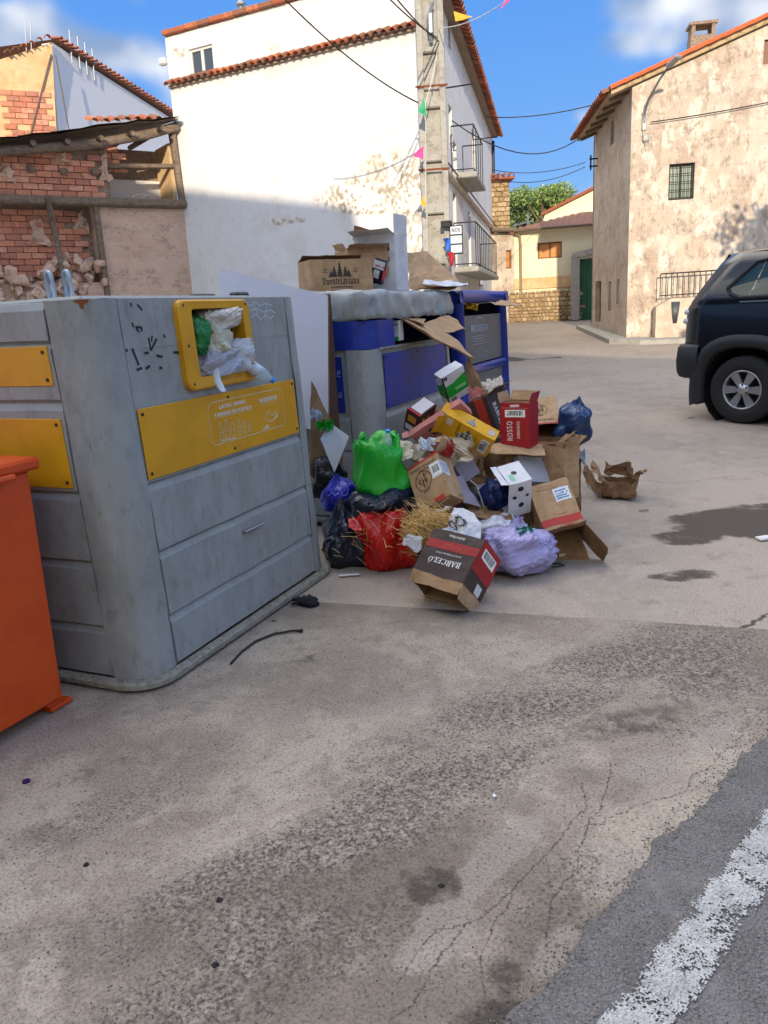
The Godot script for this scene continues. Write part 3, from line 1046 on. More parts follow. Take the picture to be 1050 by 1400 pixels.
func white_house():
	var xf := Transform3D(Vector3(0.875, 0.000, 0.485), Vector3(0, 1, 0), Vector3(-0.485, 0.000, 0.875), Vector3(-3.889, 0.000, -17.739))
	var t := thing("white_house", "tall white plastered house with peeling wall and tiled band, left of the street", "house", xf)
	# the facade's own plaster: peeling and damp low down on the right
	var im: Image = M.white_wall_image
	var damp := blobs(1024, 1024, 0, 0, 5.65, 7.2, 0.0, [[4.9, 3.3, 1.2, 0.75, 0.1, 0.5], [4.0, 3.5, 1.0, 0.35, 0.15, 0.55], [5.4, 4.6, 0.6, 1.5, 0, 0.5], [3.6, 4.6, 0.7, 0.6, 0, 0.3], [2.6, 3.75, 0.7, 0.15, 0.1, 0.5], [0.3, 0.35, 0.25, 0.2, 0, 0.6], [2.6, 0.75, 0.3, 0.3, 0, 0.4], [1.6, 0.95, 1.3, 0.12, 0, 0.3], [4.4, 0.9, 1.2, 0.15, 0, 0.35]])
	lay_edge(im, noise(0.012, 161, 0, 5), "d9cdb6", 0.3, 0.7, 0.7, damp, 0.7)
	lay_edge(im, noise(0.03, 162, 0, 5), "b9a98e", 0.5, 0.75, 0.6, damp, 0.9)
	lay_edge(im, noise(0.02, 163, 3, 4), "94856d", 0.66, 0.85, 0.55, damp, 0.9)
	lay_edge(im, noise(0.05, 164, 0, 3), "f0eee6", 0.62, 0.75, 0.8, damp, 1.1)
	M.white_wall = textured(im, 0.92, 0.0, relief(noise(0.03, 165, 0, 5), 512), 1.2)
	M.white_plain = textured(im, 0.92, 0.18)
	var wn := [Vector2(0.560, 6.825), Vector2(1.174, 6.816), Vector2(1.205, 6.360), Vector2(0.593, 6.399)]
	var w0 := Vector2(wn[0].x, wn[2].y - 0.02)
	var w1 := Vector2(wn[1].x, wn[0].y)
	var mb := MB.new()
	holed(mb, 0, 0, 5.65, 7.15, [[w0.x, w0.y, w1.x, w1.y]], 0.16)
	part("facade", mb, M.white_wall, t)
	window(t, "window", Transform3D(), (w0 + w1) / 2, w1.x - w0.x, w1.y - w0.y, 0.07, mat("d8d6d0", 0.5), mat("4a5258", 0.12), 2)
	mb = MB.new()
	mb.box(Vector3(w0.x + (w1.x - w0.x) / 2, (w0.y + w1.y) / 2, -0.13), Vector3(w1.x - w0.x, w1.y - w0.y, 0.01))
	part("curtain", mb, mat("8f9498", 0.9), t)
	# row of curved tiles under the attic and the capping of the parapet
	tile_row(t, Vector3(0, 6.28, 0.05), Vector3(5.6, 6.28, 0.05), Vector3(0, 0, 1), 0.16, 0.3, 0.075, 0.45, 5)
	mb = MB.new()
	mb.box(Vector3(2.8, 6.23, 0.03), Vector3(5.6, 0.05, 0.06))
	part("tile_bed", mb, M.mortar, t)
	var q := RandomNumberGenerator.new()
	q.seed = 6
	for i in 19:
		mb = MB.new()
		mb.bev(Vector3(0.15 + i * 0.3, 7.2 + q.randf_range(-0.005, 0.005), -0.06), Vector3(0.292, 0.09, 0.32), 0.012)
		part("coping_tile", mb, M.tile[q.randi() % 4], t)
	# vent pipe
	mb = MB.new()
	mb.lathe([Vector2(0.001, 7.2), Vector2(0.045, 7.2), Vector2(0.045, 7.42), Vector2(0.1, 7.43), Vector2(0.1, 7.46), Vector2(0.01, 7.53)], 12, Transform3D(Basis(), Vector3(1.75, 0, -0.25)))
	part("vent_pipe", mb, M.galv, t)
	# small lamp on the left edge
	mb = MB.new()
	mb.bev(Vector3(-0.1, 6.72, 0.02), Vector3(0.18, 0.14, 0.12), 0.03)
	part("wall_lamp", mb, mat("c9c9c6", 0.4), t)
	# the side along the street
	var side := xf.affine_inverse() * Transform3D(Vector3(0.216, 0.000, -0.976), Vector3(0, 1, 0), Vector3(0.976, -0.000, 0.216), Vector3(1.052, 0.000, -15.000))
	mb = MB.new()
	mb.xf = side
	var wins := [[3.93, 7.04, 4.32, 7.64], [3.62, 4.97, 4.21, 5.87], [4.25, 4.43, 4.92, 5.26], [8.83, 5.34, 9.70, 6.37], [3.97, 2.45, 4.57, 4.13], [7.30, 2.58, 7.94, 4.07], [10.25, 2.19, 11.39, 2.88]]
	var holes := []
	for w in wins: holes.append([w[0], minf(w[1], w[3]), w[2], maxf(w[1], w[3])])
	holed(mb, 0, 0, 16.5, 7.5, holes, 0.16)
	part("side_wall", mb, M.white_plain, t)
	for h in holes:
		window(t, "window", side, Vector2((h[0] + h[2]) / 2, (h[1] + h[3]) / 2), h[2] - h[0], h[3] - h[1], 0.1, mat("5b4a3a", 0.7), mat("4b4843", 0.25), 2)
	mb = MB.new()
	mb.xf = side
	mb.bev(Vector3(8.3, 4.32, 0.06), Vector3(16.4, 0.1, 0.12), 0.03)
	part("string_course", mb, M.stained_side, t)
	mb = MB.new()
	mb.xf = side
	mb.quad(Vector3(-0.2, 7.6, 0.2), Vector3(16.6, 7.6, 0.2), Vector3(16.6, 8.5, -2.0), Vector3(-0.2, 8.5, -2.0))
	mb.quad(Vector3(-0.2, 7.52, 0.2), Vector3(-0.2, 7.52, -0.1), Vector3(16.6, 7.52, -0.1), Vector3(16.6, 7.52, 0.2))
	mb.quad(Vector3(-0.2, 7.52, 0.2), Vector3(16.6, 7.52, 0.2), Vector3(16.6, 7.6, 0.2), Vector3(-0.2, 7.6, 0.2))
	part("roof", mb, M.mortar, t)
	tile_row(t, side * Vector3(-0.2, 7.58, 0.2), side * Vector3(16.6, 7.58, 0.2), side.basis * Vector3(0, 0, 1), 0.25, 0.4, 0.1, 0.35, 7)
	# the rest of the block
	mb = MB.new()
	mb.xf = Transform3D()
	var c := [Vector3(0, 0, 0), Vector3(0, 7.15, 0), xf.affine_inverse() * Vector3(4.624, 0.000, -31.109), Vector3.ZERO]
	var far: Vector3 = c[2]
	var back := far + Vector3(-6, 0, -2)
	mb.quad(Vector3.ZERO, Vector3(0, 7.15, 0), back + Vector3(0, 7.15, 0), back)
	mb.quad(back, back + Vector3(0, 7.5, 0), far + Vector3(0, 7.5, 0), far)
	mb.quad(Vector3(0, 7.15, -0.02), Vector3(5.65, 7.15, -0.02), far + Vector3(0, 7.15, 0), back + Vector3(0, 7.15, 0))
	part("rear_wall", mb, M.white_plain, t)
	# balconies
	for b in [[3.84, 10.71, 2.50, 3.70], [3.78, 6.19, 4.49, 5.45]]:
		mb = MB.new()
		mb.xf = side
		mb.bev(Vector3((b[0] + b[1]) / 2, b[2] - 0.06, 0.28), Vector3(b[1] - b[0], 0.12, 0.56), 0.02)
		var s := part("balcony", mb, M.concrete, t)
		railing(s, side, [Vector3(b[0] + 0.05, b[2], 0.02), Vector3(b[0] + 0.05, b[2], 0.5), Vector3(b[1] - 0.05, b[2], 0.5), Vector3(b[1] - 0.05, b[2], 0.02)], 0.95, 0.5, 0.011)
	# cables clipped to the side wall and brackets
	mb = MB.new()
	mb.xf = side
	mb.tube([Vector3(0.3, 7.0, 0.04), Vector3(0.3, 5.4, 0.05), Vector3(0.34, 4.4, 0.16), Vector3(3, 4.42, 0.15), Vector3(9, 4.4, 0.16), Vector3(16, 4.42, 0.15)], 0.018, 5)
	mb.tube([Vector3(2.0, 5.75, 0), Vector3(2.0, 5.78, 0.7)], 0.015, 5)
	mb.tube([Vector3(9.0, 6.1, 0), Vector3(9.0, 6.13, 0.7)], 0.015, 5)
	mb.tube([Vector3(16.4, 3.0, 0.06), Vector3(16.4, 7.4, 0.06)], 0.05, 6)
	part("wall_cable", mb, M.black, t)


func right_house():
	var xf := Transform3D(Vector3(0.985, 0.000, 0.174), Vector3(0, 1, 0), Vector3(-0.174, 0.000, 0.985), Vector3(6.229, 0.579, -19.987))
	var t := thing("stained_house", "old house with stained beige plaster and orange verge tiles, right of the street", "house", xf)
	var eave := 5.75
	var ridge := 4.6
	var rise := 0.345
	var mb := MB.new()
	# gable wall in courses, so that openings can be cut
	var holes := [[0.880, 3.229, 1.452, 4.027], [2.813, 5.953, 3.5, 6.45]]
	for h in holes:
		var lo := minf(h[1], h[3])
		h[3] = maxf(h[1], h[3])
		h[1] = lo
	var low := [holes[0]]
	holed(mb, 0, -0.3, 9.2, eave, low, 0.22)
	var hi: Array = holes[1]
	for band in [[0.0, hi[0]], [hi[2], ridge]]:
		mb.quad(Vector3(band[0], eave, 0), Vector3(band[1], eave, 0), Vector3(band[1], eave + rise * band[1], 0), Vector3(band[0], eave + rise * band[0], 0))
	mb.quad(Vector3(hi[0], eave, 0), Vector3(hi[2], eave, 0), Vector3(hi[2], hi[1], 0), Vector3(hi[0], hi[1], 0))
	mb.quad(Vector3(hi[0], hi[3], 0), Vector3(hi[2], hi[3], 0), Vector3(hi[2], eave + rise * hi[2], 0), Vector3(hi[0], eave + rise * hi[0], 0))
	mb.tri(Vector3(ridge, eave, 0), Vector3(9.2, eave, 0), Vector3(ridge, eave + rise * ridge, 0))
	part("gable_wall", mb, M.stained, t)
	mb = MB.new()
	mb.box(Vector3((hi[0] + hi[2]) / 2, (hi[1] + hi[3]) / 2, -0.1), Vector3(hi[2] - hi[0], hi[3] - hi[1], 0.06))
	part("attic_shutter", mb, mat("8c6a58", 0.8), t)
	# left wall on the street
	var side := xf.affine_inverse() * Transform3D(Vector3(-0.105, 0.000, 0.995), Vector3(0, 1, 0), Vector3(-0.995, 0.000, -0.105), Vector3(6.772, 0.579, -25.159))
	mb = MB.new()
	mb.xf = side
	var sh := []
	for p in [[2.54, 4.96, 3.03, 5.59], [3.80, 0.92, 4.16, 1.53], [2.65, 0.73, 3.06, 1.51], [0.47, 0.40, 1.48, 1.58]]:
		if minf(p[0], p[2]) > 0.1: sh.append([minf(p[0], p[2]), minf(p[1], p[3]), maxf(p[0], p[2]), maxf(p[1], p[3])])
	holed(mb, 0, -0.6, 5.2, eave, sh, 0.2)
	part("street_wall", mb, M.stained_side, t)
	for h in sh:
		mb = MB.new()
		mb.xf = side
		mb.box(Vector3((h[0] + h[2]) / 2, (h[1] + h[3]) / 2, -0.16), Vector3(h[2] - h[0], h[3] - h[1], 0.04))
		part("shutter", mb, mat("4b4036", 0.8), t)
	mb = MB.new()
	mb.xf = side
	mb.box(Vector3(0.6, 4.9, 0.2), Vector3(0.04, 0.4, 0.04)); mb.box(Vector3(0.6, 5.0, 0.12), Vector3(0.04, 0.04, 0.24)); mb.box(Vector3(0.6, 4.8, 0.12), Vector3(0.04, 0.04, 0.24))
	part("cable_bracket", mb, M.iron, t)
	# roof with wide eaves
	var dir: Vector3 = side.basis * Vector3(-1, 0, 0)
	mb = MB.new()
	var e0 := Vector3(-0.48, eave - 0.48 * rise + 0.02, 0.14)
	var r0 := Vector3(ridge, eave + ridge * rise + 0.02, 0.14)
	var o0 := Vector3(9.6, eave - 0.1, 0.14)
	var L := dir * 5.4
	var up := Vector3(0, 0.12, 0)
	mb.quad(e0, e0 + L, r0 + L, r0)
	mb.quad(e0 + up, r0 + up, r0 + L + up, e0 + L + up)
	mb.quad(r0 + up, o0 + up, o0 + L + up, r0 + L + up)
	mb.quad(e0, r0, r0 + up, e0 + up)
	mb.quad(r0, o0, o0 + up, r0 + up)
	mb.quad(e0 + L, e0, e0 + up, e0 + L + up)
	part("roof", mb, M.soffit, t)
	# verge tiles one by one, then the ends of the eave tiles
	var q := RandomNumberGenerator.new()
	q.seed = 8
	var vm := []
	var vi := canvas(256, 256, "d0622c")
	lay(vi, noise(0.03, 171, 0, 4), "a84a22", 0.5, 0.8, 0.6)
	var vt := textured(vi, 0.8, 1.5)
	for k in 2: vm.append(half_tile(0.36, 0.1, vt))
	var n := 17
	for i in n:
		var p := e0.lerp(r0, (i + 0.5) / n) + Vector3(0, 0.1, 0.02)
		var along := (e0 - r0).normalized()
		var o := node("verge_tile", vm[i % 2], t)
		var x := Vector3(0, 0, 1)
		o.transform = Transform3D(Basis(x, along.cross(x), along).rotated(Vector3(0, 0, 1), 0.03), p)
	tile_row(t, e0 + Vector3(0, 0.1, 0), e0 + L + Vector3(0, 0.1, 0), side.basis * Vector3(0, 0, 1), 0.22, 0.42, 0.1, rise, 9)
	for k in 6:
		mb = MB.new()
		var p := e0 + L * (k + 0.5) / 6.0
		mb.box(p + Vector3(0.25, 0.04, 0), Vector3(0.46, 0.07, 0.07), Basis(Vector3(0, 0, 1), atan(rise)))
		part("rafter_end", mb, M.timber, t)
	# chimney
	mb = MB.new()
	mb.box(Vector3(1.65, 6.62, -0.9), Vector3(0.55, 0.5, 0.45))
	mb.box(Vector3(1.43, 6.98, -0.9), Vector3(0.08, 0.22, 0.45)); mb.box(Vector3(1.87, 6.98, -0.9), Vector3(0.08, 0.22, 0.45))
	mb.bev(Vector3(1.65, 7.12, -0.9), Vector3(0.62, 0.07, 0.52), 0.01)
	part("chimney", mb, M.mortar, t)
	# barred window
	var h: Array = holes[0]
	var c := Vector2((h[0] + h[2]) / 2, (h[1] + h[3]) / 2)
	var f = window(t, "window", Transform3D(), c, h[2] - h[0], h[3] - h[1], 0.16, mat("3d4a40", 0.6), mat("5c7464", 0.2), 2)
	var g := MB.new()
	for k in 7:
		var x := lerpf(h[0] + 0.03, h[2] - 0.03, k / 6.0)
		g.tube([Vector3(x, h[1], -0.05), Vector3(x, h[3], -0.05)], 0.008, 5)
	for k in 5:
		var y := lerpf(h[1] + 0.05, h[3] - 0.05, k / 4.0)
		g.tube([Vector3(h[0], y, -0.045), Vector3(h[2], y, -0.045)], 0.008, 5)
	part("window_grille", g, M.iron, f)
	# rear of the house
	mb = MB.new()
	mb.quad(Vector3(9.2, -0.3, 0) + L, Vector3(0, -0.3, 0) + L, Vector3(0, eave, 0) + L, Vector3(9.2, eave, 0) + L)
	mb.quad(Vector3(9.2, -0.3, 0), Vector3(9.2, -0.3, 0) + L, Vector3(9.2, eave, 0) + L, Vector3(9.2, eave, 0))
	part("rear_wall", mb, M.stained_side, t)
	# lean-to with low railed wall at the foot of the gable
	var w := thing("railed_wall", "low plastered wall topped by a dark iron railing, behind the black car", "wall", xf)
	mb = MB.new()
	mb.prism([Vector2(0.62, -0.1), Vector2(7, -0.1), Vector2(7, 1.02), Vector2(0.95, 0.98), Vector2(0.62, 0.8)], Transform3D(Basis(), Vector3(0, 0, 0.42)), 0.4)
	part("low_wall", mb, M.stained_side, w)
	railing(w, Transform3D(), [Vector3(0.72, 1.0, 0.3), Vector3(4.7, 1.03, 0.3)], 0.56, 0.125, 0.011)
	# pavement with kerb round the corner
	mb = MB.new()
	var k0: Vector3 = xf * Vector3(8.5, -0.02, 1.1)
	var k1: Vector3 = xf * Vector3(0.2, -0.02, 0.95)
	var k2: Vector3 = xf * Vector3(-0.45, -0.02, 0.4)
	var k3: Vector3 = Vector3(6.772, 0.579, -25.159) + Vector3(-0.5, 0.0, 0)
	var i0: Vector3 = xf * Vector3(8.5, -0.02, 0.0)
	var i1: Vector3 = xf * Vector3(0.0, -0.02, 0.0)
	var i3: Vector3 = Vector3(6.772, 0.579, -25.159)
	for v in [[k0, k1, i1, i0], [k1, k2, i1, i1], [k2, k3, i3, i1]]:
		var a: Array = v.map(func(p): return Vector3(p.x, gyd(-p.z) + 0.1, p.z))
		mb.quad(a[1], a[0], a[3], a[2])
		mb.quad(a[0], a[1], a[1] - Vector3(0, 0.2, 0), a[0] - Vector3(0, 0.2, 0))
	ground_piece("kerb", mb, M.concrete)


func ruin():
	var xf := Transform3D(Vector3(0.829, 0.000, -0.559), Vector3(0, 1, 0), Vector3(0.559, -0.000, 0.829), Vector3(-8.864, 0.000, -14.384))
	var t := thing("ruined_house", "half collapsed brick ruin with sagging roof timbers, left of the white house", "ruin", xf)
	var X := 6.0
	# old plaster front, low on the right
	var mb := MB.new()
	mb.crumple(0.04, 2.0, 3)
	mb.prism([Vector2(4.15, 0), Vector2(6.0, 0), Vector2(6.0, 3.95), Vector2(5.2, 3.98), Vector2(4.15, 3.95)], Transform3D(Basis(), Vector3(0, 0, 0)), 0.35)
	part("plaster_front", mb, M.old_plaster, t)
	# backing behind the bricks
	mb = MB.new()
	mb.prism([Vector2(-2, 4.0), Vector2(4.5, 4.0), Vector2(4.5, 4.95), Vector2(-2, 4.8)], Transform3D(Basis(), Vector3(0, 0, -0.03)), 0.2)
	mb.prism([Vector2(-2, 0), Vector2(4.2, 0), Vector2(4.2, 4.0), Vector2(-2, 4.0)], Transform3D(Basis(), Vector3(0, 0, -0.33)), 0.2)
	part("mortar", mb, M.mortar, t)
	bricks(t, Transform3D(), 0.5, 4.06, 4.52, 4.88, 0.28, 0.115, 21, 0.015)
	bricks(t, Transform3D(Basis(), Vector3(0, 0, -0.3)), 1.1, 2.6, 4.15, 3.9, 0.28, 0.115, 22, 0.01)
	bricks(t, Transform3D(Basis(), Vector3(0, 0, -0.2)), 4.4, 4.6, 5.1, 5.15, 0.29, 0.12, 23, 0.0)
	for v in [[2.3, 4.3, 0.5, 0.25], [3.5, 4.7, 0.35, 0.2], [2.9, 3.2, 0.4, 0.5], [3.8, 3.5, 0.25, 0.4], [4.35, 4.4, 0.2, 0.6]]:
		mb = MB.new()
		mb.crumple(0.12, 5.0, v[0])
		mb.cut(Vector3(v[0], v[1], 0.055 if v[1] > 4 else -0.25), Vector3(v[0] + v[2], v[1] - 0.03, 0.055 if v[1] > 4 else -0.25), Vector3(v[0] + v[2] * 0.8, v[1] + v[3], 0.05 if v[1] > 4 else -0.255), Vector3(v[0] + 0.08, v[1] + v[3] * 0.8, 0.05 if v[1] > 4 else -0.255), 8, 8)
		part("plaster_patch", mb, M.old_plaster, t)
	# joist ends and holes in the brick
	for k in 4:
		mb = MB.new()
		mb.crumple(0.02, 6.0, k)
		mb.bev(Vector3(2.5 + k * 0.58, 4.52 + 0.02 * (k % 2), 0.06), Vector3(0.15, 0.12, 0.12), 0.03)
		part("joist_end", mb, M.timber, t)
	# lintel, posts
	mb = MB.new()
	mb.crumple(0.05, 2.0, 8)
	mb.bev(Vector3(4.1, 3.98, 0.06), Vector3(3.9, 0.17, 0.2), 0.04)
	part("lintel", mb, M.timber, t)
	mb = MB.new(true)
	mb.tube([Vector3(3.362, 2.289, 0.250), Vector3(3.317, 3.114, 0.200), Vector3(3.262, 4.021, 0.160)], 0.055, 8)
	part("leaning_prop", mb, M.timber, t)
	mb = MB.new()
	mb.crumple(0.03, 3.0, 5)
	mb.bev(Vector3(4.18, 3.0, 0.03), Vector3(0.11, 1.9, 0.12), 0.02)
	part("post", mb, M.timber, t)
	mb = MB.new()
	mb.crumple(0.03, 3.0, 6)
	mb.bev(Vector3(5.95, 4.75, 0.05), Vector3(0.12, 1.5, 0.14), 0.03, Basis(Vector3(0, 0, 1), 0.05))
	part("post", mb, M.timber, t)
	# rubble bank at the foot
	mb = MB.new()
	var q := RandomNumberGenerator.new()
	q.seed = 13
	mb.crumple(0.05, 5.0, 4)
	for k in 420:
		var x := q.randf_range(1.0, 4.2)
		var z := q.randf_range(-0.25, 0.35)
		var g := q.randf_range(0.05, 0.2)
		mb.bev(Vector3(x, q.randf_range(1.6, 2.85 - 0.5 * absf(z) - 0.15 * sin(x * 3.0)), z), Vector3(g * q.randf_range(0.8, 1.8), g * 0.7, g), g * 0.15, Basis.from_euler(Vector3(q.randf() * 3, q.randf() * 3, q.randf() * 3)))
	mb.box(Vector3(2.0, 1.0, -0.15), Vector3(5, 2.9, 0.4))
	var rub := part("rubble", mb, M.old_plaster, t)
	rub.set_meta("kind", "stuff")
	# room behind, open to the sky light
	mb = MB.new()
	mb.box(Vector3(5.2, 4.2, -0.9), Vector3(1.7, 0.75, 0.1))
	part("back_wall", mb, M.white_plain, t)
	mb = MB.new()
	mb.box(Vector3(3.0, 4.85, -1.05), Vector3(10.0, 0.7, 0.1))
	mb.box(Vector3(4.5, 4.45, -0.55), Vector3(0.12, 1.1, 0.9))
	part("inner_wall", mb, M.mortar, t)
	mb = MB.new()
	mb.box(Vector3(5.9, 4.5, -0.5), Vector3(0.08, 1.4, 0.8))
	part("party_wall", mb, M.ochre_wall, t)
	mb = MB.new()
	mb.box(Vector3(5.2, 3.9, -0.5), Vector3(1.8, 0.06, 0.9))
	part("floor", mb, M.mortar, t)
	mb = MB.new(true)
	for k in 2: mb.tube([Vector3(4.95 + k * 0.2, 4.0, -0.1), Vector3(5.0 + k * 0.2, 4.15, -0.1), Vector3(5.3 + k * 0.2, 4.2, -0.15), Vector3(5.42 + k * 0.2, 4.0, -0.2)], 0.014, 6)
	part("bed_frame", mb, mat("c9c4b4", 0.5), t)
	mb = MB.new()
	mb.crumple(0.03, 2.0, 9)
	mb.bev(Vector3(5.3, 4.72, -0.1), Vector3(1.5, 0.09, 0.12), 0.02, Basis(Vector3(0, 0, 1), 0.05))
	part("beam", mb, M.timber, t)
	# roof: log, rafters, sagging boards and tiles
	mb = MB.new(true)
	mb.tube([Vector3(-1, 4.6, 0.3), Vector3(2.6, 4.78, 0.28), Vector3(4.2, 5.0, 0.25), Vector3(5.4, 5.28, 0.2), Vector3(6.0, 5.48, 0.15)], 0.09, 10)
	part("roof_log", mb, M.timber, t)
	for k in 9:
		mb = MB.new(true)
		var x := 0.6 + k * 0.62
		var y := 4.86 + 0.11 * maxf(0, (x - 2.6)) + 0.1 * maxf(0, x - 4)
		mb.tube([Vector3(x, y, 0.5), Vector3(x, y + 0.02, -1.6)], 0.055, 7)
		part("rafter", mb, M.timber, t)
	mb = MB.new()
	mb.crumple(0.06, 1.5, 12)
	mb.cut(Vector3(2.5, 4.92, 0.5), Vector3(6.0, 5.6, 0.42), Vector3(6.0, 5.7, -1.8), Vector3(2.5, 5.0, -1.8), 12, 4)
	mb.cut(Vector3(-1, 4.78, 0.5), Vector3(2.5, 4.92, 0.5), Vector3(2.5, 5.0, -1.8), Vector3(-1, 4.86, -1.8), 8, 4)
	mb.cut(Vector3(2.5, 4.96, 0.5), Vector3(6.0, 5.64, 0.42), Vector3(6.0, 5.74, -1.8), Vector3(2.5, 5.04, -1.8), 12, 4)
	mb.cut(Vector3(-1, 4.82, 0.5), Vector3(2.5, 4.96, 0.5), Vector3(2.5, 5.04, -1.8), Vector3(-1, 4.9, -1.8), 8, 4)
	part("roof_boards", mb, M.timber, t)
	tile_row(t, Vector3(4.2, 5.44, 0.1), Vector3(5.7, 5.62, 0.05), Vector3(0, 0, 1), 0.21, 0.42, 0.08, 0.3, 32)


func upper_left_house():
	var xf := Transform3D(Vector3(0.242, 0.000, -0.970), Vector3(0, 1, 0), Vector3(0.970, -0.000, 0.242), Vector3(-7.944, 0.000, -22.000))
	var t := thing("gabled_house", "sunlit house with bare brick patch and pale gable wall, behind the ruin", "house", xf)
	var left := xf.affine_inverse() * Transform3D(Vector3(0.899, 0.000, -0.438), Vector3(0, 1, 0), Vector3(0.438, -0.000, 0.899), Vector3(-7.944, 0.000, -22.000))
	var mb := MB.new()
	mb.prism([Vector2(0.540, 8.666), Vector2(6.795, 8.120), Vector2(6.057, 4.231), Vector2(-0.072, 3.813)], Transform3D(), 0.3)
	part("gable_wall", mb, mat("d6d8da", 0.9), t)
	mb = MB.new()
	mb.xf = left
	mb.prism([Vector2(0.297, 8.543), Vector2(-0.612, 8.188), Vector2(-1.979, 7.679), Vector2(-2.607, 3.839), Vector2(-0.131, 3.819)], Transform3D(), 0.3)
	part("front_wall", mb, M.ochre_wall, t)
	var br := [Vector2(-1.106, 6.256), Vector2(0.195, 7.471)]
	bricks(t, left * Transform3D(Basis(), Vector3(0, 0, 0.0)), br[0].x, br[0].y - 0.3, br[1].x - 0.02, br[1].y, 0.3, 0.13, 41, 0.06)
	mb = MB.new()
	var a := [Vector2(0.557, 8.738), Vector2(6.918, 8.212)]
	tile_row(t, Vector3(a[0].x, a[0].y + 0.05, 0.05), Vector3(a[1].x, a[1].y + 0.05, 0.05), Vector3(0, 0, 1), 0.22, 0.35, 0.06, 0.1, 42)
	mb.quad(Vector3(a[0].x, a[0].y, 0.15), Vector3(a[1].x, a[1].y, 0.15), Vector3(a[1].x, a[1].y + 0.05, -5), Vector3(a[0].x, a[0].y + 0.05, -5))
	part("roof", mb, M.tile[2], t)
	var b := [Vector2(0.287, 8.591), Vector2(-0.874, 8.085)]
	tile_row(t, left * Vector3(b[1].x, b[1].y + 0.06, 0.1), left * Vector3(b[0].x, b[0].y + 0.06, 0.1), left.basis * Vector3(0, 0, 1), 0.2, 0.35, 0.07, 0.2, 43)
	# spikes along the verge, chimney pipe, aerial and cables down the wall
	var sp := [Vector2(1.177, 8.636), Vector2(1.519, 8.588), Vector2(1.836, 8.528), Vector2(2.162, 8.467)]
	for p in sp:
		mb = MB.new()
		mb.tube([Vector3(p.x, p.y - 0.3, 0.1), Vector3(p.x + 0.06, p.y + 0.5, 0.1)], 0.018, 5)
		part("rebar", mb, M.galv, t)
	var ch := Vector2(4.577, 8.310)
	mb = MB.new()
	mb.lathe([Vector2(0.07, -0.5), Vector2(0.07, 0.3), Vector2(0.12, 0.32), Vector2(0.12, 0.48), Vector2(0.02, 0.5)], 10, Transform3D(Basis(), Vector3(ch.x, ch.y + 0.1, -0.5)))
	part("chimney_pipe", mb, mat("4a4744", 0.7), t)
	mb = MB.new()
	var ae := Vector2(-0.302, 8.262)
	for k in 2: mb.tube([left * Vector3(ae.x + k * 0.12, ae.y, -0.5), left * Vector3(ae.x + k * 0.12 + 0.1, ae.y + 0.9, -0.5)], 0.012, 5)
	var an := Vector2(5.553, 8.148)
	mb.tube([Vector3(an.x, an.y - 0.2, -1), Vector3(an.x - 0.05, an.y + 0.9, -1)], 0.012, 5)
	part("aerial", mb, M.galv, t)
	mb = MB.new()
	var c := [Vector2(0.239, 8.258), Vector2(-0.538, 6.331)]
	mb.tube([left * Vector3(c[0].x, c[0].y, 0.05), left * Vector3(c[1].x, c[1].y, 0.05)], 0.02, 5)
	mb.tube([left * Vector3(c[0].x + 0.1, c[0].y, 0.05), left * Vector3(c[0].x + 0.2, c[0].y - 2.4, 0.05)], 0.02, 5)
	part("wall_cable", mb, mat("6b6258", 0.8), t)
	mb = MB.new()
	mb.box(left * Vector3(b[1].x - 1.0, b[1].y + 0.1, -0.8), Vector3(0.9, 0.9, 0.7))
	part("chimney", mb, M.ochre_wall, t)


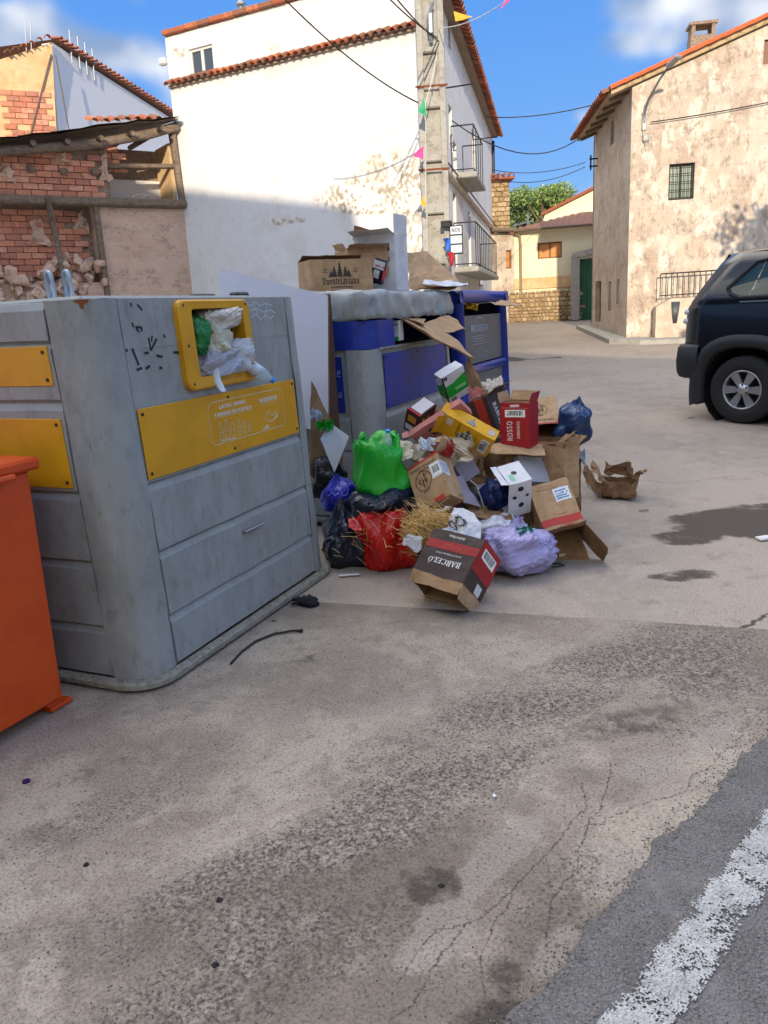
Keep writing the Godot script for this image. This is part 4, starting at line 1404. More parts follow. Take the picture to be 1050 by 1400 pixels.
func far_houses():
	var xf := Transform3D(Vector3(0.951, 0.000, 0.309), Vector3(0, 1, 0), Vector3(-0.309, 0.000, 0.951), Vector3(5.295, 0.986, -30.508))
	var t := thing("yellow_house", "pale yellow house with brown tiled roof and orange shuttered window, at the street end", "house", xf)
	var mb := MB.new()
	var e := [Vector2(0.032, 3.206), Vector2(2.451, 3.344), Vector2(0.851, 2.765), Vector2(1.716, 2.197)]
	var ey: float = e[0].y
	holed(mb, 0, -0.2, 6.0, ey, [[e[2].x, e[3].y, e[3].x, e[2].y]], 0.2)
	part("wall", mb, M.cream, t)
	window(t, "window", Transform3D(), (e[2] + e[3]) / 2, e[3].x - e[2].x, e[2].y - e[3].y, 0.12, mat("7a5632", 0.6), M.shutter, 2)
	var band := [Vector2(0.124, 1.553), Vector2(0.120, 1.161)]
	mb = MB.new()
	mb.box(Vector3(3.0, (band[0].y + band[1].y) / 2, 0.03), Vector3(6.0, band[0].y - band[1].y, 0.06))
	part("stone_band", mb, M.ochre_wall, t)
	# left face
	var left := xf.affine_inverse() * Transform3D(Vector3(0.883, 0.000, -0.469), Vector3(0, 1, 0), Vector3(0.469, -0.000, 0.883), Vector3(5.295, 0.986, -30.508))
	mb = MB.new()
	mb.xf = left
	var lw := [Vector2(-0.563, 2.880), Vector2(-0.369, 2.574), Vector2(-0.111, 1.927)]
	holed(mb, -1.3, -0.3, 0.0, ey - 0.05, [[minf(lw[1].x, lw[2].x), lw[2].y, maxf(lw[1].x, lw[2].x), lw[1].y]], 0.15)
	part("wall", mb, M.stained, t)
	window(t, "window", left, (lw[1] + lw[2]) / 2, absf(lw[2].x - lw[1].x), lw[1].y - lw[2].y, 0.08, mat("7a5632", 0.6), M.shutter, 1)
	# roof: ribbed with curved tiles, hipped at the left
	mb = MB.new()
	var r := [Vector2(1.271, 3.736), Vector2(2.725, 3.689)]
	var pitch: float = r[0].y - ey
	for k in 26:
		var x0 := -0.3 + k * 0.24
		for h in 2:
			var a := x0 + h * 0.12
			var b := a + 0.12
			var la := clampf(a + 0.3, 0.0, 2.2) / 2.2
			var lb := clampf(b + 0.3, 0.0, 2.2) / 2.2
			var ya := 0.04 if h == 0 else 0.0
			var yb := 0.0 if h == 0 else 0.04
			mb.quad(Vector3(a, ey + ya, 0.35), Vector3(b, ey + yb, 0.35), Vector3(b, ey + yb + pitch * lb * 1.35, 0.35 - 3.2 * lb), Vector3(a, ey + ya + pitch * la * 1.35, 0.35 - 3.2 * la))
	part("roof", mb, M.tile[2], t)
	mb = MB.new()
	mb.xf = left
	mb.bev(Vector3(-0.65, ey + 0.05, 0.1), Vector3(1.5, 0.12, 0.5), 0.03)
	part("eave", mb, M.timber, t)
	mb = MB.new(true)
	mb.tube([Vector3(0.05, ey - 0.05, 0.25), Vector3(0.22, ey - 0.15, 0.12), Vector3(0.24, ey - 0.5, 0.08), Vector3(0.24, 0.2, 0.08)], 0.05, 8)
	part("downpipe", mb, mat("8f7e60", 0.7), t)
	mb = MB.new()
	mb.bev(Vector3(2.6, ey + 0.01, 0.38), Vector3(5.2, 0.08, 0.1), 0.02)
	part("gutter", mb, mat("6a5a48", 0.7), t)
	# house behind, its gable over the roof
	var back := Wall_back()
	mb = MB.new()
	mb.prism(back, Transform3D(Basis(), Vector3(0, 0, -4.0)), 3.0)
	var g := single("yellow_gable_house", mb, M.cream, "pale yellow gable rising above the brown tiled roof", "house", xf)
	mb = MB.new()
	mb.box(Vector3(back[2].x - 0.35, back[2].y - 1.0, -3.98), Vector3(0.5, 0.35, 0.06))
	part("window", mb, mat("6a4c36", 0.7), g)
	mb = MB.new()
	var dv: Vector2 = back[2] - back[1]
	mb.box(Vector3((back[1].x + back[2].x) / 2, (back[1].y + back[2].y) / 2 + 0.05, -5.4), Vector3(dv.length() + 0.3, 0.1, 3.2), Basis(Vector3(0, 0, 1), dv.angle()))
	part("roof", mb, M.tile[1], g)
	# rubble stone wall at its foot
	var sw := thing("rubble_wall", "rough rubble stone wall at the foot of the yellow house", "wall", xf)
	mb = MB.new()
	var top: float = 1.053
	mb.box(Vector3(1.1, top / 2 - 0.2, 0.22), Vector3(2.5, top + 0.3, 0.35))
	part("core", mb, M.mortar, sw)
	var q := RandomNumberGenerator.new()
	q.seed = 51
	var y := 0.0
	var kinds := [MB.new(), MB.new(), MB.new()]
	while y < top:
		var h := q.randf_range(0.09, 0.17)
		var x := -0.12
		while x < 2.35:
			var w := q.randf_range(0.1, 0.26)
			kinds[q.randi() % 3].bev(Vector3(x + w / 2, y + h / 2, 0.4 + q.randf_range(-0.02, 0.03)), Vector3(w - 0.02, h - 0.02, 0.12), 0.03, Basis(Vector3(0, 0, 1), q.randf_range(-0.12, 0.12)))
			x += w
		y += h
	for k in 3:
		var s := part("stones", kinds[k], M.stone[k], sw)
		s.set_meta("kind", "stuff")
	# stone tower
	var tp := Vector3(4.784, 1.001, -31.500)
	tp.y = 1.0
	var tw := thing("stone_tower", "narrow old stone block house with tiled roof, beyond the white house", "house", tp)
	mb = MB.new()
	mb.box(Vector3(-0.4, 2.5, 0), Vector3(1.55, 5.0, 1.5))
	part("core", mb, M.mortar, tw)
	kinds = [MB.new(), MB.new(), MB.new()]
	y = 0.0
	while y < 4.95:
		var h := q.randf_range(0.14, 0.22)
		var x := -1.2
		while x < 0.36:
			var w := q.randf_range(0.18, 0.4)
			w = minf(w, 0.4 - x)
			kinds[q.randi() % 3].bev(Vector3(x + w / 2, y + h / 2, 0.77), Vector3(w - 0.015, h - 0.015, 0.1), 0.02)
			x += w
		y += h
	for k in 3:
		var s := part("stones", kinds[k], M.stone[k], tw)
		s.set_meta("kind", "stuff")
	mb = MB.new()
	mb.bev(Vector3(-0.4, 5.05, 0.1), Vector3(1.9, 0.08, 2.0), 0.02)
	part("roof", mb, M.tile[0], tw)
	tile_row(tw, Vector3(-1.35, 5.13, 0.95), Vector3(0.55, 5.13, 0.95), Vector3(0, 0, 1), 0.2, 0.45, 0.09, 0.3, 52)
	# low white outhouse with a red roof between tower and yellow house
	var oh := Vector3(6.464, 4.426, -38.000)
	mb = MB.new()
	mb.box(Vector3(0, -1.2, 0), Vector3(0.9, 3.0, 1.0))
	var ow := single("white_outhouse", mb, M.white_plain, "small white gable with red tiles, between stone block and yellow roof", "house", oh + Vector3(0, -0.2, 0))
	mb = MB.new()
	mb.bev(Vector3(0, 0.42, 0.1), Vector3(1.15, 0.22, 1.3), 0.05)
	part("roof", mb, M.tile[0], ow)
	# green gate in a rendered porch
	var gp := Vector3(7.190, 0.954, -29.354)
	var gx := Transform3D(Basis(Vector3.UP, -0.25), gp)
	var gt := thing("green_gate", "dark green metal gate in a grey porch, beside the stained house", "gate", gx)
	mb = MB.new()
	mb.bev(Vector3(0.08, 1.1, 0), Vector3(0.3, 2.2, 0.5), 0.02)
	mb.box(Vector3(0.6, 2.32, 0), Vector3(1.3, 0.2, 0.5), Basis(Vector3(0, 0, 1), 0.18))
	part("porch", mb, M.concrete, gt)
	for k in 3:
		mb = MB.new()
		mb.bev(Vector3(0.35 + k * 0.24, 1.06, -0.12), Vector3(0.232, 2.1, 0.04), 0.01)
		part("door_panel", mb, M.green_door, gt)
	# a metal mast in front of the trees
	mb = MB.new()
	mb.tube([Vector3.ZERO, Vector3(0, 4.0, 0)], 0.05, 6)
	mb.tube([Vector3(-0.8, 3.4, 0), Vector3(0.3, 3.6, 0)], 0.03, 5)
	single("mast", mb, M.galv, "thin grey metal mast standing before the trees", "mast", Vector3(8.563, 2.335, -45.000))


func Wall_back() -> Array:
	return [Vector2(0.390, 3.103), Vector2(0.687, 4.129), Vector2(2.609, 4.905), Vector2(4.523, 3.761), Vector2(4.550, 2.800)]


# houses behind the viewpoint: they keep the sun off the containers
func houses_behind():
	var turn := Transform3D(Basis(Vector3.UP, PI), Vector3.ZERO) * Transform3D(Basis.from_scale(Vector3(-1, 1, 1)), Vector3.ZERO)
	var t := thing("shading_house", "tall plastered house behind the viewpoint that shades the containers", "house", Vector3(0, 0, 11))
	var mb := MB.new()
	mb.prism([Vector2(-21, 0), Vector2(-2.35, 0), Vector2(-2.35, 10.57), Vector2(-11, 13.62), Vector2(-21, 10.12)], turn, 6.0)
	part("wall", mb, M.cream, t)
	mb = MB.new()
	mb.box(Vector3(-6.35, 12.17, 3.0), Vector3(9.85, 0.2, 6.6), Basis(Vector3(0, 0, 1), -atan(0.352)))
	mb.box(Vector3(-16.3, 11.87, 3.0), Vector3(11.5, 0.2, 6.6), Basis(Vector3(0, 0, 1), atan(0.35)))
	part("roof", mb, M.tile[1], t)
	for k in 6:
		mb = MB.new()
		mb.bev(Vector3(-18 + k * 2.8, 3.2 + 3.0 * (k % 2), -0.02), Vector3(1.0, 1.5, 0.1), 0.02)
		part("window", mb, mat("4a4038", 0.4), t)
	t = thing("shading_house", "lower plastered house behind the viewpoint that shades the street", "house", Vector3(0, 0, 11.3))
	mb = MB.new()
	mb.prism([Vector2(-2.2, 0), Vector2(17, 0), Vector2(17, 7.2), Vector2(4.5, 7.58), Vector2(1.7, 8.6), Vector2(-2.2, 9.3)], turn, 6.0)
	part("wall", mb, M.stained, t)
	for k in 5:
		mb = MB.new()
		mb.bev(Vector3(0 + k * 3.2, 3.2, -0.02), Vector3(1.0, 1.5, 0.1), 0.02)
		part("window", mb, mat("4a4038", 0.4), t)
	tree("roadside_tree", "leafy tree beyond the right edge whose shade dapples the stained house", Vector3(9.1, gyd(9), -9.0), 6.3, 2.3, 4200, 0.22, ["5e7a3c", "6d8c40", "4c6a32"], 181)


func buildings():
	white_house()
	right_house()
	ruin()
	upper_left_house()
	far_houses()
	houses_behind()


func cable(pts: Array, sag: float, r: float, label: String, m: Material):
	var mb := MB.new()
	var path := []
	for k in 13:
		var t := k / 12.0
		path.append(pts[0].lerp(pts[1], t) - Vector3(0, sag * 4 * t * (1 - t), 0) - pts[0])
	mb.tube(path, r, 4)
	single("overhead_cable", mb, m, label, "cable", pts[0], "overhead cables")


func pennant(at: Vector3, a: Vector3, b: Vector3, c: Vector3, col: String, label: String):
	var mb := MB.new(true)
	mb.crumple(0.03, 6.0, at.x)
	var rows := []
	for i in 7:
		var row := []
		for j in 7:
			row.append(a.lerp(b, j / 6.0).lerp(c, i / 6.0 * 0.92) - at)
		rows.append(row)
	mb.surf(rows, false)
	var m := mat(col, 0.6)
	m.backlight_enabled = true
	m.backlight = Color(col) * 0.35
	single("pennant", mb, m, label, "pennant", at, "fiesta pennants")


func street_things():
	# concrete power pole with recessed panels
	var t := thing("power_pole", "pale concrete power pole with recessed panels, before the white house corner", "pole", Transform3D(Basis(Vector3.UP, -0.12), Vector3(1.098, 0.324, -13.600)))
	var H := 9.5
	var w0 := 0.46
	var mb := MB.new()
	for s in [-1, 1]:
		var a := Vector3(s * (w0 / 2 - 0.045), 0, 0)
		var b := Vector3(s * (w0 / 2 - 0.085), H, 0)
		for f in [[-1, 1], [1, 1], [1, -1], [-1, -1]]:
			var g: Array = {Vector2i(-1, 1): [1, 1], Vector2i(1, 1): [1, -1], Vector2i(1, -1): [-1, -1], Vector2i(-1, -1): [-1, 1]}[Vector2i(f[0], f[1])]
			mb.quad(a + Vector3(f[0] * 0.045, 0, f[1] * 0.16), a + Vector3(g[0] * 0.045, 0, g[1] * 0.16), b + Vector3(g[0] * 0.045, 0, g[1] * 0.13), b + Vector3(f[0] * 0.045, 0, f[1] * 0.13))
	part("flange", mb, M.concrete, t)
	mb = MB.new()
	mb.box(Vector3(0, H / 2, 0), Vector3(0.3, H, 0.08))
	part("web", mb, M.concrete, t)
	for k in 12:
		mb = MB.new()
		mb.bev(Vector3(0, 0.5 + k * 0.78, 0.06), Vector3(0.34, 0.16, 0.14), 0.02)
		part("crosspiece", mb, M.concrete, t)
	mb = MB.new()
	for y in [3.42, 4.62]: mb.box(Vector3(0, y, 0.165), Vector3(0.5, 0.03, 0.01))
	part("metal_band", mb, M.rust, t)
	mb = MB.new()
	mb.tube([Vector3(0.02, 5.2, 0.2), Vector3(-0.02, 5.5, 0.22), Vector3(0.06, 5.75, 0.2)], 0.03, 6)
	mb.bev(Vector3(0.02, 5.45, 0.25), Vector3(0.09, 0.3, 0.08), 0.02)
	part("cable_clamp", mb, M.galv, t)
	# notice board strapped to the pole, with blue and red bits of bunting under it
	var nb := thing("notice_board", "small framed street notice with white panels, strapped to the power pole", "sign", Transform3D(Basis(Vector3.UP, -0.35), Vector3(1.379, 2.651, -13.250)))
	mb = MB.new()
	mb.bev(Vector3.ZERO, Vector3(0.21, 0.44, 0.02), 0.004)
	part("frame", mb, mat("2b3340", 0.5), nb)
	for k in 3:
		mb = MB.new()
		mb.box(Vector3(0, 0.145 - k * 0.14, 0.012), Vector3(0.18, 0.115, 0.006))
		part("panel", mb, mat("dcdfe2", 0.5), nb)
	mb = MB.new()
	write(mb, "NOE", Vector2(0, 0.15), 0.14, 0.06, Transform3D(Basis(), Vector3(0, 0, 0.017)), bold)
	part("lettering", mb, mat("2b3340", 0.6), nb)
	mb = MB.new()
	mb.bev(Vector3(-0.16, 0.25, -0.02), Vector3(0.16, 0.1, 0.14), 0.01)
	part("bracket", mb, M.iron, nb)
	for k in [[Vector3(1.221, 2.588, -13.200), "2f6fd8", "crumpled blue plastic rag tied under the notice board"], [Vector3(1.272, 2.364, -13.200), "d8323c", "crumpled red plastic rag hanging below the notice board"]]:
		mb = MB.new(true)
		mb.crumple(0.03, 12.0, k[0].y)
		mb.tube([Vector3(0.0, 0.09, 0), Vector3(0.02, 0, 0.02), Vector3(0.01, -0.1, 0)], 0.05, 9, true, 0.5)
		single("rag", mb, mat(k[1], 0.5), k[2], "rag", k[0], "rags on the power pole")
	# fiesta pennants and their strings
	var d := 12.6
	pennant(Vector3(1.320, 5.119, -11.000), Vector3(1.185, 5.166, -11.000), Vector3(1.218, 5.059, -11.000), Vector3(1.428, 5.090, -11.000), "d9a514", "yellow pennant high above the street, right of the power pole top")
	pennant(Vector3(1.639, 4.867, -10.000), Vector3(1.588, 4.811, -10.000), Vector3(1.656, 4.924, -10.000), Vector3(1.747, 4.949, -10.000), "d83a9c", "pink pennant high above the street beside the sky")
	pennant(Vector3(0.911, 4.535, -13.000), Vector3(0.928, 4.684, -13.000), Vector3(0.951, 4.412, -13.000), Vector3(0.833, 4.498, -13.000), "17a06a", "green pennant on the left edge of the power pole")
	pennant(Vector3(0.810, 3.928, -13.000), Vector3(0.902, 4.017, -13.000), Vector3(0.884, 3.821, -13.000), Vector3(0.719, 3.881, -13.000), "d83a8c", "pink pennant on the left edge of the power pole")
	pennant(Vector3(0.861, 3.235, -13.000), Vector3(0.887, 3.319, -13.000), Vector3(0.903, 3.148, -13.000), Vector3(0.802, 3.164, -13.000), "e0a818", "yellow pennant low on the left edge of the power pole")
	var white := mat("d6d4cc", 0.7)
	cable([Vector3(1.164, 5.353, -13.200), Vector3(0.947, 4.613, -13.000)], 0.05, 0.006, "thin white string down to the green pennant", white)
	cable([Vector3(0.947, 4.613, -13.000), Vector3(0.902, 3.086, -13.200)], 0.02, 0.006, "thin white string from green to lower yellow pennant", white)
	cable([Vector3(1.215, 5.728, -13.400), Vector3(1.713, 4.712, -9.000)], 0.1, 0.006, "thin white string carrying the two high pennants", white)
	# overhead cables
	cable([Vector3(-0.885, 5.383, -11.000), Vector3(0.932, 4.724, -13.600)], 0.12, 0.012, "single black cable slanting down across the white facade", M.black)
	cable([Vector3(0.149, 5.212, -10.000), Vector3(1.188, 5.590, -13.400)], 0.05, 0.012, "upper of two black cables meeting the top of the power pole", M.black)
	cable([Vector3(0.271, 5.206, -10.000), Vector3(1.209, 5.539, -13.400)], 0.05, 0.012, "lower of two black cables meeting the top of the power pole", M.black)
	cable([Vector3(3.426, 6.711, -24.000), Vector3(6.206, 6.358, -21.000)], 0.15, 0.014, "upper dark cable crossing the street between the houses", M.black)
	cable([Vector3(1.849, 5.398, -18.000), Vector3(6.339, 6.262, -25.000)], 0.55, 0.014, "sagging dark cable crossing the street between the houses", M.black)
	cable([Vector3(4.431, 6.274, -30.000), Vector3(7.229, 6.036, -28.000)], 0.2, 0.012, "thin upper far cable near the end of the street", M.black)
	cable([Vector3(4.426, 6.009, -30.000), Vector3(7.231, 5.902, -28.000)], 0.3, 0.012, "thin lower far cable near the end of the street", M.black)
	cable([Vector3(6.623, 5.529, -19.818), Vector3(12.138, 6.179, -18.845)], 0.1, 0.012, "dark cable running along the stained gable wall", M.black)
	# lamp on the gable
	var xf := Transform3D(Vector3(0.985, 0.000, 0.174), Vector3(0, 1, 0), Vector3(-0.174, 0.000, 0.985), Vector3(6.229, 0.579, -19.987))
	var lp := thing("street_lamp", "grey wall mounted street lamp on the stained gable", "lamp", xf * Transform3D(Basis(), Vector3(0.28, 5.05, 0)))
	mb = MB.new(true)
	mb.tube([Vector3(0, -0.1, 0.05), Vector3(0, 0.1, 0.1), Vector3(0.05, 0.35, 0.3), Vector3(0.2, 0.62, 0.75), Vector3(0.34, 0.8, 1.0)], 0.025, 8)
	part("arm", mb, M.galv, lp)
	mb = MB.new()
	mb.bev(Vector3(0.42, 0.86, 1.15), Vector3(0.16, 0.07, 0.4), 0.025, Basis(Vector3.UP, 0.5) * Basis(Vector3(1, 0, 0), -0.3))
	part("lamp_head", mb, mat("8a8f92", 0.4), lp)
	mb = MB.new()
	mb.bev(Vector3(0, -0.05, 0.03), Vector3(0.09, 0.4, 0.06), 0.01)
	part("bracket", mb, M.galv, lp)
	mb = MB.new()
	mb.bev(Vector3(0.04, -0.42, 0.05), Vector3(0.13, 0.16, 0.1), 0.03)
	mb.tube([Vector3(0, -0.2, 0.04), Vector3(-0.02, -0.35, 0.05), Vector3(0.05, -0.6, 0.04), Vector3(0.13, -0.5, 0.04), Vector3(0.1, -0.3, 0.04)], 0.012, 5)
	part("junction_box", mb, mat("b5b2aa", 0.6), lp)
	# litter bin on a post
	var bp := Vector3(7.228, 0.561, -19.537)
	var bn := thing("litter_bin", "grey metal litter bin on a post beside the stained house", "bin", Transform3D(Basis(Vector3.UP, 0.2), bp))
	mb = MB.new(true)
	mb.lathe([Vector2(0.001, 0.42), Vector2(0.16, 0.42), Vector2(0.185, 0.92), Vector2(0.175, 0.92), Vector2(0.15, 0.45)], 18, Transform3D())
	part("bucket", mb, mat("55585a", 0.55, 0.4), bn)
	mb = MB.new()
	mb.tube([Vector3(0.24, 0, -0.05), Vector3(0.24, 1.0, -0.05)], 0.035, 8)
	mb.box(Vector3(0.2, 0.8, -0.04), Vector3(0.1, 0.04, 0.04))
	part("post", mb, M.galv, bn)


# a face of a container: along x, up y, outwards z
func face_of(side: int, L: float, D: float) -> Array:      # [frame, length]
	match side:
		0: return [Transform3D(), L]
		1: return [Transform3D(Basis(Vector3.UP, PI / 2), Vector3(L, 0, 0)), D]
		2: return [Transform3D(Basis(Vector3.UP, PI), Vector3(L, 0, -D)), L]
	return [Transform3D(Basis(Vector3.UP, -PI / 2), Vector3(0, 0, -D)), D]


func strip(mb: MB, f: Transform3D, a0: float, a1: float, y0: float, y1: float, rec: float):   # a pressed panel with a sloping upper lip
	var pr := [Vector2(y0, -rec), Vector2(y0 + 0.004, 0.0), Vector2(y1 - 0.034, 0.0), Vector2(y1 - 0.03, -0.001), Vector2(y1 - 0.004, -rec + 0.004), Vector2(y1, -rec)]
	for i in pr.size() - 1:
		mb.cut(f * Vector3(a0, pr[i].x, pr[i].y), f * Vector3(a1, pr[i].x, pr[i].y), f * Vector3(a1, pr[i + 1].x, pr[i + 1].y), f * Vector3(a0, pr[i + 1].x, pr[i + 1].y), 12, 2 if i == 1 else 1)
	for e in [a0, a1]:
		mb.quad(f * Vector3(e, y0, -rec), f * Vector3(e, y0, 0), f * Vector3(e, y1 - 0.034, 0), f * Vector3(e, y1, -rec))


func plate(parent: Node3D, called: String, lean: Transform3D, f: Transform3D, x0, y0, x1, y1, z0: float, m: Material, bolts := true) -> MeshInstance3D:
	var mb := MB.new()
	mb.xf = lean * f
	mb.bev(Vector3((x0 + x1) / 2, (y0 + y1) / 2, z0 + 0.003), Vector3(x1 - x0, y1 - y0, 0.006), 0.002)
	var p := part(called, mb, m, parent)
	if bolts:
		var b := MB.new()
		b.xf = lean * f
		var xs := [x0 + 0.025, (x0 + x1) / 2, x1 - 0.025] if x1 - x0 > 0.9 else [x0 + 0.025, x1 - 0.025]
		for x in xs:
			for y in [y0 + 0.025, y1 - 0.025]:
				b.lathe([Vector2(0.008, 0.0), Vector2(0.0075, 0.004), Vector2(0.001, 0.005)], 8, Transform3D(Basis(Vector3(1, 0, 0), PI / 2), Vector3(x, y, z0 + 0.006)))
		part("bolts", b, M.iron, p)
	return p


func columns(parent: Node3D, lean: Transform3D, L, D, y0: float, y1: float, m: Material, sd: int):
	var r := 0.165
	var e := 0.2
	for c in 4:
		var f: Array = face_of(c, L, D)
		var mb := MB.new(true)
		mb.xf = lean
		mb.crumple(0.012, 2.6, sd + c)
		var pl := [Vector2(0, -e), Vector2(0, -e * 0.93)]
		for k in 9:
			var a := PI - PI / 2 * k / 8
			pl.append(Vector2(r + cos(a) * r, -r + sin(a) * r))
		pl.append_array([Vector2(e * 0.93, 0), Vector2(e, 0)])
		var rows := []
		for j in 15:
			var y := lerpf(y0, y1, j / 14.0)
			var row := []
			for p in pl: row.append(f[0] * Vector3(p.x, y, p.y))
			rows.append(row)
		mb.surf(rows, false)
		var o := part("corner_column", mb, m, parent)
		var s := MB.new()
		s.xf = lean
		for q in [[Vector2(e, 0), Vector2(e, -0.03)], [Vector2(0, -e), Vector2(0.03, -e)]]:
			s.quad(f[0] * Vector3(q[0].x, y0, q[0].y), f[0] * Vector3(q[1].x, y0, q[1].y), f[0] * Vector3(q[1].x, y1, q[1].y), f[0] * Vector3(q[0].x, y1, q[0].y))
		part("column_seam", s, m, o)


func base_rim(parent: Node3D, L: float, D: float):
	var pts := []
	for c in [[L, 0.0, 0], [0.0, 0.0, 1], [0.0, -D, 2], [L, -D, 3]]:
		for k in 9:
			var a: float = PI / 2 * c[2] + PI / 2 * k / 8
			var m := Vector2(c[0] + (-0.15 if c[0] > 0 else 0.15), c[1] + (-0.15 if c[1] > -0.1 else 0.15))
			pts.append(m + Vector2(cos(a), sin(a)) * 0.185)
	var mb := MB.new()
	mb.crumple(0.008, 4.0, 2)
	var prof := [[0.012, -0.01], [0.016, 0.006], [0.038, 0.006], [0.046, -0.004], [0.05, -0.05]]
	var mid := Vector2(L / 2, -D / 2)
	for i in pts.size():
		var a: Vector2 = pts[i]
		var b: Vector2 = pts[(i + 1) % pts.size()]
		for k in prof.size() - 1:
			var q := []
			for v in [[b, k], [a, k], [a, k + 1], [b, k + 1]]:
				var o: Vector2 = v[0] + (v[0] - mid).normalized() * prof[v[1]][1]
				q.append(Vector3(o.x, prof[v[1]][0], o.y))
			mb.quad(q[1], q[0], q[3], q[2])
	part("base_rim", mb, M.grimy, parent)
	mb = MB.new()
	mb.box(Vector3(L / 2, 0.03, -D / 2), Vector3(L - 0.2, 0.06, D - 0.2))
	part("floor_pan", mb, M.iron, parent)


func yellow_container():
	var xf := Transform3D(Vector3(0.399, 0.000, -0.917), Vector3(0, 1, 0), Vector3(0.917, -0.000, 0.399), Vector3(-1.079, 0.000, -3.231))
	var L := 1.8
	var D := 1.55
	var H := 1.72
	var rec := 0.02
	var k := 0.038
	var lean := Transform3D(Basis(Vector3(1, 0, 0), Vector3(-0.399 * k, 1, -0.917 * k), Vector3(0, 0, 1)), Vector3.ZERO)
	var t := thing("recycling_container", "large grey steel recycling container with yellow plates, bags stuffed in its hatch", "container", xf)
	var g: Material = M.grey_paint
	base_rim(t, L, D)
	columns(t, lean, L, D, 0.05, H - 0.01, g, 3)
	# walls behind the panels; the front one stops below the hatch
	var mb := MB.new()
	mb.xf = lean
	for s in 4:
		var f: Array = face_of(s, L, D)
		var top := 1.24 if s == 0 else H - 0.01
		mb.quad(f[0] * Vector3(0.2, 0.05, -rec), f[0] * Vector3(f[1] - 0.2, 0.05, -rec), f[0] * Vector3(f[1] - 0.2, top, -rec), f[0] * Vector3(0.2, top, -rec))
	part("wall", mb, g, t)
	for s in 4:
		var f: Array = face_of(s, L, D)
		var rows := [[0.06, 0.292], [0.3, 0.598], [0.606, 0.912]]
		if s != 0: rows.append_array([[0.92, 1.3], [1.31, 1.545], [1.553, H - 0.012]])
		for r in rows:
			mb = MB.new()
			mb.xf = lean
			mb.crumple(0.006, 2.5, 4 + s)
			strip(mb, f[0], 0.206, f[1] - 0.206, r[0], r[1], rec)
			part("side_panel", mb, g, t)
	# front, upper part, with the hatch opening
	var hx0 := 0.66
	var hx1 := 1.11
	var hy0 := 1.335
	var hy1 := 1.665
	mb = MB.new()
	mb.xf = lean * Transform3D(Basis(), Vector3(0, 0, -0.004))
	holed(mb, 0.206, 1.553, L - 0.206, H - 0.012, [[hx0, 1.5, hx1, hy1]], 0.02)
	mb.quad(Vector3(0.206, 1.553, 0), Vector3(0.206, 1.553, -0.02), Vector3(L - 0.206, 1.553, -0.02), Vector3(L - 0.206, 1.553, 0))
	part("side_panel", mb, g, t)
	mb = MB.new()
	mb.xf = lean * Transform3D(Basis(), Vector3(0, 0, -0.006))
	holed(mb, 0.206, 0.92, L - 0.206, 1.545, [[hx0, hy0, hx1, 1.6]], 0.02)
	part("side_panel", mb, g, t)
	mb = MB.new()
	mb.xf = lean
	mb.quad(Vector3(hx0, hy0, -0.01), Vector3(hx1, hy0, -0.01), Vector3(hx1, hy0 - 0.1, -0.6), Vector3(hx0, hy0 - 0.1, -0.6))
	mb.quad(Vector3(hx0, hy1, -0.01), Vector3(hx1, hy1, -0.01), Vector3(hx1, hy1, -0.6), Vector3(hx0, hy1, -0.6))
	for x in [hx0, hx1]: mb.quad(Vector3(x, hy0, -0.01), Vector3(x, hy1, -0.01), Vector3(x, hy1, -0.6), Vector3(x, hy0 - 0.1, -0.6))
	mb.quad(Vector3(hx0, hy0 - 0.1, -0.6), Vector3(hx1, hy0 - 0.1, -0.6), Vector3(hx1, hy1, -0.6), Vector3(hx0, hy1, -0.6))
	part("hatch_chute", mb, M.inside, t)
	# hatch frame with rounded corners
	mb = MB.new()
	mb.xf = lean
	var oc := [0.565, 1.283, 1.168, 1.702]
	var ring := func(x0, y0, x1, y1, r, z):
		var o := []
		for c in [[x1, y1, 0], [x0, y1, 1], [x0, y0, 2], [x1, y0, 3]]:
			for q in 5:
				var a: float = PI / 2 * (c[2] + q / 4.0)
				o.append(Vector3(c[0] + (-r if c[0] == x1 else r) + cos(a) * r, c[1] + (-r if c[1] == y1 else r) + sin(a) * r, z))
		return o
	var rings := [ring.call(oc[0], oc[1], oc[2], oc[3], 0.05, -0.006), ring.call(oc[0], oc[1], oc[2], oc[3], 0.05, 0.022), ring.call(oc[0] + 0.008, oc[1] + 0.008, oc[2] - 0.008, oc[3] - 0.008, 0.045, 0.03), ring.call(hx0 + 0.005, hy0 + 0.005, hx1 - 0.005, hy1 - 0.005, 0.02, 0.026), ring.call(hx0 + 0.01, hy0 + 0.01, hx1 - 0.01, hy1 - 0.01, 0.02, -0.05)]
	mb.surf(rings, true)
	var fr := part("hatch_frame", mb, M.yellow, t)
	mb = MB.new()
	mb.xf = lean
	for x in [oc[0] + 0.04, oc[2] - 0.035]:
		for y in [oc[1] + 0.03, (oc[1] + oc[3]) / 2, oc[3] - 0.025]:
			mb.lathe([Vector2(0.008, 0.0), Vector2(0.001, 0.005)], 8, Transform3D(Basis(Vector3(1, 0, 0), PI / 2), Vector3(x, y, 0.029)))
	part("bolts", mb, M.iron, fr)
	# yellow plates and their print
	var p := plate(t, "yellow_plate", lean, Transform3D(), 0.212, 0.932, 1.585, 1.246, -0.002, M.yellow)
	var front := lean * Transform3D(Basis(), Vector3(0, 0, 0.0052))
	mb = MB.new()
	write(mb, "LATAS, BRIKS", Vector2(0.93, 1.178), 0.24, 0.022, front, bold)
	write(mb, "Y ENVASES DE PLÁSTICO", Vector2(0.93, 1.147), 0.34, 0.022, front, bold)
	write(mb, "NO DEPOSITAR", Vector2(1.28, 1.166), 0.18, 0.022, front, bold)
	part("lettering", mb, M.whiteprint, p)
	mb = MB.new()
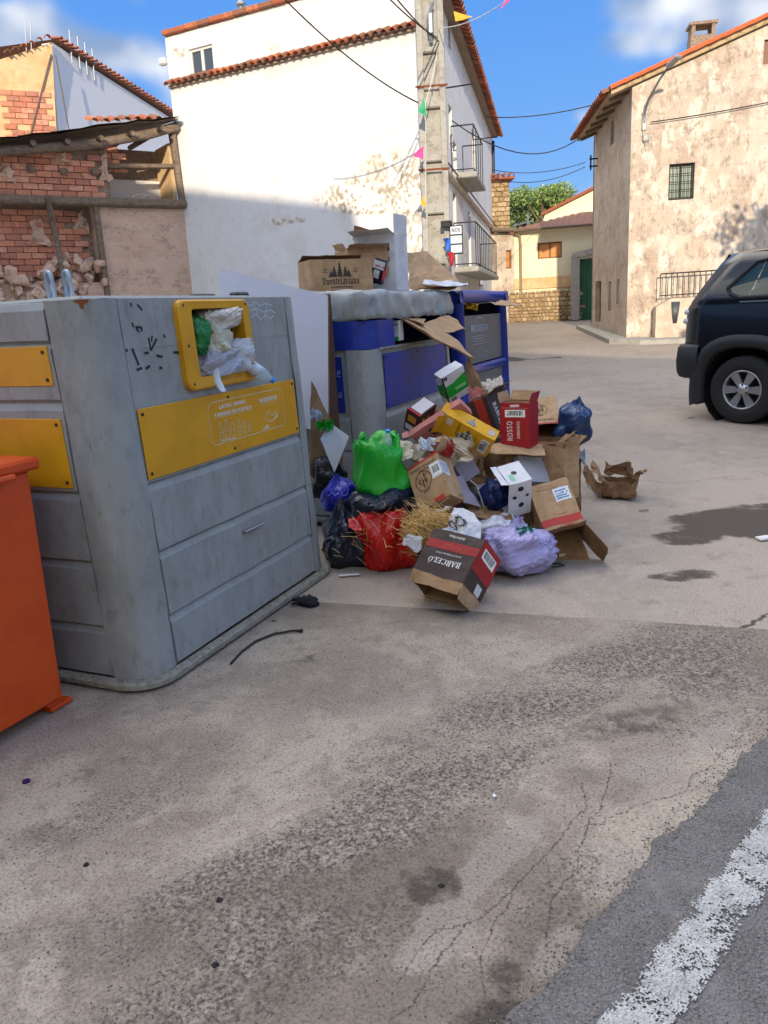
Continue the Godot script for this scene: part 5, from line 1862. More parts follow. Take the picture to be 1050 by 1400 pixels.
	mb.stroke([Vector2(0.73, 1.0), Vector2(0.71, 1.02), Vector2(0.71, 1.18), Vector2(0.74, 1.21), Vector2(1.4, 1.21), Vector2(1.43, 1.19), Vector2(1.43, 1.02), Vector2(1.41, 1.0), Vector2(0.73, 1.0)], 0.004, front)
	mb.stroke([Vector2(0.76, 1.13), Vector2(1.1, 1.13)], 0.003, front)
	mb.stroke([Vector2(1.2, 1.145), Vector2(1.37, 1.145)], 0.003, front)
	for b in [[0.8, 0.03, 0.08], [0.85, 0.035, 0.09], [0.9, 0.03, 0.07], [0.965, 0.022, 0.075], [1.01, 0.026, 0.06], [1.06, 0.022, 0.05]]:
		var x: float = b[0]
		mb.stroke([Vector2(x - b[1] / 2, 1.02), Vector2(x - b[1] / 2, 1.02 + b[2] * 0.6), Vector2(x - b[1] / 5, 1.02 + b[2]), Vector2(x + b[1] / 5, 1.02 + b[2]), Vector2(x + b[1] / 2, 1.02 + b[2] * 0.6), Vector2(x + b[1] / 2, 1.02), Vector2(x - b[1] / 2, 1.02)], 0.004, front)
		mb.stroke([Vector2(x - b[1] / 2, 1.03 + b[2] * 0.3), Vector2(x + b[1] / 2, 1.03 + b[2] * 0.3)], 0.003, front)
	mb.stroke([Vector2(0.78, 1.012), Vector2(0.92, 1.008)], 0.006, front)
	mb.stroke([Vector2(1.22, 1.06), Vector2(1.26, 1.1), Vector2(1.3, 1.07), Vector2(1.35, 1.09), Vector2(1.33, 1.05), Vector2(1.27, 1.04), Vector2(1.22, 1.06)], 0.005, front)
	mb.poly([Vector2(1.31, 1.05), Vector2(1.36, 1.085), Vector2(1.35, 1.05)], front)
	mb.poly([Vector2(1.17, 1.008), Vector2(1.26, 1.008), Vector2(1.24, 1.03), Vector2(1.21, 1.02)], front)
	part("pictograms", mb, mat("c9bf9a", 0.6), p)
	var lf: Array = face_of(3, L, D)
	plate(t, "yellow_plate", lean, lf[0], 0.16, 1.372, D - 0.225, 1.535, -0.001, M.yellow)
	plate(t, "yellow_plate", lean, lf[0], 0.16, 0.935, D - 0.225, 1.235, -0.001, M.yellow)
	# roof and lifting loops
	mb = MB.new()
	mb.xf = lean
	mb.crumple(0.01, 2.0, 9)
	mb.bev(Vector3(L / 2, H - 0.012, -D / 2), Vector3(L - 0.1, 0.03, D - 0.1), 0.012)
	part("roof", mb, g, t)
	for j in 2:
		mb = MB.new(true)
		mb.xf = lean
		var c := Vector3(0.78 + j * 0.0, H, -0.82)
		var pa := []
		for q in 13:
			var a := PI * q / 12
			pa.append(c + Vector3(-0.39, 0, -0.9).normalized() * 0 + Vector3(-cos(a) * 0.037 * 0.4 - 0.05 + j * 0.035, 0.12 + sin(a) * 0.045, -cos(a) * 0.037 * -0.9 + j * 0.085 - 0.05))
		pa.push_front(pa[0] - Vector3(0, 0.13, 0))
		pa.append(pa[-1] - Vector3(0, 0.13, 0))
		mb.tube(pa, 0.011, 8)
		part("lifting_loop", mb, mat("8fa0aa", 0.4, 0.5), t)
	mb = MB.new()
	mb.xf = lean
	mb.bev(Vector3(1.32, H + 0.01, -0.12), Vector3(0.12, 0.03, 0.06), 0.01)
	mb.bev(Vector3(0.95, H + 0.006, -0.1), Vector3(0.16, 0.015, 0.05), 0.005)
	part("hinge_cover", mb, M.black, t)
	# handle, rust at the dented corner, marker and chalk scrawls
	mb = MB.new()
	mb.xf = lean
	mb.bev(Vector3(0.96, 0.513, 0.012), Vector3(0.19, 0.012, 0.03), 0.004)
	part("handle", mb, M.galv, t)
	mb = MB.new()
	mb.xf = lean
	mb.poly([Vector2(-0.03, H - 0.012), Vector2(-0.025, H - 0.022), Vector2(-0.012, H - 0.024), Vector2(-0.008, H - 0.045), Vector2(0.004, H - 0.05), Vector2(0.008, H - 0.028), Vector2(0.024, H - 0.024), Vector2(0.03, H - 0.011)], Transform3D(Basis(Vector3.UP, -PI / 4), Vector3(0.046, 0, -0.046)))
	part("rust_patch", mb, M.rust, t)
	mb = MB.new()
	var ink := lean * Transform3D(Basis(), Vector3(0, 0, -0.003))
	for s in [[Vector2(0.287, 1.692), Vector2(0.289, 1.676)], [Vector2(0.329, 1.685), Vector2(0.354, 1.660)], [Vector2(0.276, 1.610), Vector2(0.281, 1.589)], [Vector2(0.292, 1.591), Vector2(0.335, 1.587), Vector2(0.327, 1.571)], [Vector2(0.295, 1.585), Vector2(0.312, 1.569)], [Vector2(0.251, 1.504), Vector2(0.276, 1.431)], [Vector2(0.366, 1.542), Vector2(0.371, 1.488), Vector2(0.422, 1.536)], [Vector2(0.393, 1.550), Vector2(0.383, 1.525)], [Vector2(0.477, 1.552), Vector2(0.480, 1.536)], [Vector2(0.213, 1.503), Vector2(0.215, 1.491)], [Vector2(0.324, 1.478), Vector2(0.354, 1.479)], [Vector2(0.403, 1.463), Vector2(0.443, 1.454)], [Vector2(0.527, 1.468), Vector2(0.566, 1.466)], [Vector2(0.257, 1.411), Vector2(0.293, 1.417)], [Vector2(0.317, 1.412), Vector2(0.349, 1.422)], [Vector2(0.408, 1.408), Vector2(0.429, 1.406)]]: mb.stroke(s, 0.011, ink)
	part("marker_scrawl", mb, M.black, t)
	mb = MB.new()
	for s in [[Vector2(1.189, 1.687), Vector2(1.236, 1.664), Vector2(1.286, 1.690), Vector2(1.328, 1.667), Vector2(1.393, 1.678), Vector2(1.455, 1.665)], [Vector2(1.203, 1.642), Vector2(1.295, 1.652), Vector2(1.354, 1.632), Vector2(1.435, 1.642), Vector2(1.482, 1.625)], [Vector2(1.227, 1.608), Vector2(1.275, 1.625), Vector2(1.316, 1.594), Vector2(1.383, 1.615), Vector2(1.428, 1.595), Vector2(1.463, 1.614)], [Vector2(1.263, 1.687), Vector2(1.302, 1.602)], [Vector2(1.410, 1.682), Vector2(1.356, 1.600)]]: mb.stroke(s, 0.006, ink)
	part("chalk_scrawl", mb, mat("b4bcc2", 0.8), t)
	return t


func blue_container():
	var xf := Transform3D(Vector3(0.399, 0.000, -0.917), Vector3(0, 1, 0), Vector3(0.917, -0.000, 0.399), Vector3(-0.008, 0.046, -5.700))
	var L := 1.9
	var D := 1.5
	var k := 0.02
	var lean := Transform3D(Basis(Vector3(1, 0, 0), Vector3(-0.399 * k, 1, -0.917 * k), Vector3(0, 0, 1)), Vector3.ZERO)
	var t := thing("recycling_container", "grey recycling container with blue plates and crumpled lid, behind the rubbish heap", "container", xf)
	var g: Material = M.grey_paint
	base_rim(t, L, D)
	columns(t, lean, L, D, 0.05, 1.3, g, 7)
	var mb := MB.new()
	mb.xf = lean
	for s in 4:
		var f: Array = face_of(s, L, D)
		mb.quad(f[0] * Vector3(0.2, 0.05, -0.02), f[0] * Vector3(f[1] - 0.2, 0.05, -0.02), f[0] * Vector3(f[1] - 0.2, 1.3, -0.02), f[0] * Vector3(0.2, 1.3, -0.02))
	part("wall", mb, g, t)
	for s in 4:
		var f: Array = face_of(s, L, D)
		for r in [[0.06, 0.3], [0.31, 0.56], [0.57, 0.82]]:
			mb = MB.new()
			mb.xf = lean
			strip(mb, f[0], 0.206, f[1] - 0.206, r[0], r[1], 0.02)
			part("side_panel", mb, g, t)
		plate(t, "blue_plate", lean, f[0], 0.24, 0.85, f[1] - 0.24, 1.255, -0.012, M.blue)
	# blue band all round under the lid, cut away at the slot
	mb = MB.new()
	mb.xf = lean
	var r := 0.165
	var pl := []
	for c in 4:
		var f: Array = face_of(c, L, D)
		for q in 9:
			var a := PI - PI / 2 * q / 8
			pl.append(f[0] * Vector3(r + cos(a) * r, 0, -r + sin(a) * r))
	for i in pl.size():
		var a: Vector3 = pl[i]
		var b: Vector3 = pl[(i + 1) % pl.size()]
		if absf(a.z) < 0.001 and absf(b.z) < 0.001 and b.x - a.x > 0.5:
			for e in [[0.0, 0.19], [0.88, 1.0]]:
				var c0 := a.lerp(b, e[0])
				var c1 := a.lerp(b, e[1])
				mb.quad(c0 + Vector3(0, 1.3, 0), c1 + Vector3(0, 1.3, 0), c1 + Vector3(0, 1.5, 0), c0 + Vector3(0, 1.5, 0))
			continue
		mb.quad(a + Vector3(0, 1.3, 0), b + Vector3(0, 1.3, 0), b + Vector3(0, 1.5, 0), a + Vector3(0, 1.5, 0))
	part("blue_band", mb, M.blue, t)
	mb = MB.new()
	mb.xf = lean
	mb.box(Vector3(L / 2, 1.28, -D / 2), Vector3(L - 0.1, 0.02, D - 0.1))
	mb.box(Vector3(L / 2, 1.4, -0.75), Vector3(L - 0.1, 0.22, 0.02))
	part("slot_interior", mb, M.inside, t)
	mb = MB.new()
	mb.xf = lean
	mb.bev(Vector3(L / 2, 1.295, -0.01), Vector3(L - 0.3, 0.02, 0.04), 0.006)
	part("slot_sill", mb, M.grimy, t)
	# lid of bent sheet steel
	mb = MB.new(true)
	mb.xf = lean
	mb.crumple(0.03, 2.4, 6)
	var ln := noise(2.2, 77)
	var lk := noise(5.0, 78, 3, 2)
	var rows := []
	for e in [[1.495, -0.004], [1.5, 0.008], [1.53, 0.014], [1.56, 0.014], [1.6, 0.013], [1.64, 0.012], [1.675, 0.002], [1.695, -0.02], [1.703, -0.06], [1.705, -0.2], [1.71, -0.7]]:
		var row := []
		for c in 4:
			var f: Array = face_of(c, L, D)
			for q in 40:
				var x := lerpf(0.02, f[1], q / 40.0)
				var kk: float = ln.get_noise_2d(x + c * 5, e[0] * 2) * 0.02 + maxf(0.0, lk.get_noise_2d(x * 0.7 + c * 5, e[0] * 0.8)) * 0.02
				row.append(f[0] * Vector3(x if e[1] > -0.1 else lerpf(f[1] / 2, x, 1.0 + e[1] / 0.8), e[0] + kk * 0.6, e[1] + kk - 0.01))
		rows.append(row)
	mb.surf(rows, true)
	part("lid", mb, M.grey_paint, t)
	mb = MB.new()
	mb.xf = lean
	mb.box(Vector3(L / 2, 1.66, -D / 2), Vector3(L - 0.3, 0.05, D - 0.3))
	part("lid_core", mb, g, t)
	# what can be read of the print
	mb = MB.new()
	var lf: Array = face_of(3, L, D)
	var w: Transform3D = lean * lf[0] * Transform3D(Basis(), Vector3(0, 0, -0.0045))
	write(mb, "onte", Vector2(D - 0.32, 1.14), 0.13, 0.06, w, plain)
	write(mb, "yda", Vector2(D - 0.31, 0.98), 0.1, 0.07, w, plain)
	part("lettering", mb, mat("8f9cc4", 0.6), t)


func glass_container():
	var xf := Transform3D(Vector3(0.399, 0.000, -0.917), Vector3(0, 1, 0), Vector3(0.917, -0.000, 0.399), Vector3(0.845, 0.120, -7.650))
	var L := 1.82
	var D := 1.3
	var k := 0.03
	var lean := Transform3D(Basis(Vector3(1, 0, 0), Vector3(-0.399 * k, 1, -0.917 * k), Vector3(0, 0, 1)), Vector3.ZERO)
	var t := thing("recycling_container", "blue framed recycling container with dark grey panels and white print", "container", xf)
	for s in 4:
		var f: Array = face_of(s, L, D)
		var mb := MB.new(true)
		mb.xf = lean * f[0]
		mb.crumple(0.008, 3.0, s)
		mb.tube([Vector3(0.07, 0, -0.05), Vector3(0.07, 0.8, -0.05), Vector3(0.07, 1.52, -0.05)], 0.075, 12)
		part("post", mb, M.blue, t)
		mb = MB.new(true)
		mb.xf = lean * f[0]
		mb.tube([Vector3(-0.02, 1.58, -0.05), Vector3(f[1] / 2, 1.585, -0.05), Vector3(f[1] + 0.02, 1.58, -0.05)], 0.06, 12)
		part("top_beam", mb, M.blue, t)
		mb = MB.new(true)
		mb.xf = lean * f[0]
		mb.tube([Vector3(0.1, 0.86, -0.05), Vector3(f[1] - 0.1, 0.86, -0.05)], 0.05, 10)
		part("cross_beam", mb, M.blue, t)
		plate(t, "grey_plate", lean, f[0], 0.14, 0.92, f[1] - 0.14, 1.4 if s == 0 else 1.52, -0.05, M.slate, false)
		plate(t, "grey_plate", lean, f[0], 0.14, 0.08, f[1] - 0.14, 0.81, -0.05, M.slate, false)
	var mb := MB.new()
	mb.xf = lean
	mb.bev(Vector3(L / 2, 1.61, -D / 2), Vector3(L - 0.06, 0.04, D - 0.06), 0.015)
	part("roof", mb, M.blue, t)
	mb = MB.new()
	mb.xf = lean
	mb.box(Vector3(L / 2, 1.0, -0.6), Vector3(L - 0.2, 1.1, 0.02))
	mb.box(Vector3(L / 2, 1.38, -0.33), Vector3(L - 0.24, 0.02, 0.5))
	part("slot_interior", mb, M.inside, t)
	mb = MB.new()
	var w := lean * Transform3D(Basis(), Vector3(0, 0, -0.0425))
	write(mb, "RECUERDA", Vector2(0.82, 1.27), 0.62, 0.07, w, bold)
	part("lettering", mb, mat("a9b6c0", 0.6), t)
	mb = MB.new()
	var arc := []
	for q in 9: arc.append(Vector2(0.82 - cos(PI * q / 8) * 0.17, 1.33 + sin(PI * q / 8) * 0.045))
	mb.stroke(arc, 0.014, w)
	for y in [1.19, 1.165, 1.14]: mb.stroke([Vector2(0.55, y), Vector2(0.98, y)], 0.008, w)
	mb.stroke([Vector2(0.52, 1.11), Vector2(1.1, 1.11)], 0.006, w)
	for b in [[0.65, 0.1], [0.78, 0.13], [0.92, 0.12], [1.0, 0.09]]:
		mb.stroke([Vector2(b[0], 0.95), Vector2(b[0] - 0.02, 0.95 + b[1] * 0.7), Vector2(b[0] + 0.02, 0.95 + b[1]), Vector2(b[0] + 0.07, 0.95 + b[1] * 0.6), Vector2(b[0] + 0.06, 0.95)], 0.01, w)
	mb.stroke([Vector2(0.9, 0.7), Vector2(1.0, 0.74), Vector2(1.05, 0.68)], 0.012, w)
	mb.stroke([Vector2(1.1, 0.66), Vector2(1.3, 0.66)], 0.02, w)
	part("pictograms", mb, mat("8a9aa6", 0.6), t)


func orange_bin():
	var c := Vector3(-1.428, 0.001, -3.142)
	var dir := (Vector3(-1.574, 0.001, -2.835) - c).normalized()            # along the visible face, away from the corner
	var right := -dir
	var out := right.cross(Vector3.UP)
	var t := thing("clothes_bin", "bright orange steel collection bin with hinged lid, cut by the left edge", "bin", Transform3D(Basis(right, Vector3.UP, out), c + out * 0.0))
	var W := 1.0
	var D := 0.95
	var H := 1.0
	var mb := MB.new()
	var lean := Transform3D(Basis(Vector3(1, 0, 0), Vector3(0.03, 1, -0.02), Vector3(0, 0, 1)), Vector3.ZERO)
	mb.xf = lean
	mb.crumple(0.004, 3.0, 1)
	mb.bev(Vector3(-W / 2, 0.05 + H / 2, -D / 2), Vector3(W, H, D), 0.012)
	part("body", mb, M.orange, t)
	mb = MB.new()
	mb.xf = lean
	mb.bev(Vector3(-W / 2, H + 0.075, -D / 2), Vector3(W + 0.07, 0.05, D + 0.07), 0.012)
	mb.prism([Vector2(0.03, 0), Vector2(-W - 0.03, 0), Vector2(-W - 0.03, 0.12), Vector2(-W * 0.5, 0.16)], Transform3D(Basis(Vector3(1, 0, 0), -0.0), Vector3(0, H + 0.1, -0.25)), 0.5)
	part("lid", mb, M.orange, t)
	mb = MB.new()
	mb.xf = lean
	mb.tube([Vector3(-W, H + 0.045, 0.05), Vector3(-0.12, H + 0.045, 0.05)], 0.014, 8)
	part("hinge", mb, M.orange, t)
	for x in [-0.01, -W + 0.08]:
		for z in [-0.06, -D + 0.06]:
			mb = MB.new()
			mb.bev(Vector3(x + 0.01, 0.012, z), Vector3(0.12, 0.02, 0.09), 0.004)
			mb.box(Vector3(x - 0.02, 0.04, z + 0.03), Vector3(0.07, 0.05, 0.008), Basis(Vector3(0, 0, 1), -0.5))
			mb.box(Vector3(x - 0.02, 0.04, z - 0.03), Vector3(0.07, 0.05, 0.008), Basis(Vector3(0, 0, 1), -0.5))
			part("foot", mb, M.orange, t)


func containers():
	yellow_container()
	blue_container()
	glass_container()
	orange_bin()


func car():
	# dark four-wheel drive, seen at its right rear quarter
	var at := Vector3(4.164, 0.142, -9.047)
	var fw := Vector3(cos(0.85), 0, sin(0.85))
	var right := fw.cross(Vector3.UP)
	var xf := Transform3D(Basis(fw, Vector3.UP, right), at - right * 0.9 + fw * 1.42)
	var t := thing("parked_car", "black four wheel drive car with alloy wheels, cut by the right edge", "car", xf)
	var paint := mat("07080b", 0.3)
	paint.clearcoat_enabled = true
	paint.clearcoat = 0.35
	paint.clearcoat_roughness = 0.06
	var plastic := mat("1b1d20", 0.55)
	var ax := [-1.42, 1.4]
	var win := [[Vector2(-1.62, 1.45), Vector2(-1.66, 1.52), Vector2(-1.4, 1.79), Vector2(-1.2, 1.82), Vector2(-0.72, 1.83), Vector2(-0.86, 1.42), Vector2(-1.5, 1.41)],
		[Vector2(-0.76, 1.42), Vector2(-0.64, 1.83), Vector2(0.12, 1.83), Vector2(0.12, 1.4)], [Vector2(0.22, 1.4), Vector2(0.22, 1.83), Vector2(0.62, 1.8), Vector2(1.05, 1.38)]]
	var xr := func(y): return -2.2 + maxf(0.0, y - 1.3) * 0.62 + 0.05 * smoothstep(0.9, 0.5, y)
	var xf_ := func(y): return 2.35 if y < 1.12 else lerpf(1.5, 0.75, (y - 1.12) / 0.8)
	var hw := func(y): return 0.9 + 0.03 * sin(clampf((y - 0.5) / 0.9, 0, 1) * PI) if y < 1.38 else 0.915 - 0.2 * pow((y - 1.38) / 0.5, 1.3)
	var ys := []
	for k in 46: ys.append(0.48 + (1.9 - 0.48) * k / 45.0)
	var N := 110
	for s in [1, -1]:
		var mb := MB.new(true)
		for j in ys.size() - 1:
			for i in N:
				var cx: float = lerpf(xr.call(ys[j]), xf_.call(ys[j]), (i + 0.5) / N)
				var cy: float = (ys[j] + ys[j + 1]) / 2
				var skip := false
				for a in ax: if Vector2(cx - a, cy - 0.385).length() < 0.5: skip = true
				for w in win: if Geometry2D.is_point_in_polygon(Vector2(cx, cy), PackedVector2Array(w)): skip = true
				if skip: continue
				var q := []
				for e in [[i, j], [i + 1, j], [i + 1, j + 1], [i, j + 1]]:
					var y: float = ys[e[1]]
					var f: float = float(e[0]) / N
					var x: float = lerpf(xr.call(y), xf_.call(y), f)
					var z: float = hw.call(y) - 0.16 * pow(clampf(1.0 - (x - xr.call(y)) / 0.28, 0, 1), 2.0) - 0.2 * pow(clampf(1.0 - (xf_.call(y) - x) / 0.4, 0, 1), 2.0)
					z -= 0.05 * pow(clampf((y - 1.78) / 0.12, 0, 1), 2)
					q.append(Vector3(x, y, z * s))
				if s > 0: mb.quad(q[0], q[1], q[2], q[3])
				else: mb.quad(q[1], q[0], q[3], q[2])
		part("body_side", mb, paint, t)
		# windows: gasket and pane
		for w in win:
			var g := MB.new(true)
			var path := []
			for p in w + [w[0], w[1]]: path.append(Vector3(p.x, p.y, (hw.call(p.y) + 0.002) * s))
			g.tube(path, 0.022, 6)
			var o := part("window", g, plastic, t)
			g = MB.new()
			var pts := []
			var mid := Vector2.ZERO
			for p in w: mid += p / w.size()
			for p in w.size():
				var a: Vector2 = w[p]
				var b: Vector2 = w[(p + 1) % w.size()]
				g.tri(Vector3(mid.x, mid.y, (hw.call(mid.y) - 0.004) * s), Vector3(a.x, a.y, (hw.call(a.y) - 0.004) * s), Vector3(b.x, b.y, (hw.call(b.y) - 0.004) * s))
			part("pane", g, M.car_glass, o)
		# trim line, wheel arch flares, handles
		var m := MB.new()
		m.box(Vector3(-0.35, 1.365, 0.918 * s), Vector3(2.3, 0.014, 0.012))
		part("trim", m, M.steel, t)
		for a in ax:
			m = MB.new(true)
			var rows := []
			for k in 25:
				var an := deg_to_rad(-18 + 216.0 * k / 24)
				var row := []
				for e in [[0.46, -0.02], [0.48, 0.045], [0.52, 0.06], [0.58, 0.05], [0.64, 0.0]]:
					var sq: float = 1.0 + 0.09 * pow(absf(sin(2 * an)), 2.0)
					row.append(Vector3(a + cos(an) * e[0] * sq, 0.385 + sin(an) * e[0] * sq * 1.02, (0.905 + e[1]) * s))
				rows.append(row)
			m.surf(rows, false)
			part("wheel_arch", m, plastic, t)
			m = MB.new()
			m.lathe([Vector2(0.5, 0), Vector2(0.5, 0.5), Vector2(0.01, 0.5)], 20, Transform3D(Basis(Vector3(1, 0, 0), -PI / 2 * s), Vector3(a, 0.4, 0.86 * s)))
			part("wheel_well", m, M.rubber, t)
			wheel(t, Vector3(a, 0.385, 0.8 * s), s)
		m = MB.new()
		m.box(Vector3(-1.98, 0.34, 0.72 * s), Vector3(0.03, 0.3, 0.3))
		part("mud_flap", m, M.rubber, t)
		# tail lamps wrap round the corner
		m = MB.new(true)
		m.lathe([Vector2(0.001, -0.06), Vector2(0.05, -0.05), Vector2(0.07, 0), Vector2(0.05, 0.05), Vector2(0.001, 0.06)], 12, Transform3D(Basis(Vector3(0, 0, 1), PI / 2).scaled(Vector3(2.0, 0.62, 1.0)), Vector3(-2.12, 1.27, 0.74 * s)))
		m.lathe([Vector2(0.001, -0.06), Vector2(0.05, -0.05), Vector2(0.07, 0), Vector2(0.05, 0.05), Vector2(0.001, 0.06)], 12, Transform3D(Basis(Vector3(0, 0, 1), PI / 2).scaled(Vector3(2.0, 0.62, 1.0)), Vector3(-2.13, 1.165, 0.74 * s)))
		part("tail_lamp", m, mat("c9cacc", 0.15), t)
		m = MB.new(true)
		m.tube([Vector3(-2.11, 1.33, 0.73 * s), Vector3(-2.04, 1.46, 0.72 * s), Vector3(-1.95, 1.56, 0.7 * s)], 0.055, 8)
		part("brake_lamp", m, mat("5a1015", 0.2), t)
	# roof, bonnet, rear face
	var r := MB.new(true)
	var rows := []
	for k in 13:
		var z := lerpf(-1, 1, k / 12.0)
		var row := []
		for i in 9:
			var x: float = lerpf(xr.call(1.9) - 0.0, xf_.call(1.9), i / 8.0)
			row.append(Vector3(x, 1.9 + 0.045 * (1 - z * z) + 0.02 * sin(PI * i / 8.0), z * (hw.call(1.9) - 0.05 - (0.16 if i == 0 else 0.0) - (0.2 if i == 8 else 0.0))))
		rows.append(row)
	r.surf(rows, false)
	part("roof", r, paint, t)
	r = MB.new()
	r.cut(Vector3(2.35, 1.1, 0.7), Vector3(2.35, 1.1, -0.7), Vector3(1.4, 1.14, -0.9), Vector3(1.4, 1.14, 0.9), 6, 4)
	part("bonnet", r, paint, t)
	r = MB.new()
	for b in [[0.5, 1.3], [1.3, 1.9]]:
		var z0: float = hw.call(b[0]) - 0.16
		var z1: float = hw.call(b[1]) - 0.16
		r.quad(Vector3(xr.call(b[0]), b[0], -z0), Vector3(xr.call(b[0]), b[0], z0), Vector3(xr.call(b[1]), b[1], z1), Vector3(xr.call(b[1]), b[1], -z1))
	r.quad(Vector3(2.35, 0.5, 0.7), Vector3(2.35, 0.5, -0.7), Vector3(2.35, 1.1, -0.7), Vector3(2.35, 1.1, 0.7))
	part("tailgate", r, paint, t)
	r = MB.new()
	r.quad(Vector3(1.5, 1.13, 0.72), Vector3(1.5, 1.13, -0.72), Vector3(0.78, 1.89, -0.6), Vector3(0.78, 1.89, 0.6))
	part("windscreen", r, M.car_glass, t)
	# bumper wrapping round the rear
	r = MB.new(true)
	rows = []
	for e in [[0.9, -0.01], [0.895, 0.05], [0.86, 0.1], [0.7, 0.125], [0.58, 0.11], [0.52, 0.05], [0.5, -0.05]]:
		var row := []
		for k in 25:
			var a := lerpf(0, 1, k / 24.0)
			var o: float = e[1]
			var p := Vector3(0, e[0], 0)
			if a < 0.2: p += Vector3(lerpf(-1.95, -2.13, a / 0.2), 0, 0.9 + o * 0.5)
			elif a > 0.8: p += Vector3(lerpf(-2.13, -1.95, (a - 0.8) / 0.2), 0, -0.9 - o * 0.5)
			else:
				var u := (a - 0.2) / 0.6
				p += Vector3(-2.13 - (0.14 + o) * pow(sin(PI * u), 0.35), 0, lerpf(0.9 + o * 0.5, -0.9 - o * 0.5, u))
			row.append(p)
		rows.append(row)
	r.surf(rows, false)
	part("bumper", r, plastic, t)
	r = MB.new()
	r.box(Vector3(0.1, 0.42, 0), Vector3(3.9, 0.16, 1.5))
	part("underbody", r, M.rubber, t)
	r = MB.new()
	for z in [-0.4, 0.4]:
		r.bev(Vector3(0.1, 0.85, z), Vector3(0.55, 0.4, 0.5), 0.08); r.bev(Vector3(-0.15, 1.2, z), Vector3(0.16, 0.7, 0.48), 0.06)
	r.bev(Vector3(-0.95, 1.1, 0), Vector3(0.16, 0.6, 1.3), 0.06)
	part("seats", r, mat("2a2a2c", 0.9), t)
	r = MB.new()
	r.tube([Vector3(-1.97, 0.5, 0.6), Vector3(-2.1, 0.46, 0.62)], 0.03, 8)
	part("exhaust", r, M.steel, t)


func wheel(parent: Node3D, at: Vector3, s: int):
	var f := Transform3D(Basis(Vector3(1, 0, 0), PI / 2 * s), at)
	var m := MB.new(true)
	m.lathe([Vector2(0.225, -0.12), Vector2(0.34, -0.12), Vector2(0.378, -0.1), Vector2(0.385, 0), Vector2(0.378, 0.1), Vector2(0.35, 0.118), Vector2(0.29, 0.128), Vector2(0.235, 0.118), Vector2(0.225, 0.1)], 44, f)
	var w := part("wheel", m, M.rubber, parent)
	var alloy := mat("a7a9aa", 0.3, 0.75)
	m = MB.new(true)
	m.lathe([Vector2(0.226, 0.112), Vector2(0.22, 0.12), Vector2(0.205, 0.112), Vector2(0.2, 0.06), Vector2(0.2, -0.1)], 40, f)
	part("rim", m, alloy, w)
	m = MB.new()
	for k in 6:
		var b := f * Transform3D(Basis(Vector3.UP, TAU * k / 6), Vector3.ZERO)
		var a := [Vector3(0.05, 0.1, -0.028), Vector3(0.05, 0.1, 0.028), Vector3(0.207, 0.108, 0.05), Vector3(0.207, 0.108, -0.05)]
		var lo := a.map(func(p): return p - Vector3(0, 0.04, 0))
		m.quad(b * a[0], b * a[1], b * a[2], b * a[3])
		for i in 4: m.quad(b * lo[i], b * lo[(i + 1) % 4], b * a[(i + 1) % 4], b * a[i])
	part("spokes", m, alloy, w)
	m = MB.new(true)
	m.lathe([Vector2(0.075, 0.06), Vector2(0.075, 0.105), Vector2(0.055, 0.112), Vector2(0.04, 0.125), Vector2(0.001, 0.128)], 20, f)
	part("hub_cap", m, alloy, w)
	m = MB.new()
	for k in 6: m.lathe([Vector2(0.011, 0.1), Vector2(0.011, 0.12), Vector2(0.001, 0.122)], 6, f * Transform3D(Basis(Vector3.UP, TAU * (k + 0.5) / 6), Vector3.ZERO) * Transform3D(Basis(), Vector3(0.058, 0, 0)))
	part("wheel_nuts", m, M.iron, w)
	m = MB.new()
	m.lathe([Vector2(0.2, -0.02), Vector2(0.03, -0.02)], 20, f)
	part("brake_disc", m, mat("2a2a2b", 0.7, 0.3), w)


func face_frame(fc: String, d: Vector3) -> Transform3D:         # x right, y up, z out of a face of a box
	match fc:
		"F": return Transform3D(Basis(), Vector3(0, 0, d.z / 2))
		"B": return Transform3D(Basis(Vector3.UP, PI), Vector3(0, 0, -d.z / 2))
		"R": return Transform3D(Basis(Vector3.UP, PI / 2), Vector3(d.x / 2, 0, 0))
		"L": return Transform3D(Basis(Vector3.UP, -PI / 2), Vector3(-d.x / 2, 0, 0))
		"T": return Transform3D(Basis(Vector3(1, 0, 0), -PI / 2), Vector3(0, d.y / 2, 0))
	return Transform3D(Basis(Vector3(1, 0, 0), PI / 2), Vector3(0, -d.y / 2, 0))


func face_size(fc: String, d: Vector3) -> Vector2:
	if fc in ["F", "B"]: return Vector2(d.x, d.y)
	if fc in ["L", "R"]: return Vector2(d.z, d.y)
	return Vector2(d.x, d.z)


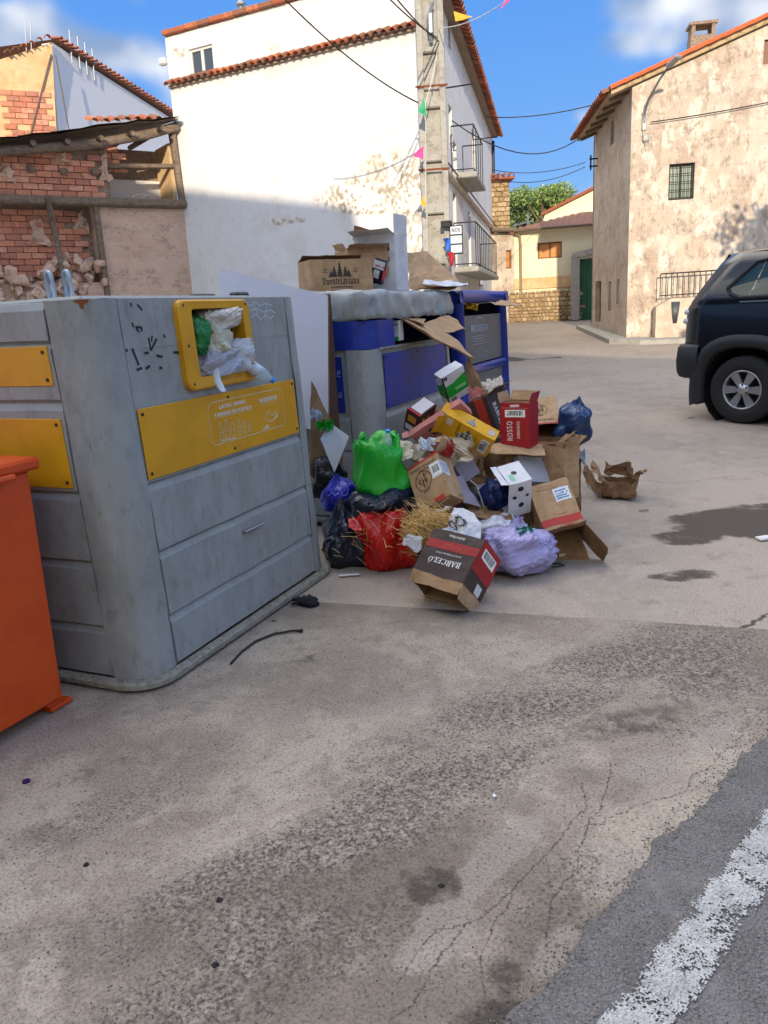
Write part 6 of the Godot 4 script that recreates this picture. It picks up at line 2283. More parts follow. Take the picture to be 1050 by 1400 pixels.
# a carton: hollow, of thin board, printed outside and bare inside. flaps: [face, side, angle, length]
func carton(called, label, xf: Transform3D, d: Vector3, outer: Material, open: Array, flaps: Array, sd: int, inner: Material = null, amp := 0.012, group := "") -> Node3D:
	var t := thing(called, label, "box", xf, group)
	if inner == null: inner = M.kraft_dark
	var o := MB.new()
	var i := MB.new()
	for m in [o, i]: m.crumple(amp, 5.0, sd)
	var th := 0.004
	for fc in ["F", "B", "L", "R", "T", "D"]:
		if fc in open: continue
		var f := face_frame(fc, d)
		var s := face_size(fc, d) / 2
		o.cut(f * Vector3(-s.x, -s.y, 0), f * Vector3(s.x, -s.y, 0), f * Vector3(s.x, s.y, 0), f * Vector3(-s.x, s.y, 0), 10, 10)
		var b := s - Vector2(th, th)
		i.cut(f * Vector3(b.x, -b.y, -th), f * Vector3(-b.x, -b.y, -th), f * Vector3(-b.x, b.y, -th), f * Vector3(b.x, b.y, -th), 5, 5)
	for fc in open:                                            # the cut edges of the board round an opening
		var f := face_frame(fc, d)
		var s := face_size(fc, d) / 2
		var b := s - Vector2(th, th)
		var k := [Vector2(-1, -1), Vector2(1, -1), Vector2(1, 1), Vector2(-1, 1)]
		for e in 4:
			var p: Vector2 = k[e]
			var q: Vector2 = k[(e + 1) % 4]
			i.cut(f * Vector3(p.x * s.x, p.y * s.y, 0), f * Vector3(q.x * s.x, q.y * s.y, 0), f * Vector3(q.x * b.x, q.y * b.y, 0), f * Vector3(p.x * b.x, p.y * b.y, 0), 5, 1)
	var m := o.mesh(outer)
	i.mesh(inner, m)
	node("body", m, t)
	for w in flaps:
		var f := face_frame(w[0], d)
		var s := face_size(w[0], d) / 2
		# side: 0 top, 1 right, 2 bottom, 3 left of that face; hinged there, angle 0 = standing straight out, positive = folded outwards
		var turn: float = [0.0, -PI / 2, PI, PI / 2][w[1]]
		var half: float = s.x if w[1] % 2 == 0 else s.y
		var away: float = s.y if w[1] % 2 == 0 else s.x
		var h := f * Transform3D(Basis(Vector3(0, 0, 1), turn), Vector3.ZERO) * Transform3D(Basis(), Vector3(0, away, 0)) * Transform3D(Basis(Vector3(1, 0, 0), -w[2]), Vector3.ZERO)
		var a := MB.new()
		var b := MB.new()
		for q in [a, b]: q.crumple(amp * 1.6, 6.0, sd + 1)
		var l: float = w[3]
		a.cut(h * Vector3(half, 0, 0), h * Vector3(-half, 0, 0), h * Vector3(-half * 0.96, 0, l), h * Vector3(half * 0.96, 0, l), 5, 4)
		b.cut(h * Vector3(-half, -th, 0), h * Vector3(half, -th, 0), h * Vector3(half * 0.96, -th, l), h * Vector3(-half * 0.96, -th, l), 5, 4)
		for e in [[Vector3(-half * 0.96, 0, l), Vector3(half * 0.96, 0, l)], [Vector3(-half, 0, 0), Vector3(-half * 0.96, 0, l)], [Vector3(half, 0, 0), Vector3(half * 0.96, 0, l)]]:
			b.cut(h * e[0], h * e[1], h * (e[1] - Vector3(0, th, 0)), h * (e[0] - Vector3(0, th, 0)), 4, 1)
		var fm := a.mesh(w[4] if w.size() > 4 else outer)
		b.mesh(inner, fm)
		node("flap", fm, t)
	t.set_meta("size", d)
	t.set_meta("sd", [amp, sd])
	return t


func on(t: Node3D, fc: String, lift := 0.002) -> Transform3D:
	return face_frame(fc, t.get_meta("size")).translated_local(Vector3(0, 0, lift))


func bent(t: Node3D) -> MB:
	var mb := MB.new()
	var a: Array = t.get_meta("sd")
	mb.crumple(a[0], 5.0, a[1])
	return mb


func done(t: Node3D):
	t.remove_meta("size")
	t.remove_meta("sd")


func sheen(c, rough := 0.3, trans := 0.0) -> StandardMaterial3D:
	var m := mat(c, rough)
	if trans > 0:
		m.backlight_enabled = true
		m.backlight = Color(c) * trans
	return m


# a plastic bag: a sagging lump of thin film with long soft folds drawn towards the knot; rad = half sizes
func bag_mesh(rad: Vector3, sd: int, m: Material, folds := 0.12, knot := 0.35, sq := 2.4, nu := 120, nv := 72) -> ArrayMesh:
	var mb := MB.new(true)
	var n1 := noise(1.0, sd, 0, 1)
	var n3 := noise(1.0, sd + 2, 0, 1)
	var rows := []
	for j in nv + 1:
		var ph := PI * (j / float(nv)) - PI / 2
		var row := []
		for i in nu:
			var a := TAU * i / nu
			var c := pow(absf(cos(ph)), 2.0 / sq)
			var y := pow(absf(sin(ph)), 2.0 / sq) * signf(sin(ph))
			var p := Vector3(cos(a) * c, y, sin(a) * c)
			var w := Vector3(cos(a), y, sin(a)) + 0.35 * Vector3(n3.get_noise_3dv(p * 1.4), n3.get_noise_3dv(p * 1.4 + Vector3(9, 9, 9)), n3.get_noise_3dv(p * 1.4 + Vector3(3, 7, 5)))
			# what is inside pushes the film out in bulges
			var k := 1.0 + 0.26 * n1.get_noise_3dv(p * 1.0 + Vector3(sd, 0, 0))
			var e := 1.0 - absf(n3.get_noise_3dv(Vector3(w.x * 3.2, w.y * 0.6, w.z * 3.2) + Vector3(sd, 0, 0))) * 2.2
			var g := 1.0 - absf(n3.get_noise_3dv(Vector3(w.x * 7.0, w.y * 1.8, w.z * 7.0) + Vector3(0, sd, 0))) * 2.2
			var h := 1.0 - absf(n3.get_noise_3dv(w * 10.0 + Vector3(3, 0, sd))) * 2.2
			var soft := 0.35 + 0.65 * smoothstep(-0.3, 0.4, n1.get_noise_3dv(p * 1.1 + Vector3(5, sd, 1)))
			k += folds * soft * (0.6 * pow(maxf(e, 0.0), 3.0) + 0.34 * pow(maxf(g, 0.0), 3.0) + 0.2 * pow(maxf(h, 0.0), 3.0))
			var q := p * k
			if y > 0.5 and knot > 0: q = q.lerp(Vector3(q.x * 0.3, q.y + knot * (y - 0.5) * 1.6, q.z * 0.3), smoothstep(0.5, 1.0, y))
			q.x *= 1.0 + 0.1 * smoothstep(0.2, -0.7, y)
			if q.y < -0.86: q.y = -0.86 + (q.y + 0.86) * 0.15
			row.append(q * rad)
		rows.append(row)
	rows.reverse()
	mb.surf(rows, true)
	return mb.mesh(m)


func bag(called, label, c: Vector3, rad: Vector3, sd: int, m: Material, folds := 0.12, knot := 0.35, turn := Vector3.ZERO, group := "") -> MeshInstance3D:
	var o := MeshInstance3D.new()
	o.mesh = bag_mesh(rad, sd, m, folds, knot)
	o.name = numbered(called)
	o.transform = Transform3D(Basis.from_euler(turn), c)
	tag(o, label, "bag", group)
	add_child(o)
	return o


func sheet(called, label, category, pts: Array, th: float, m: Material, sd: int, amp := 0.02, edge: Material = null, group := "") -> MeshInstance3D:   # a flat piece of board by its four corners
	var mb := MB.new()
	mb.crumple(amp, 4.0, sd)
	var o: Vector3 = pts[0]
	var q: Array = pts.map(func(p): return p - o)
	var n: Vector3 = (q[1] - q[0]).cross(q[3] - q[0]).normalized() * th
	mb.cut(q[0], q[1], q[2], q[3], 8, 8)
	mb.cut(q[1] - n, q[0] - n, q[3] - n, q[2] - n, 8, 8)
	var e := MB.new()
	e.crumple(amp, 4.0, sd)
	for i in 4:
		var a: Vector3 = q[i]
		var b: Vector3 = q[(i + 1) % 4]
		e.cut(a - n, b - n, b, a, 8, 1)
	var me := mb.mesh(m)
	e.mesh(edge if edge else m, me)
	var r := MeshInstance3D.new()
	r.mesh = me
	r.name = numbered(called)
	r.position = o
	tag(r, label, category, group)
	add_child(r)
	return r


func crushed(n: int, sd: int, m: Material, called: String, label: String, at: Vector3, size: Vector3, cat := "paper", group := ""):     # a crumpled sheet of paper or film
	var o := MeshInstance3D.new()
	var mb := MB.new()
	var q := noise(1.0, sd, 0, 1)
	var r := RandomNumberGenerator.new()
	r.seed = sd
	var rows := []
	for j in n + 1:
		var row := []
		for i in n + 1:
			var u := 2.0 * i / n - 1.0 + (r.randf_range(-0.5, 0.5) / n)
			var v := 2.0 * j / n - 1.0 + (r.randf_range(-0.5, 0.5) / n)
			var h := 0.9 * q.get_noise_2d(u * 1.1 + sd, v * 1.1) + 0.7 * absf(q.get_noise_2d(u * 2.2, v * 2.2 + sd))
			var e := 1.0 + 0.3 * q.get_noise_2d(atan2(v, u) * 1.3, sd)
			row.append(Vector3(u * e * size.x, h * 0.9 * size.y, v * e * size.z))
		rows.append(row)
	mb.surf(rows, false)
	o.mesh = mb.mesh(m)
	o.name = numbered(called)
	o.transform = Transform3D(Basis.from_euler(Vector3(0.7 + r.randf_range(-0.3, 0.3), r.randf_range(-0.6, 0.6), r.randf_range(-0.4, 0.4))), at)
	tag(o, label, cat, group)
	add_child(o)
	return o


func heap():
	cartons()
	bags()
	on_top()
	hatch_bags()


func cartons():
	var brown := mat("3d2e28", 0.6)
	var t: Node3D
	var p: MB
	var l: MB
	# dark brown spirits box lying upside down in front
	t = carton("spirits_box", "dark brown liquor box lying upside down with torn flaps, front of the heap", Transform3D(Vector3(0.733, -0.052, 0.679), Vector3(0.520, 0.686, -0.508), Vector3(-0.439, 0.725, 0.530), Vector3(0.395, 0.198, -4.242)), Vector3(0.352, 0.278, 0.227), brown, ["D"], [["D", 0, -0.25, 0.07, M.kraft], ["D", 2, -0.5, 0.08, M.kraft], ["D", 1, 0.15, 0.09, M.kraft], ["D", 3, -0.4, 0.07, M.kraft]], 1, M.kraft, 0.008)
	var d: Vector3 = t.get_meta("size")
	var f := on(t, "F")
	var s := face_size("F", d)
	p = bent(t)
	rect(p, -s.x / 2, s.y * 0.08, s.x / 2, s.y * 0.27, "9c2a22", f, 6, 3)
	var fr := on(t, "R")
	var sr := face_size("R", d)
	rect(p, -sr.x / 2, -sr.y * 0.16, sr.x / 2, sr.y / 2, "a01e20", fr, 5, 5)
	bars(p, -sr.x * 0.34, sr.y * 0.16, sr.x * 0.36, sr.y * 0.38, fr.translated_local(Vector3(0, 0, 0.001)), 4)
	rect(p, sr.x * 0.05, -sr.y * 0.48, sr.x * 0.32, -sr.y * 0.26, "cfd0d2", fr, 3, 3)
	part("print", p, M.print, t)
	l = bent(t)
	write(l, "BARCELÓ", Vector2(0, -s.y * 0.2), s.x * 0.62, s.y * 0.16, f, serif, PI)
	write(l, "RON DOMINICANO", Vector2(0, -s.y * 0.0), s.x * 0.5, s.y * 0.035, f, plain, PI)
	write(l, "Hecho a Mano", Vector2(0, s.y * 0.39), s.x * 0.3, s.y * 0.06, f, serif, PI)
	part("lettering", l, M.whiteprint, t)
	l = bent(t)
	write(l, "AÑEJO", Vector2(0, s.y * 0.17), s.x * 0.36, s.y * 0.09, f, plain, PI)
	part("lettering", l, mat("c24a34", 0.6), t)
	done(t)
	# the same kind of box behind, standing
	t = carton("spirits_box", "dark brown and red liquor box standing behind the yellow carton", Transform3D(Vector3(0.743, 0.313, 0.592), Vector3(-0.313, 0.944, -0.106), Vector3(-0.592, -0.106, 0.799), Vector3(0.855, 0.804, -6.058)), Vector3(0.204, 0.281, 0.297), brown, ["T"], [["T", 0, 0.4, 0.1], ["T", 1, 1.2, 0.1]], 2, M.kraft, 0.008)
	d = t.get_meta("size")
	p = bent(t)
	f = on(t, "F")
	s = face_size("F", d)
	rect(p, -s.x * 0.05, -s.y / 2, s.x * 0.32, s.y / 2, "a8321e", f, 3, 6)
	part("print", p, M.print, t)
	l = bent(t)
	fr = on(t, "R")
	sr = face_size("R", d)
	write(l, "BARCELÓ", Vector2(-sr.x * 0.22, -sr.y * 0.1), sr.y * 0.75, sr.x * 0.2, fr, serif, -PI / 2)
	part("lettering", l, M.whiteprint, t)
	done(t)
	# kraft wine box with emblem, leaning
	t = carton("wine_box", "kraft wine box with red top band and round emblem, tilted above the straw", Transform3D(Vector3(0.771, 0.518, 0.370), Vector3(-0.200, 0.748, -0.632), Vector3(-0.605, 0.413, 0.681), Vector3(0.333, 0.520, -4.913)), Vector3(0.244, 0.319, 0.166), M.kraft, ["T"], [["T", 0, -0.9, 0.07], ["T", 1, 0.9, 0.09]], 3, M.kraft_dark, 0.01)
	d = t.get_meta("size")
	f = on(t, "F")
	s = face_size("F", d)
	fr = on(t, "R")
	sr = face_size("R", d)
	p = bent(t)
	rect(p, -s.x / 2, s.y * 0.455, s.x / 2, s.y / 2, "b02a22", f, 6, 1)
	rect(p, -sr.x / 2, s.y * 0.455, sr.x / 2, s.y / 2, "b02a22", fr, 4, 1)
	rect(p, s.x * 0.05, -s.y / 2, s.x * 0.35, -s.y * 0.42, "b8322a", f, 3, 1)
	rect(p, s.x * 0.18, -s.y * 0.02, s.x / 2, s.y * 0.3, "d6dade", f, 4, 4)
	rect(p, -sr.x / 2, -sr.y * 0.02, -sr.x * 0.0, sr.y * 0.3, "d6dade", fr, 4, 4)
	bars(p, s.x * 0.22, s.y * 0.02, s.x * 0.46, s.y * 0.27, f.translated_local(Vector3(0, 0, 0.001)), 7)
	for k in 5: rect(p, -sr.x * 0.46, sr.y * (0.04 + k * 0.05), -sr.x * 0.06, sr.y * (0.065 + k * 0.05), "7f92ad", fr.translated_local(Vector3(0, 0, 0.001)), 2, 1)
	part("print", p, M.print, t)
	l = bent(t)
	write(l, "RAMÓN BILBAO", Vector2(-s.x * 0.02, s.y * 0.36), s.x * 0.78, s.y * 0.06, f, serif)
	write(l, "CRIANZA", Vector2(0.0, s.y * 0.28), s.x * 0.36, s.y * 0.035, f, serif)
	emblem(l, Vector2(-s.x * 0.1, 0.02), s.x * 0.26, f)
	write(l, "347", Vector2(sr.x * 0.3, -sr.y * 0.42), sr.x * 0.25, sr.y * 0.06, fr, plain)
	part("lettering", l, mat("4a3524", 0.8), t)
	done(t)
	# yellow carton
	t = carton("yellow_carton", "bright yellow wine carton with grey building emblem, torn open at one end", Transform3D(Vector3(0.841, -0.499, 0.210), Vector3(0.243, 0.694, 0.678), Vector3(-0.484, -0.519, 0.705), Vector3(0.591, 0.803, -5.191)), Vector3(0.350, 0.191, 0.095), mat("e0a60a", 0.55), ["L"], [["L", 0, 0.25, 0.05], ["L", 1, 0.7, 0.06], ["L", 2, 0.3, 0.05]], 4, M.kraft, 0.006)
	d = t.get_meta("size")
	f = on(t, "F")
	s = face_size("F", d)
	p = bent(t)
	bars(p, s.x * 0.29, -s.y * 0.4, s.x * 0.44, s.y * 0.3, f, 9)
	castle(p, Vector2(0, 0), s.y * 0.36, f, "5a5a5e", "c9c9c4", -PI / 2 * 0 + 0.0)
	var ft := on(t, "T")
	castle(p, Vector2(-s.x * 0.02, 0), d.z * 0.34, ft, "5a5a5e", "c9c9c4", 0.0)
	rect(p, s.x * 0.32, -d.z * 0.25, s.x * 0.44, d.z * 0.25, "b9b4a8", ft, 2, 2)
	rect(p, -s.x * 0.48, s.y * 0.1, -s.x * 0.34, s.y * 0.42, "d8d0b8", f, 3, 3)
	part("print", p, M.print, t)
	l = bent(t)
	write(l, "PUERTO", Vector2(-s.x * 0.2, s.y * 0.1), s.y * 0.6, s.x * 0.05, f, serif, PI / 2)
	write(l, "RIOJA", Vector2(s.x * 0.17, 0), s.y * 0.4, s.x * 0.03, f, serif, PI / 2)
	part("lettering", l, mat("8a6206", 0.7), t)
	done(t)
	# tall red carton
	t = carton("red_carton", "tall red vermouth carton with white lettering, upright in the heap", Transform3D(Vector3(0.843, 0.000, 0.537), Vector3(0.000, 1.000, 0.000), Vector3(-0.537, 0.000, 0.843), Vector3(0.977, 0.778, -5.489)), Vector3(0.213, 0.345, 0.170), mat("9c1220", 0.5), ["T"], [["T", 0, 0.5, 0.07], ["T", 1, 0.2, 0.07], ["T", 3, 0.3, 0.07]], 5, M.kraft, 0.006)
	d = t.get_meta("size")
	f = on(t, "F")
	s = face_size("F", d)
	p = bent(t)
	bars(p, -s.x * 0.32, s.y * 0.22, s.x * 0.36, s.y * 0.36, f, 11)
	rect(p, -s.x * 0.14, s.y * 0.415, s.x * 0.16, s.y * 0.465, "d8c8c0", f, 2, 1)
	rect(p, -s.x * 0.45, s.y * 0.395, s.x * 0.45, s.y * 0.4, "d8a09c", f, 2, 1)
	part("print", p, M.print, t)
	l = bent(t)
	write(l, "ROSSO", Vector2(-s.x * 0.16, -s.y * 0.06), s.y * 0.4, s.x * 0.2, f, bold, PI / 2)
	write(l, "VIBRANTE", Vector2(s.x * 0.14, -s.y * 0.04), s.y * 0.36, s.x * 0.1, f, bold, PI / 2)
	write(l, "MARTINI", Vector2(0, -s.y * 0.43), s.x * 0.36, s.y * 0.035, f, bold)
	part("lettering", l, mat("d9c2bc", 0.6), t)
	done(t)
	# pack of milk cartons
	t = carton("carton_pack", "white and green drink carton pack wedged against the blue container", Transform3D(Vector3(0.845, 0.425, -0.323), Vector3(-0.255, 0.853, 0.455), Vector3(0.469, -0.302, 0.830), Vector3(0.576, 1.045, -6.114)), Vector3(0.205, 0.251, 0.100), M.white_card, [], [], 6, null, 0.006)
	d = t.get_meta("size")
	p = bent(t)
	for fc in ["F", "L"]:
		f = on(t, fc)
		s = face_size(fc, d)
		rect(p, -s.x / 2, -s.y * 0.28, s.x / 2, s.y * 0.14, "17992a", f, 4, 4)
		p.st.set_color(lin("17992a"))
		p.tri(f * Vector3(-s.x * 0.1, s.y * 0.14, 0), f * Vector3(s.x / 2, s.y * 0.14, 0), f * Vector3(s.x / 2, s.y * 0.3, 0))
		rect(p, -s.x * 0.42, s.y * 0.34, -s.x * 0.28, s.y * 0.45, "3a4a3c", f, 1, 1)
	f = on(t, "F")
	s = face_size("F", d)
	rect(p, -s.x * 0.35, -s.y * 0.46, -s.x * 0.12, -s.y * 0.32, "74808a", f, 1, 1)
	rect(p, -s.x * 0.08, -s.y * 0.16, s.x * 0.4, -s.y * 0.04, "7ac884", f.translated_local(Vector3(0, 0, 0.001)), 2, 1)
	rect(p, -s.x / 2, -s.y / 2, -s.x * 0.44, s.y / 2, "1a1a1a", f.translated_local(Vector3(0, 0, 0.001)), 1, 4)
	part("print", p, M.print, t)
	done(t)
	# small chocolate coloured box
	t = carton("snack_box", "small dark brown and red snack box with white lid, beside the blue container", Transform3D(Vector3(0.736, -0.470, 0.487), Vector3(0.155, 0.817, 0.555), Vector3(-0.659, -0.333, 0.674), Vector3(0.306, 0.830, -5.911)), Vector3(0.124, 0.193, 0.205), mat("43221c", 0.5), [], [], 7, null, 0.005)
	d = t.get_meta("size")
	p = bent(t)
	rect(p, -d.x * 0.42, -d.z * 0.35, d.x * 0.42, d.z * 0.45, "d2ccc8", on(t, "T"), 3, 3)
	rect(p, -d.x / 2, -d.z / 2, d.x / 2, -d.z * 0.4, "b01c24", on(t, "T"), 3, 1)
	for k in 6: rect(p, -d.z * 0.4 + k * d.z * 0.13, -d.y * 0.3 + (k % 3) * 0.02, -d.z * 0.3 + k * d.z * 0.13, d.y * 0.1 + (k % 2) * 0.03, ["b5702a", "d9a83c", "7a2018"][k % 3], on(t, "R"), 1, 1)
	rect(p, -d.x * 0.4, -d.y * 0.4, d.x * 0.2, -d.y * 0.15, "c9cfd8", on(t, "F"), 1, 1)
	rect(p, -d.x * 0.3, 0, d.x * 0.3, d.y * 0.3, "c98a2c", on(t, "F"), 1, 1)
	part("print", p, M.print, t)
	done(t)
	# pink flattened box
	t = carton("pink_box", "flat faded pink box with a small dark window, slanting across the heap", Transform3D(Vector3(0.791, 0.530, 0.306), Vector3(-0.607, 0.616, 0.503), Vector3(0.078, -0.583, 0.809), Vector3(0.408, 0.861, -5.266)), Vector3(0.419, 0.142, 0.050), mat("b5706a", 0.65), ["L"], [["L", 0, 0.5, 0.05]], 8, M.kraft, 0.008)
	d = t.get_meta("size")
	p = bent(t)
	rect(p, -d.x * 0.2, -d.y * 0.28, -d.x * 0.02, d.y * 0.2, "33383a", on(t, "F"), 2, 2)
	rect(p, d.x * 0.12, d.y * 0.1, d.x * 0.16, d.y * 0.2, "5a2a30", on(t, "F"), 1, 1)
	part("print", p, M.print, t)
	done(t)
	# grey card file
	t = carton("grey_box", "plain lilac grey cardboard box lid, right of the kraft wine box", Transform3D(Vector3(0.624, 0.212, -0.752), Vector3(-0.459, 0.878, -0.133), Vector3(0.632, 0.428, 0.646), Vector3(0.543, 0.553, -5.224)), Vector3(0.200, 0.176, 0.070), mat("8f8896", 0.7), ["B"], [], 9, null, 0.008)
	p = bent(t)
	d = t.get_meta("size")
	rect(p, -d.x / 2, d.y * 0.38, d.x / 2, d.y / 2, "c9c8ce", on(t, "F"), 4, 1)
	part("print", p, M.print, t)
	done(t)
	# white box with punched holes
	t = carton("white_box", "white cardboard box with round punched holes, middle of the heap", Transform3D(Vector3(0.965, 0.157, -0.210), Vector3(-0.049, 0.895, 0.444), Vector3(0.258, -0.418, 0.871), Vector3(0.839, 0.454, -4.948)), Vector3(0.155, 0.268, 0.204), M.white_card, ["L"], [["L", 0, 0.3, 0.05]], 10, mat("8d9096", 0.8), 0.008)
	d = t.get_meta("size")
	p = bent(t)
	for v in [[0.0, 0.3, 0.02], [-0.25, 0.05, 0.014], [0.3, 0.05, 0.012], [0.05, -0.2, 0.018]]: disc(p, Vector2(v[0] * d.x, v[1] * d.y), v[2], "26262a", on(t, "F"))
	disc(p, Vector2(0, 0), 0.02, "1e1e22", on(t, "T"))
	rect(p, -d.x * 0.3, -d.z * 0.35, -d.x * 0.1, -d.z * 0.05, "7fc09a", on(t, "T"), 2, 2)
	part("print", p, M.print, t)
	done(t)
	# pale blue grey flat box with a red and white edge
	t = carton("pale_box", "flat pale blue grey box with red and white striped edge", Transform3D(Vector3(0.873, -0.184, -0.451), Vector3(-0.069, 0.870, -0.489), Vector3(0.483, 0.458, 0.747), Vector3(1.065, 0.477, -5.373)), Vector3(0.326, 0.184, 0.070), mat("a9b4bf", 0.6), [], [], 11, null, 0.006)
	d = t.get_meta("size")
	for y in [[0.05, 0.4], [-0.45, -0.05]]:
		p = bent(t)
		rect(p, -d.z * 0.4, d.y * y[0], d.z * 0.1, d.y * y[1], "c41e24", on(t, "R"), 1, 1)
		part("red_stripe", p, M.print, t)
	done(t)
	# kraft box with a red band, tipped forward with open flaps
	t = carton("wine_box", "kraft carton with red band and address label, tipped over at the right front", Transform3D(Vector3(0.979, 0.195, -0.065), Vector3(-0.186, 0.703, -0.686), Vector3(-0.088, 0.683, 0.725), Vector3(1.106, 0.287, -4.933)), Vector3(0.257, 0.358, 0.199), M.kraft, ["D"], [["D", 0, 1.5, 0.06], ["D", 1, 0.35, 0.2], ["D", 2, 0.1, 0.16], ["D", 3, 0.5, 0.12]], 12, M.kraft_dark, 0.01)
	d = t.get_meta("size")
	f = on(t, "F")
	s = face_size("F", d)
	p = bent(t)
	rect(p, -s.x / 2, -s.y * 0.38, s.x / 2, -s.y * 0.24, "b0342c", f, 6, 3)
	rect(p, s.x * 0.02, -s.y / 2, s.x * 0.22, -s.y * 0.4, "b0342c", f, 2, 2)
	rect(p, -s.x * 0.48, -s.y / 2, -s.x * 0.36, -s.y * 0.46, "b0342c", f, 2, 1)
	part("print", p, M.print, t)
	p = bent(t)
	rect(p, s.x * 0.02, s.y * 0.06, s.x * 0.44, s.y * 0.32, "d9dde0", f, 4, 4)
	for k in 4: rect(p, s.x * 0.06, s.y * (0.1 + k * 0.05), s.x * (0.4 - 0.04 * (k % 2)), s.y * (0.13 + k * 0.05), "6f8aa8", f.translated_local(Vector3(0, 0, 0.001)), 2, 1)
	part("address_label", p, M.print, t)
	l = bent(t)
	write(l, "RIOJA", Vector2(s.x * 0.05, -s.y * 0.19), s.x * 0.3, s.y * 0.025, f, plain)
	part("lettering", l, mat("a84a3c", 0.8), t)
	l = bent(t)
	write(l, "CRIANZA 2019", Vector2(-s.x * 0.1, s.y * 0.36), s.x * 0.5, s.y * 0.025, f, serif)
	write(l, "12 x 75 cl", Vector2(-s.x * 0.12, s.y * 0.43), s.x * 0.3, s.y * 0.022, f, serif)
	part("lettering", l, mat("7a6248", 0.8), t)
	done(t)
	# second kraft wine box at the back
	t = carton("wine_box", "kraft wine box with round emblem and dark red front, behind the red carton", Transform3D(Vector3(0.982, 0.083, 0.169), Vector3(-0.154, 0.871, 0.466), Vector3(-0.109, -0.484, 0.869), Vector3(1.234, 0.754, -5.938)), Vector3(0.226, 0.157, 0.328), M.kraft, ["F"], [["F", 2, 0.8, 0.06]], 13, M.kraft_dark, 0.01)
	d = t.get_meta("size")
	p = bent(t)
	rect(p, -d.x / 2, -d.z / 2, d.x / 2, -d.z * 0.45, "a3242a", on(t, "T"), 4, 1)
	rect(p, -d.z / 2, -d.y / 2, -d.z * 0.0, d.y / 2, "6a1a1e", on(t, "L"), 3, 3)
	part("print", p, M.print, t)
	l = bent(t)
	emblem(l, Vector2(-d.x * 0.1, d.z * 0.05), d.x * 0.26, on(t, "T"))
	write(l, "RAMÓN BILBAO", Vector2(0, -d.z * 0.33), d.x * 0.7, d.z * 0.06, on(t, "T"), serif)
	part("lettering", l, mat("4a3524", 0.8), t)
	done(t)
	t = carton("kraft_box", "plain kraft carton with a small label, under the red carton", Transform3D(Vector3(0.940, 0.000, 0.342), Vector3(0.000, 1.000, 0.000), Vector3(-0.342, 0.000, 0.940), Vector3(1.201, 0.580, -5.578)), Vector3(0.251, 0.159, 0.204), M.kraft, ["T"], [["T", 1, 0.8, 0.08]], 14, null, 0.01)
	d = t.get_meta("size")
	p = bent(t)
	rect(p, -d.x * 0.46, -d.y * 0.1, -d.x * 0.3, d.y * 0.4, "bcc8d2", on(t, "F"), 2, 2)
	disc(p, Vector2(d.x * 0.15, d.y * 0.25), 0.03, "6b5238", on(t, "F"))
	part("print", p, M.print, t)
	done(t)
	done(carton("kraft_box", "tall plain kraft carton standing at the right side of the heap", Transform3D(Vector3(0.831, 0.000, -0.556), Vector3(0.000, 1.000, 0.000), Vector3(0.556, 0.000, 0.831), Vector3(1.241, 0.469, -5.365)), Vector3(0.148, 0.361, 0.200), M.kraft, ["T"], [["T", 1, 1.0, 0.1], ["T", 2, 0.4, 0.08]], 15, null, 0.012))
	# open grey carton that holds the navy bag
	done(carton("grey_carton", "open lilac grey carton holding the navy bag, left of the punched box", Transform3D(Basis.from_euler(Vector3(-0.35, 0.25, 0.22)), Vector3(0.721, 0.366, -5.120)), Vector3(0.21, 0.2, 0.17), mat("a4a2ac", 0.7), ["F", "T"], [["T", 3, 0.5, 0.06]], 17, M.white_card, 0.012))
	sheet("cardboard_sheet", "lilac grey card strip sliding down right of the kraft wine box", "cardboard", [Vector3(0.506, 0.403, -4.850), Vector3(0.619, 0.356, -4.900), Vector3(0.527, 0.540, -5.050), Vector3(0.470, 0.544, -5.000)], 0.006, mat("8d8792", 0.75), 31, 0.02, M.kraft_dark, "loose cardboard")
	sheet("cardboard_sheet", "flat kraft piece squeezed under the tall red carton", "cardboard", [Vector3(0.718, 0.659, -5.200), Vector3(1.120, 0.609, -5.250), Vector3(1.142, 0.647, -5.500), Vector3(0.802, 0.665, -5.500)], 0.006, M.kraft, 33, 0.02, M.kraft_dark, "loose cardboard")
	sheet("cardboard_sheet", "torn dark cardboard between the navy bag carton and the lilac bag", "cardboard", [Vector3(0.527, 0.328, -4.800), Vector3(0.802, 0.285, -4.800), Vector3(0.805, 0.316, -4.980), Vector3(0.576, 0.338, -4.980)], 0.006, M.kraft_dark, 35, 0.04, M.kraft, "loose cardboard")
	# what the heap stands on
	var fill := [
		[Vector3(0.42, 0.15, -5.12), Vector3(0.42, 0.3, 0.34), 0.3, "crumpled brown carton at the bottom of the heap, under the wine box"],
		[Vector3(0.84, 0.16, -5.3), Vector3(0.4, 0.3, 0.34), -0.2, "crumpled brown carton at the bottom of the heap, under the white box"],
		[Vector3(1.22, 0.26, -5.72), Vector3(0.38, 0.48, 0.34), 0.15, "brown carton at the right bottom of the heap, under the plain kraft carton"],
		[Vector3(0.55, 0.22, -5.62), Vector3(0.44, 0.4, 0.36), 0.5, "brown carton buried in the middle of the heap"],
		[Vector3(0.88, 0.3, -6.0), Vector3(0.46, 0.56, 0.36), 0.35, "brown carton at the back of the heap, under the standing liquor box"],
		[Vector3(0.52, 0.56, -5.62), Vector3(0.36, 0.26, 0.3), 0.2, "brown carton high in the heap, under the pink box"],
		[Vector3(0.93, 0.5, -5.5), Vector3(0.3, 0.24, 0.26), 0.45, "brown carton right under the tall red carton"],
		[Vector3(0.56, 0.44, -6.18), Vector3(0.3, 0.8, 0.24), 0.42, "tall brown carton leaning on the blue container, under the green pack"]]
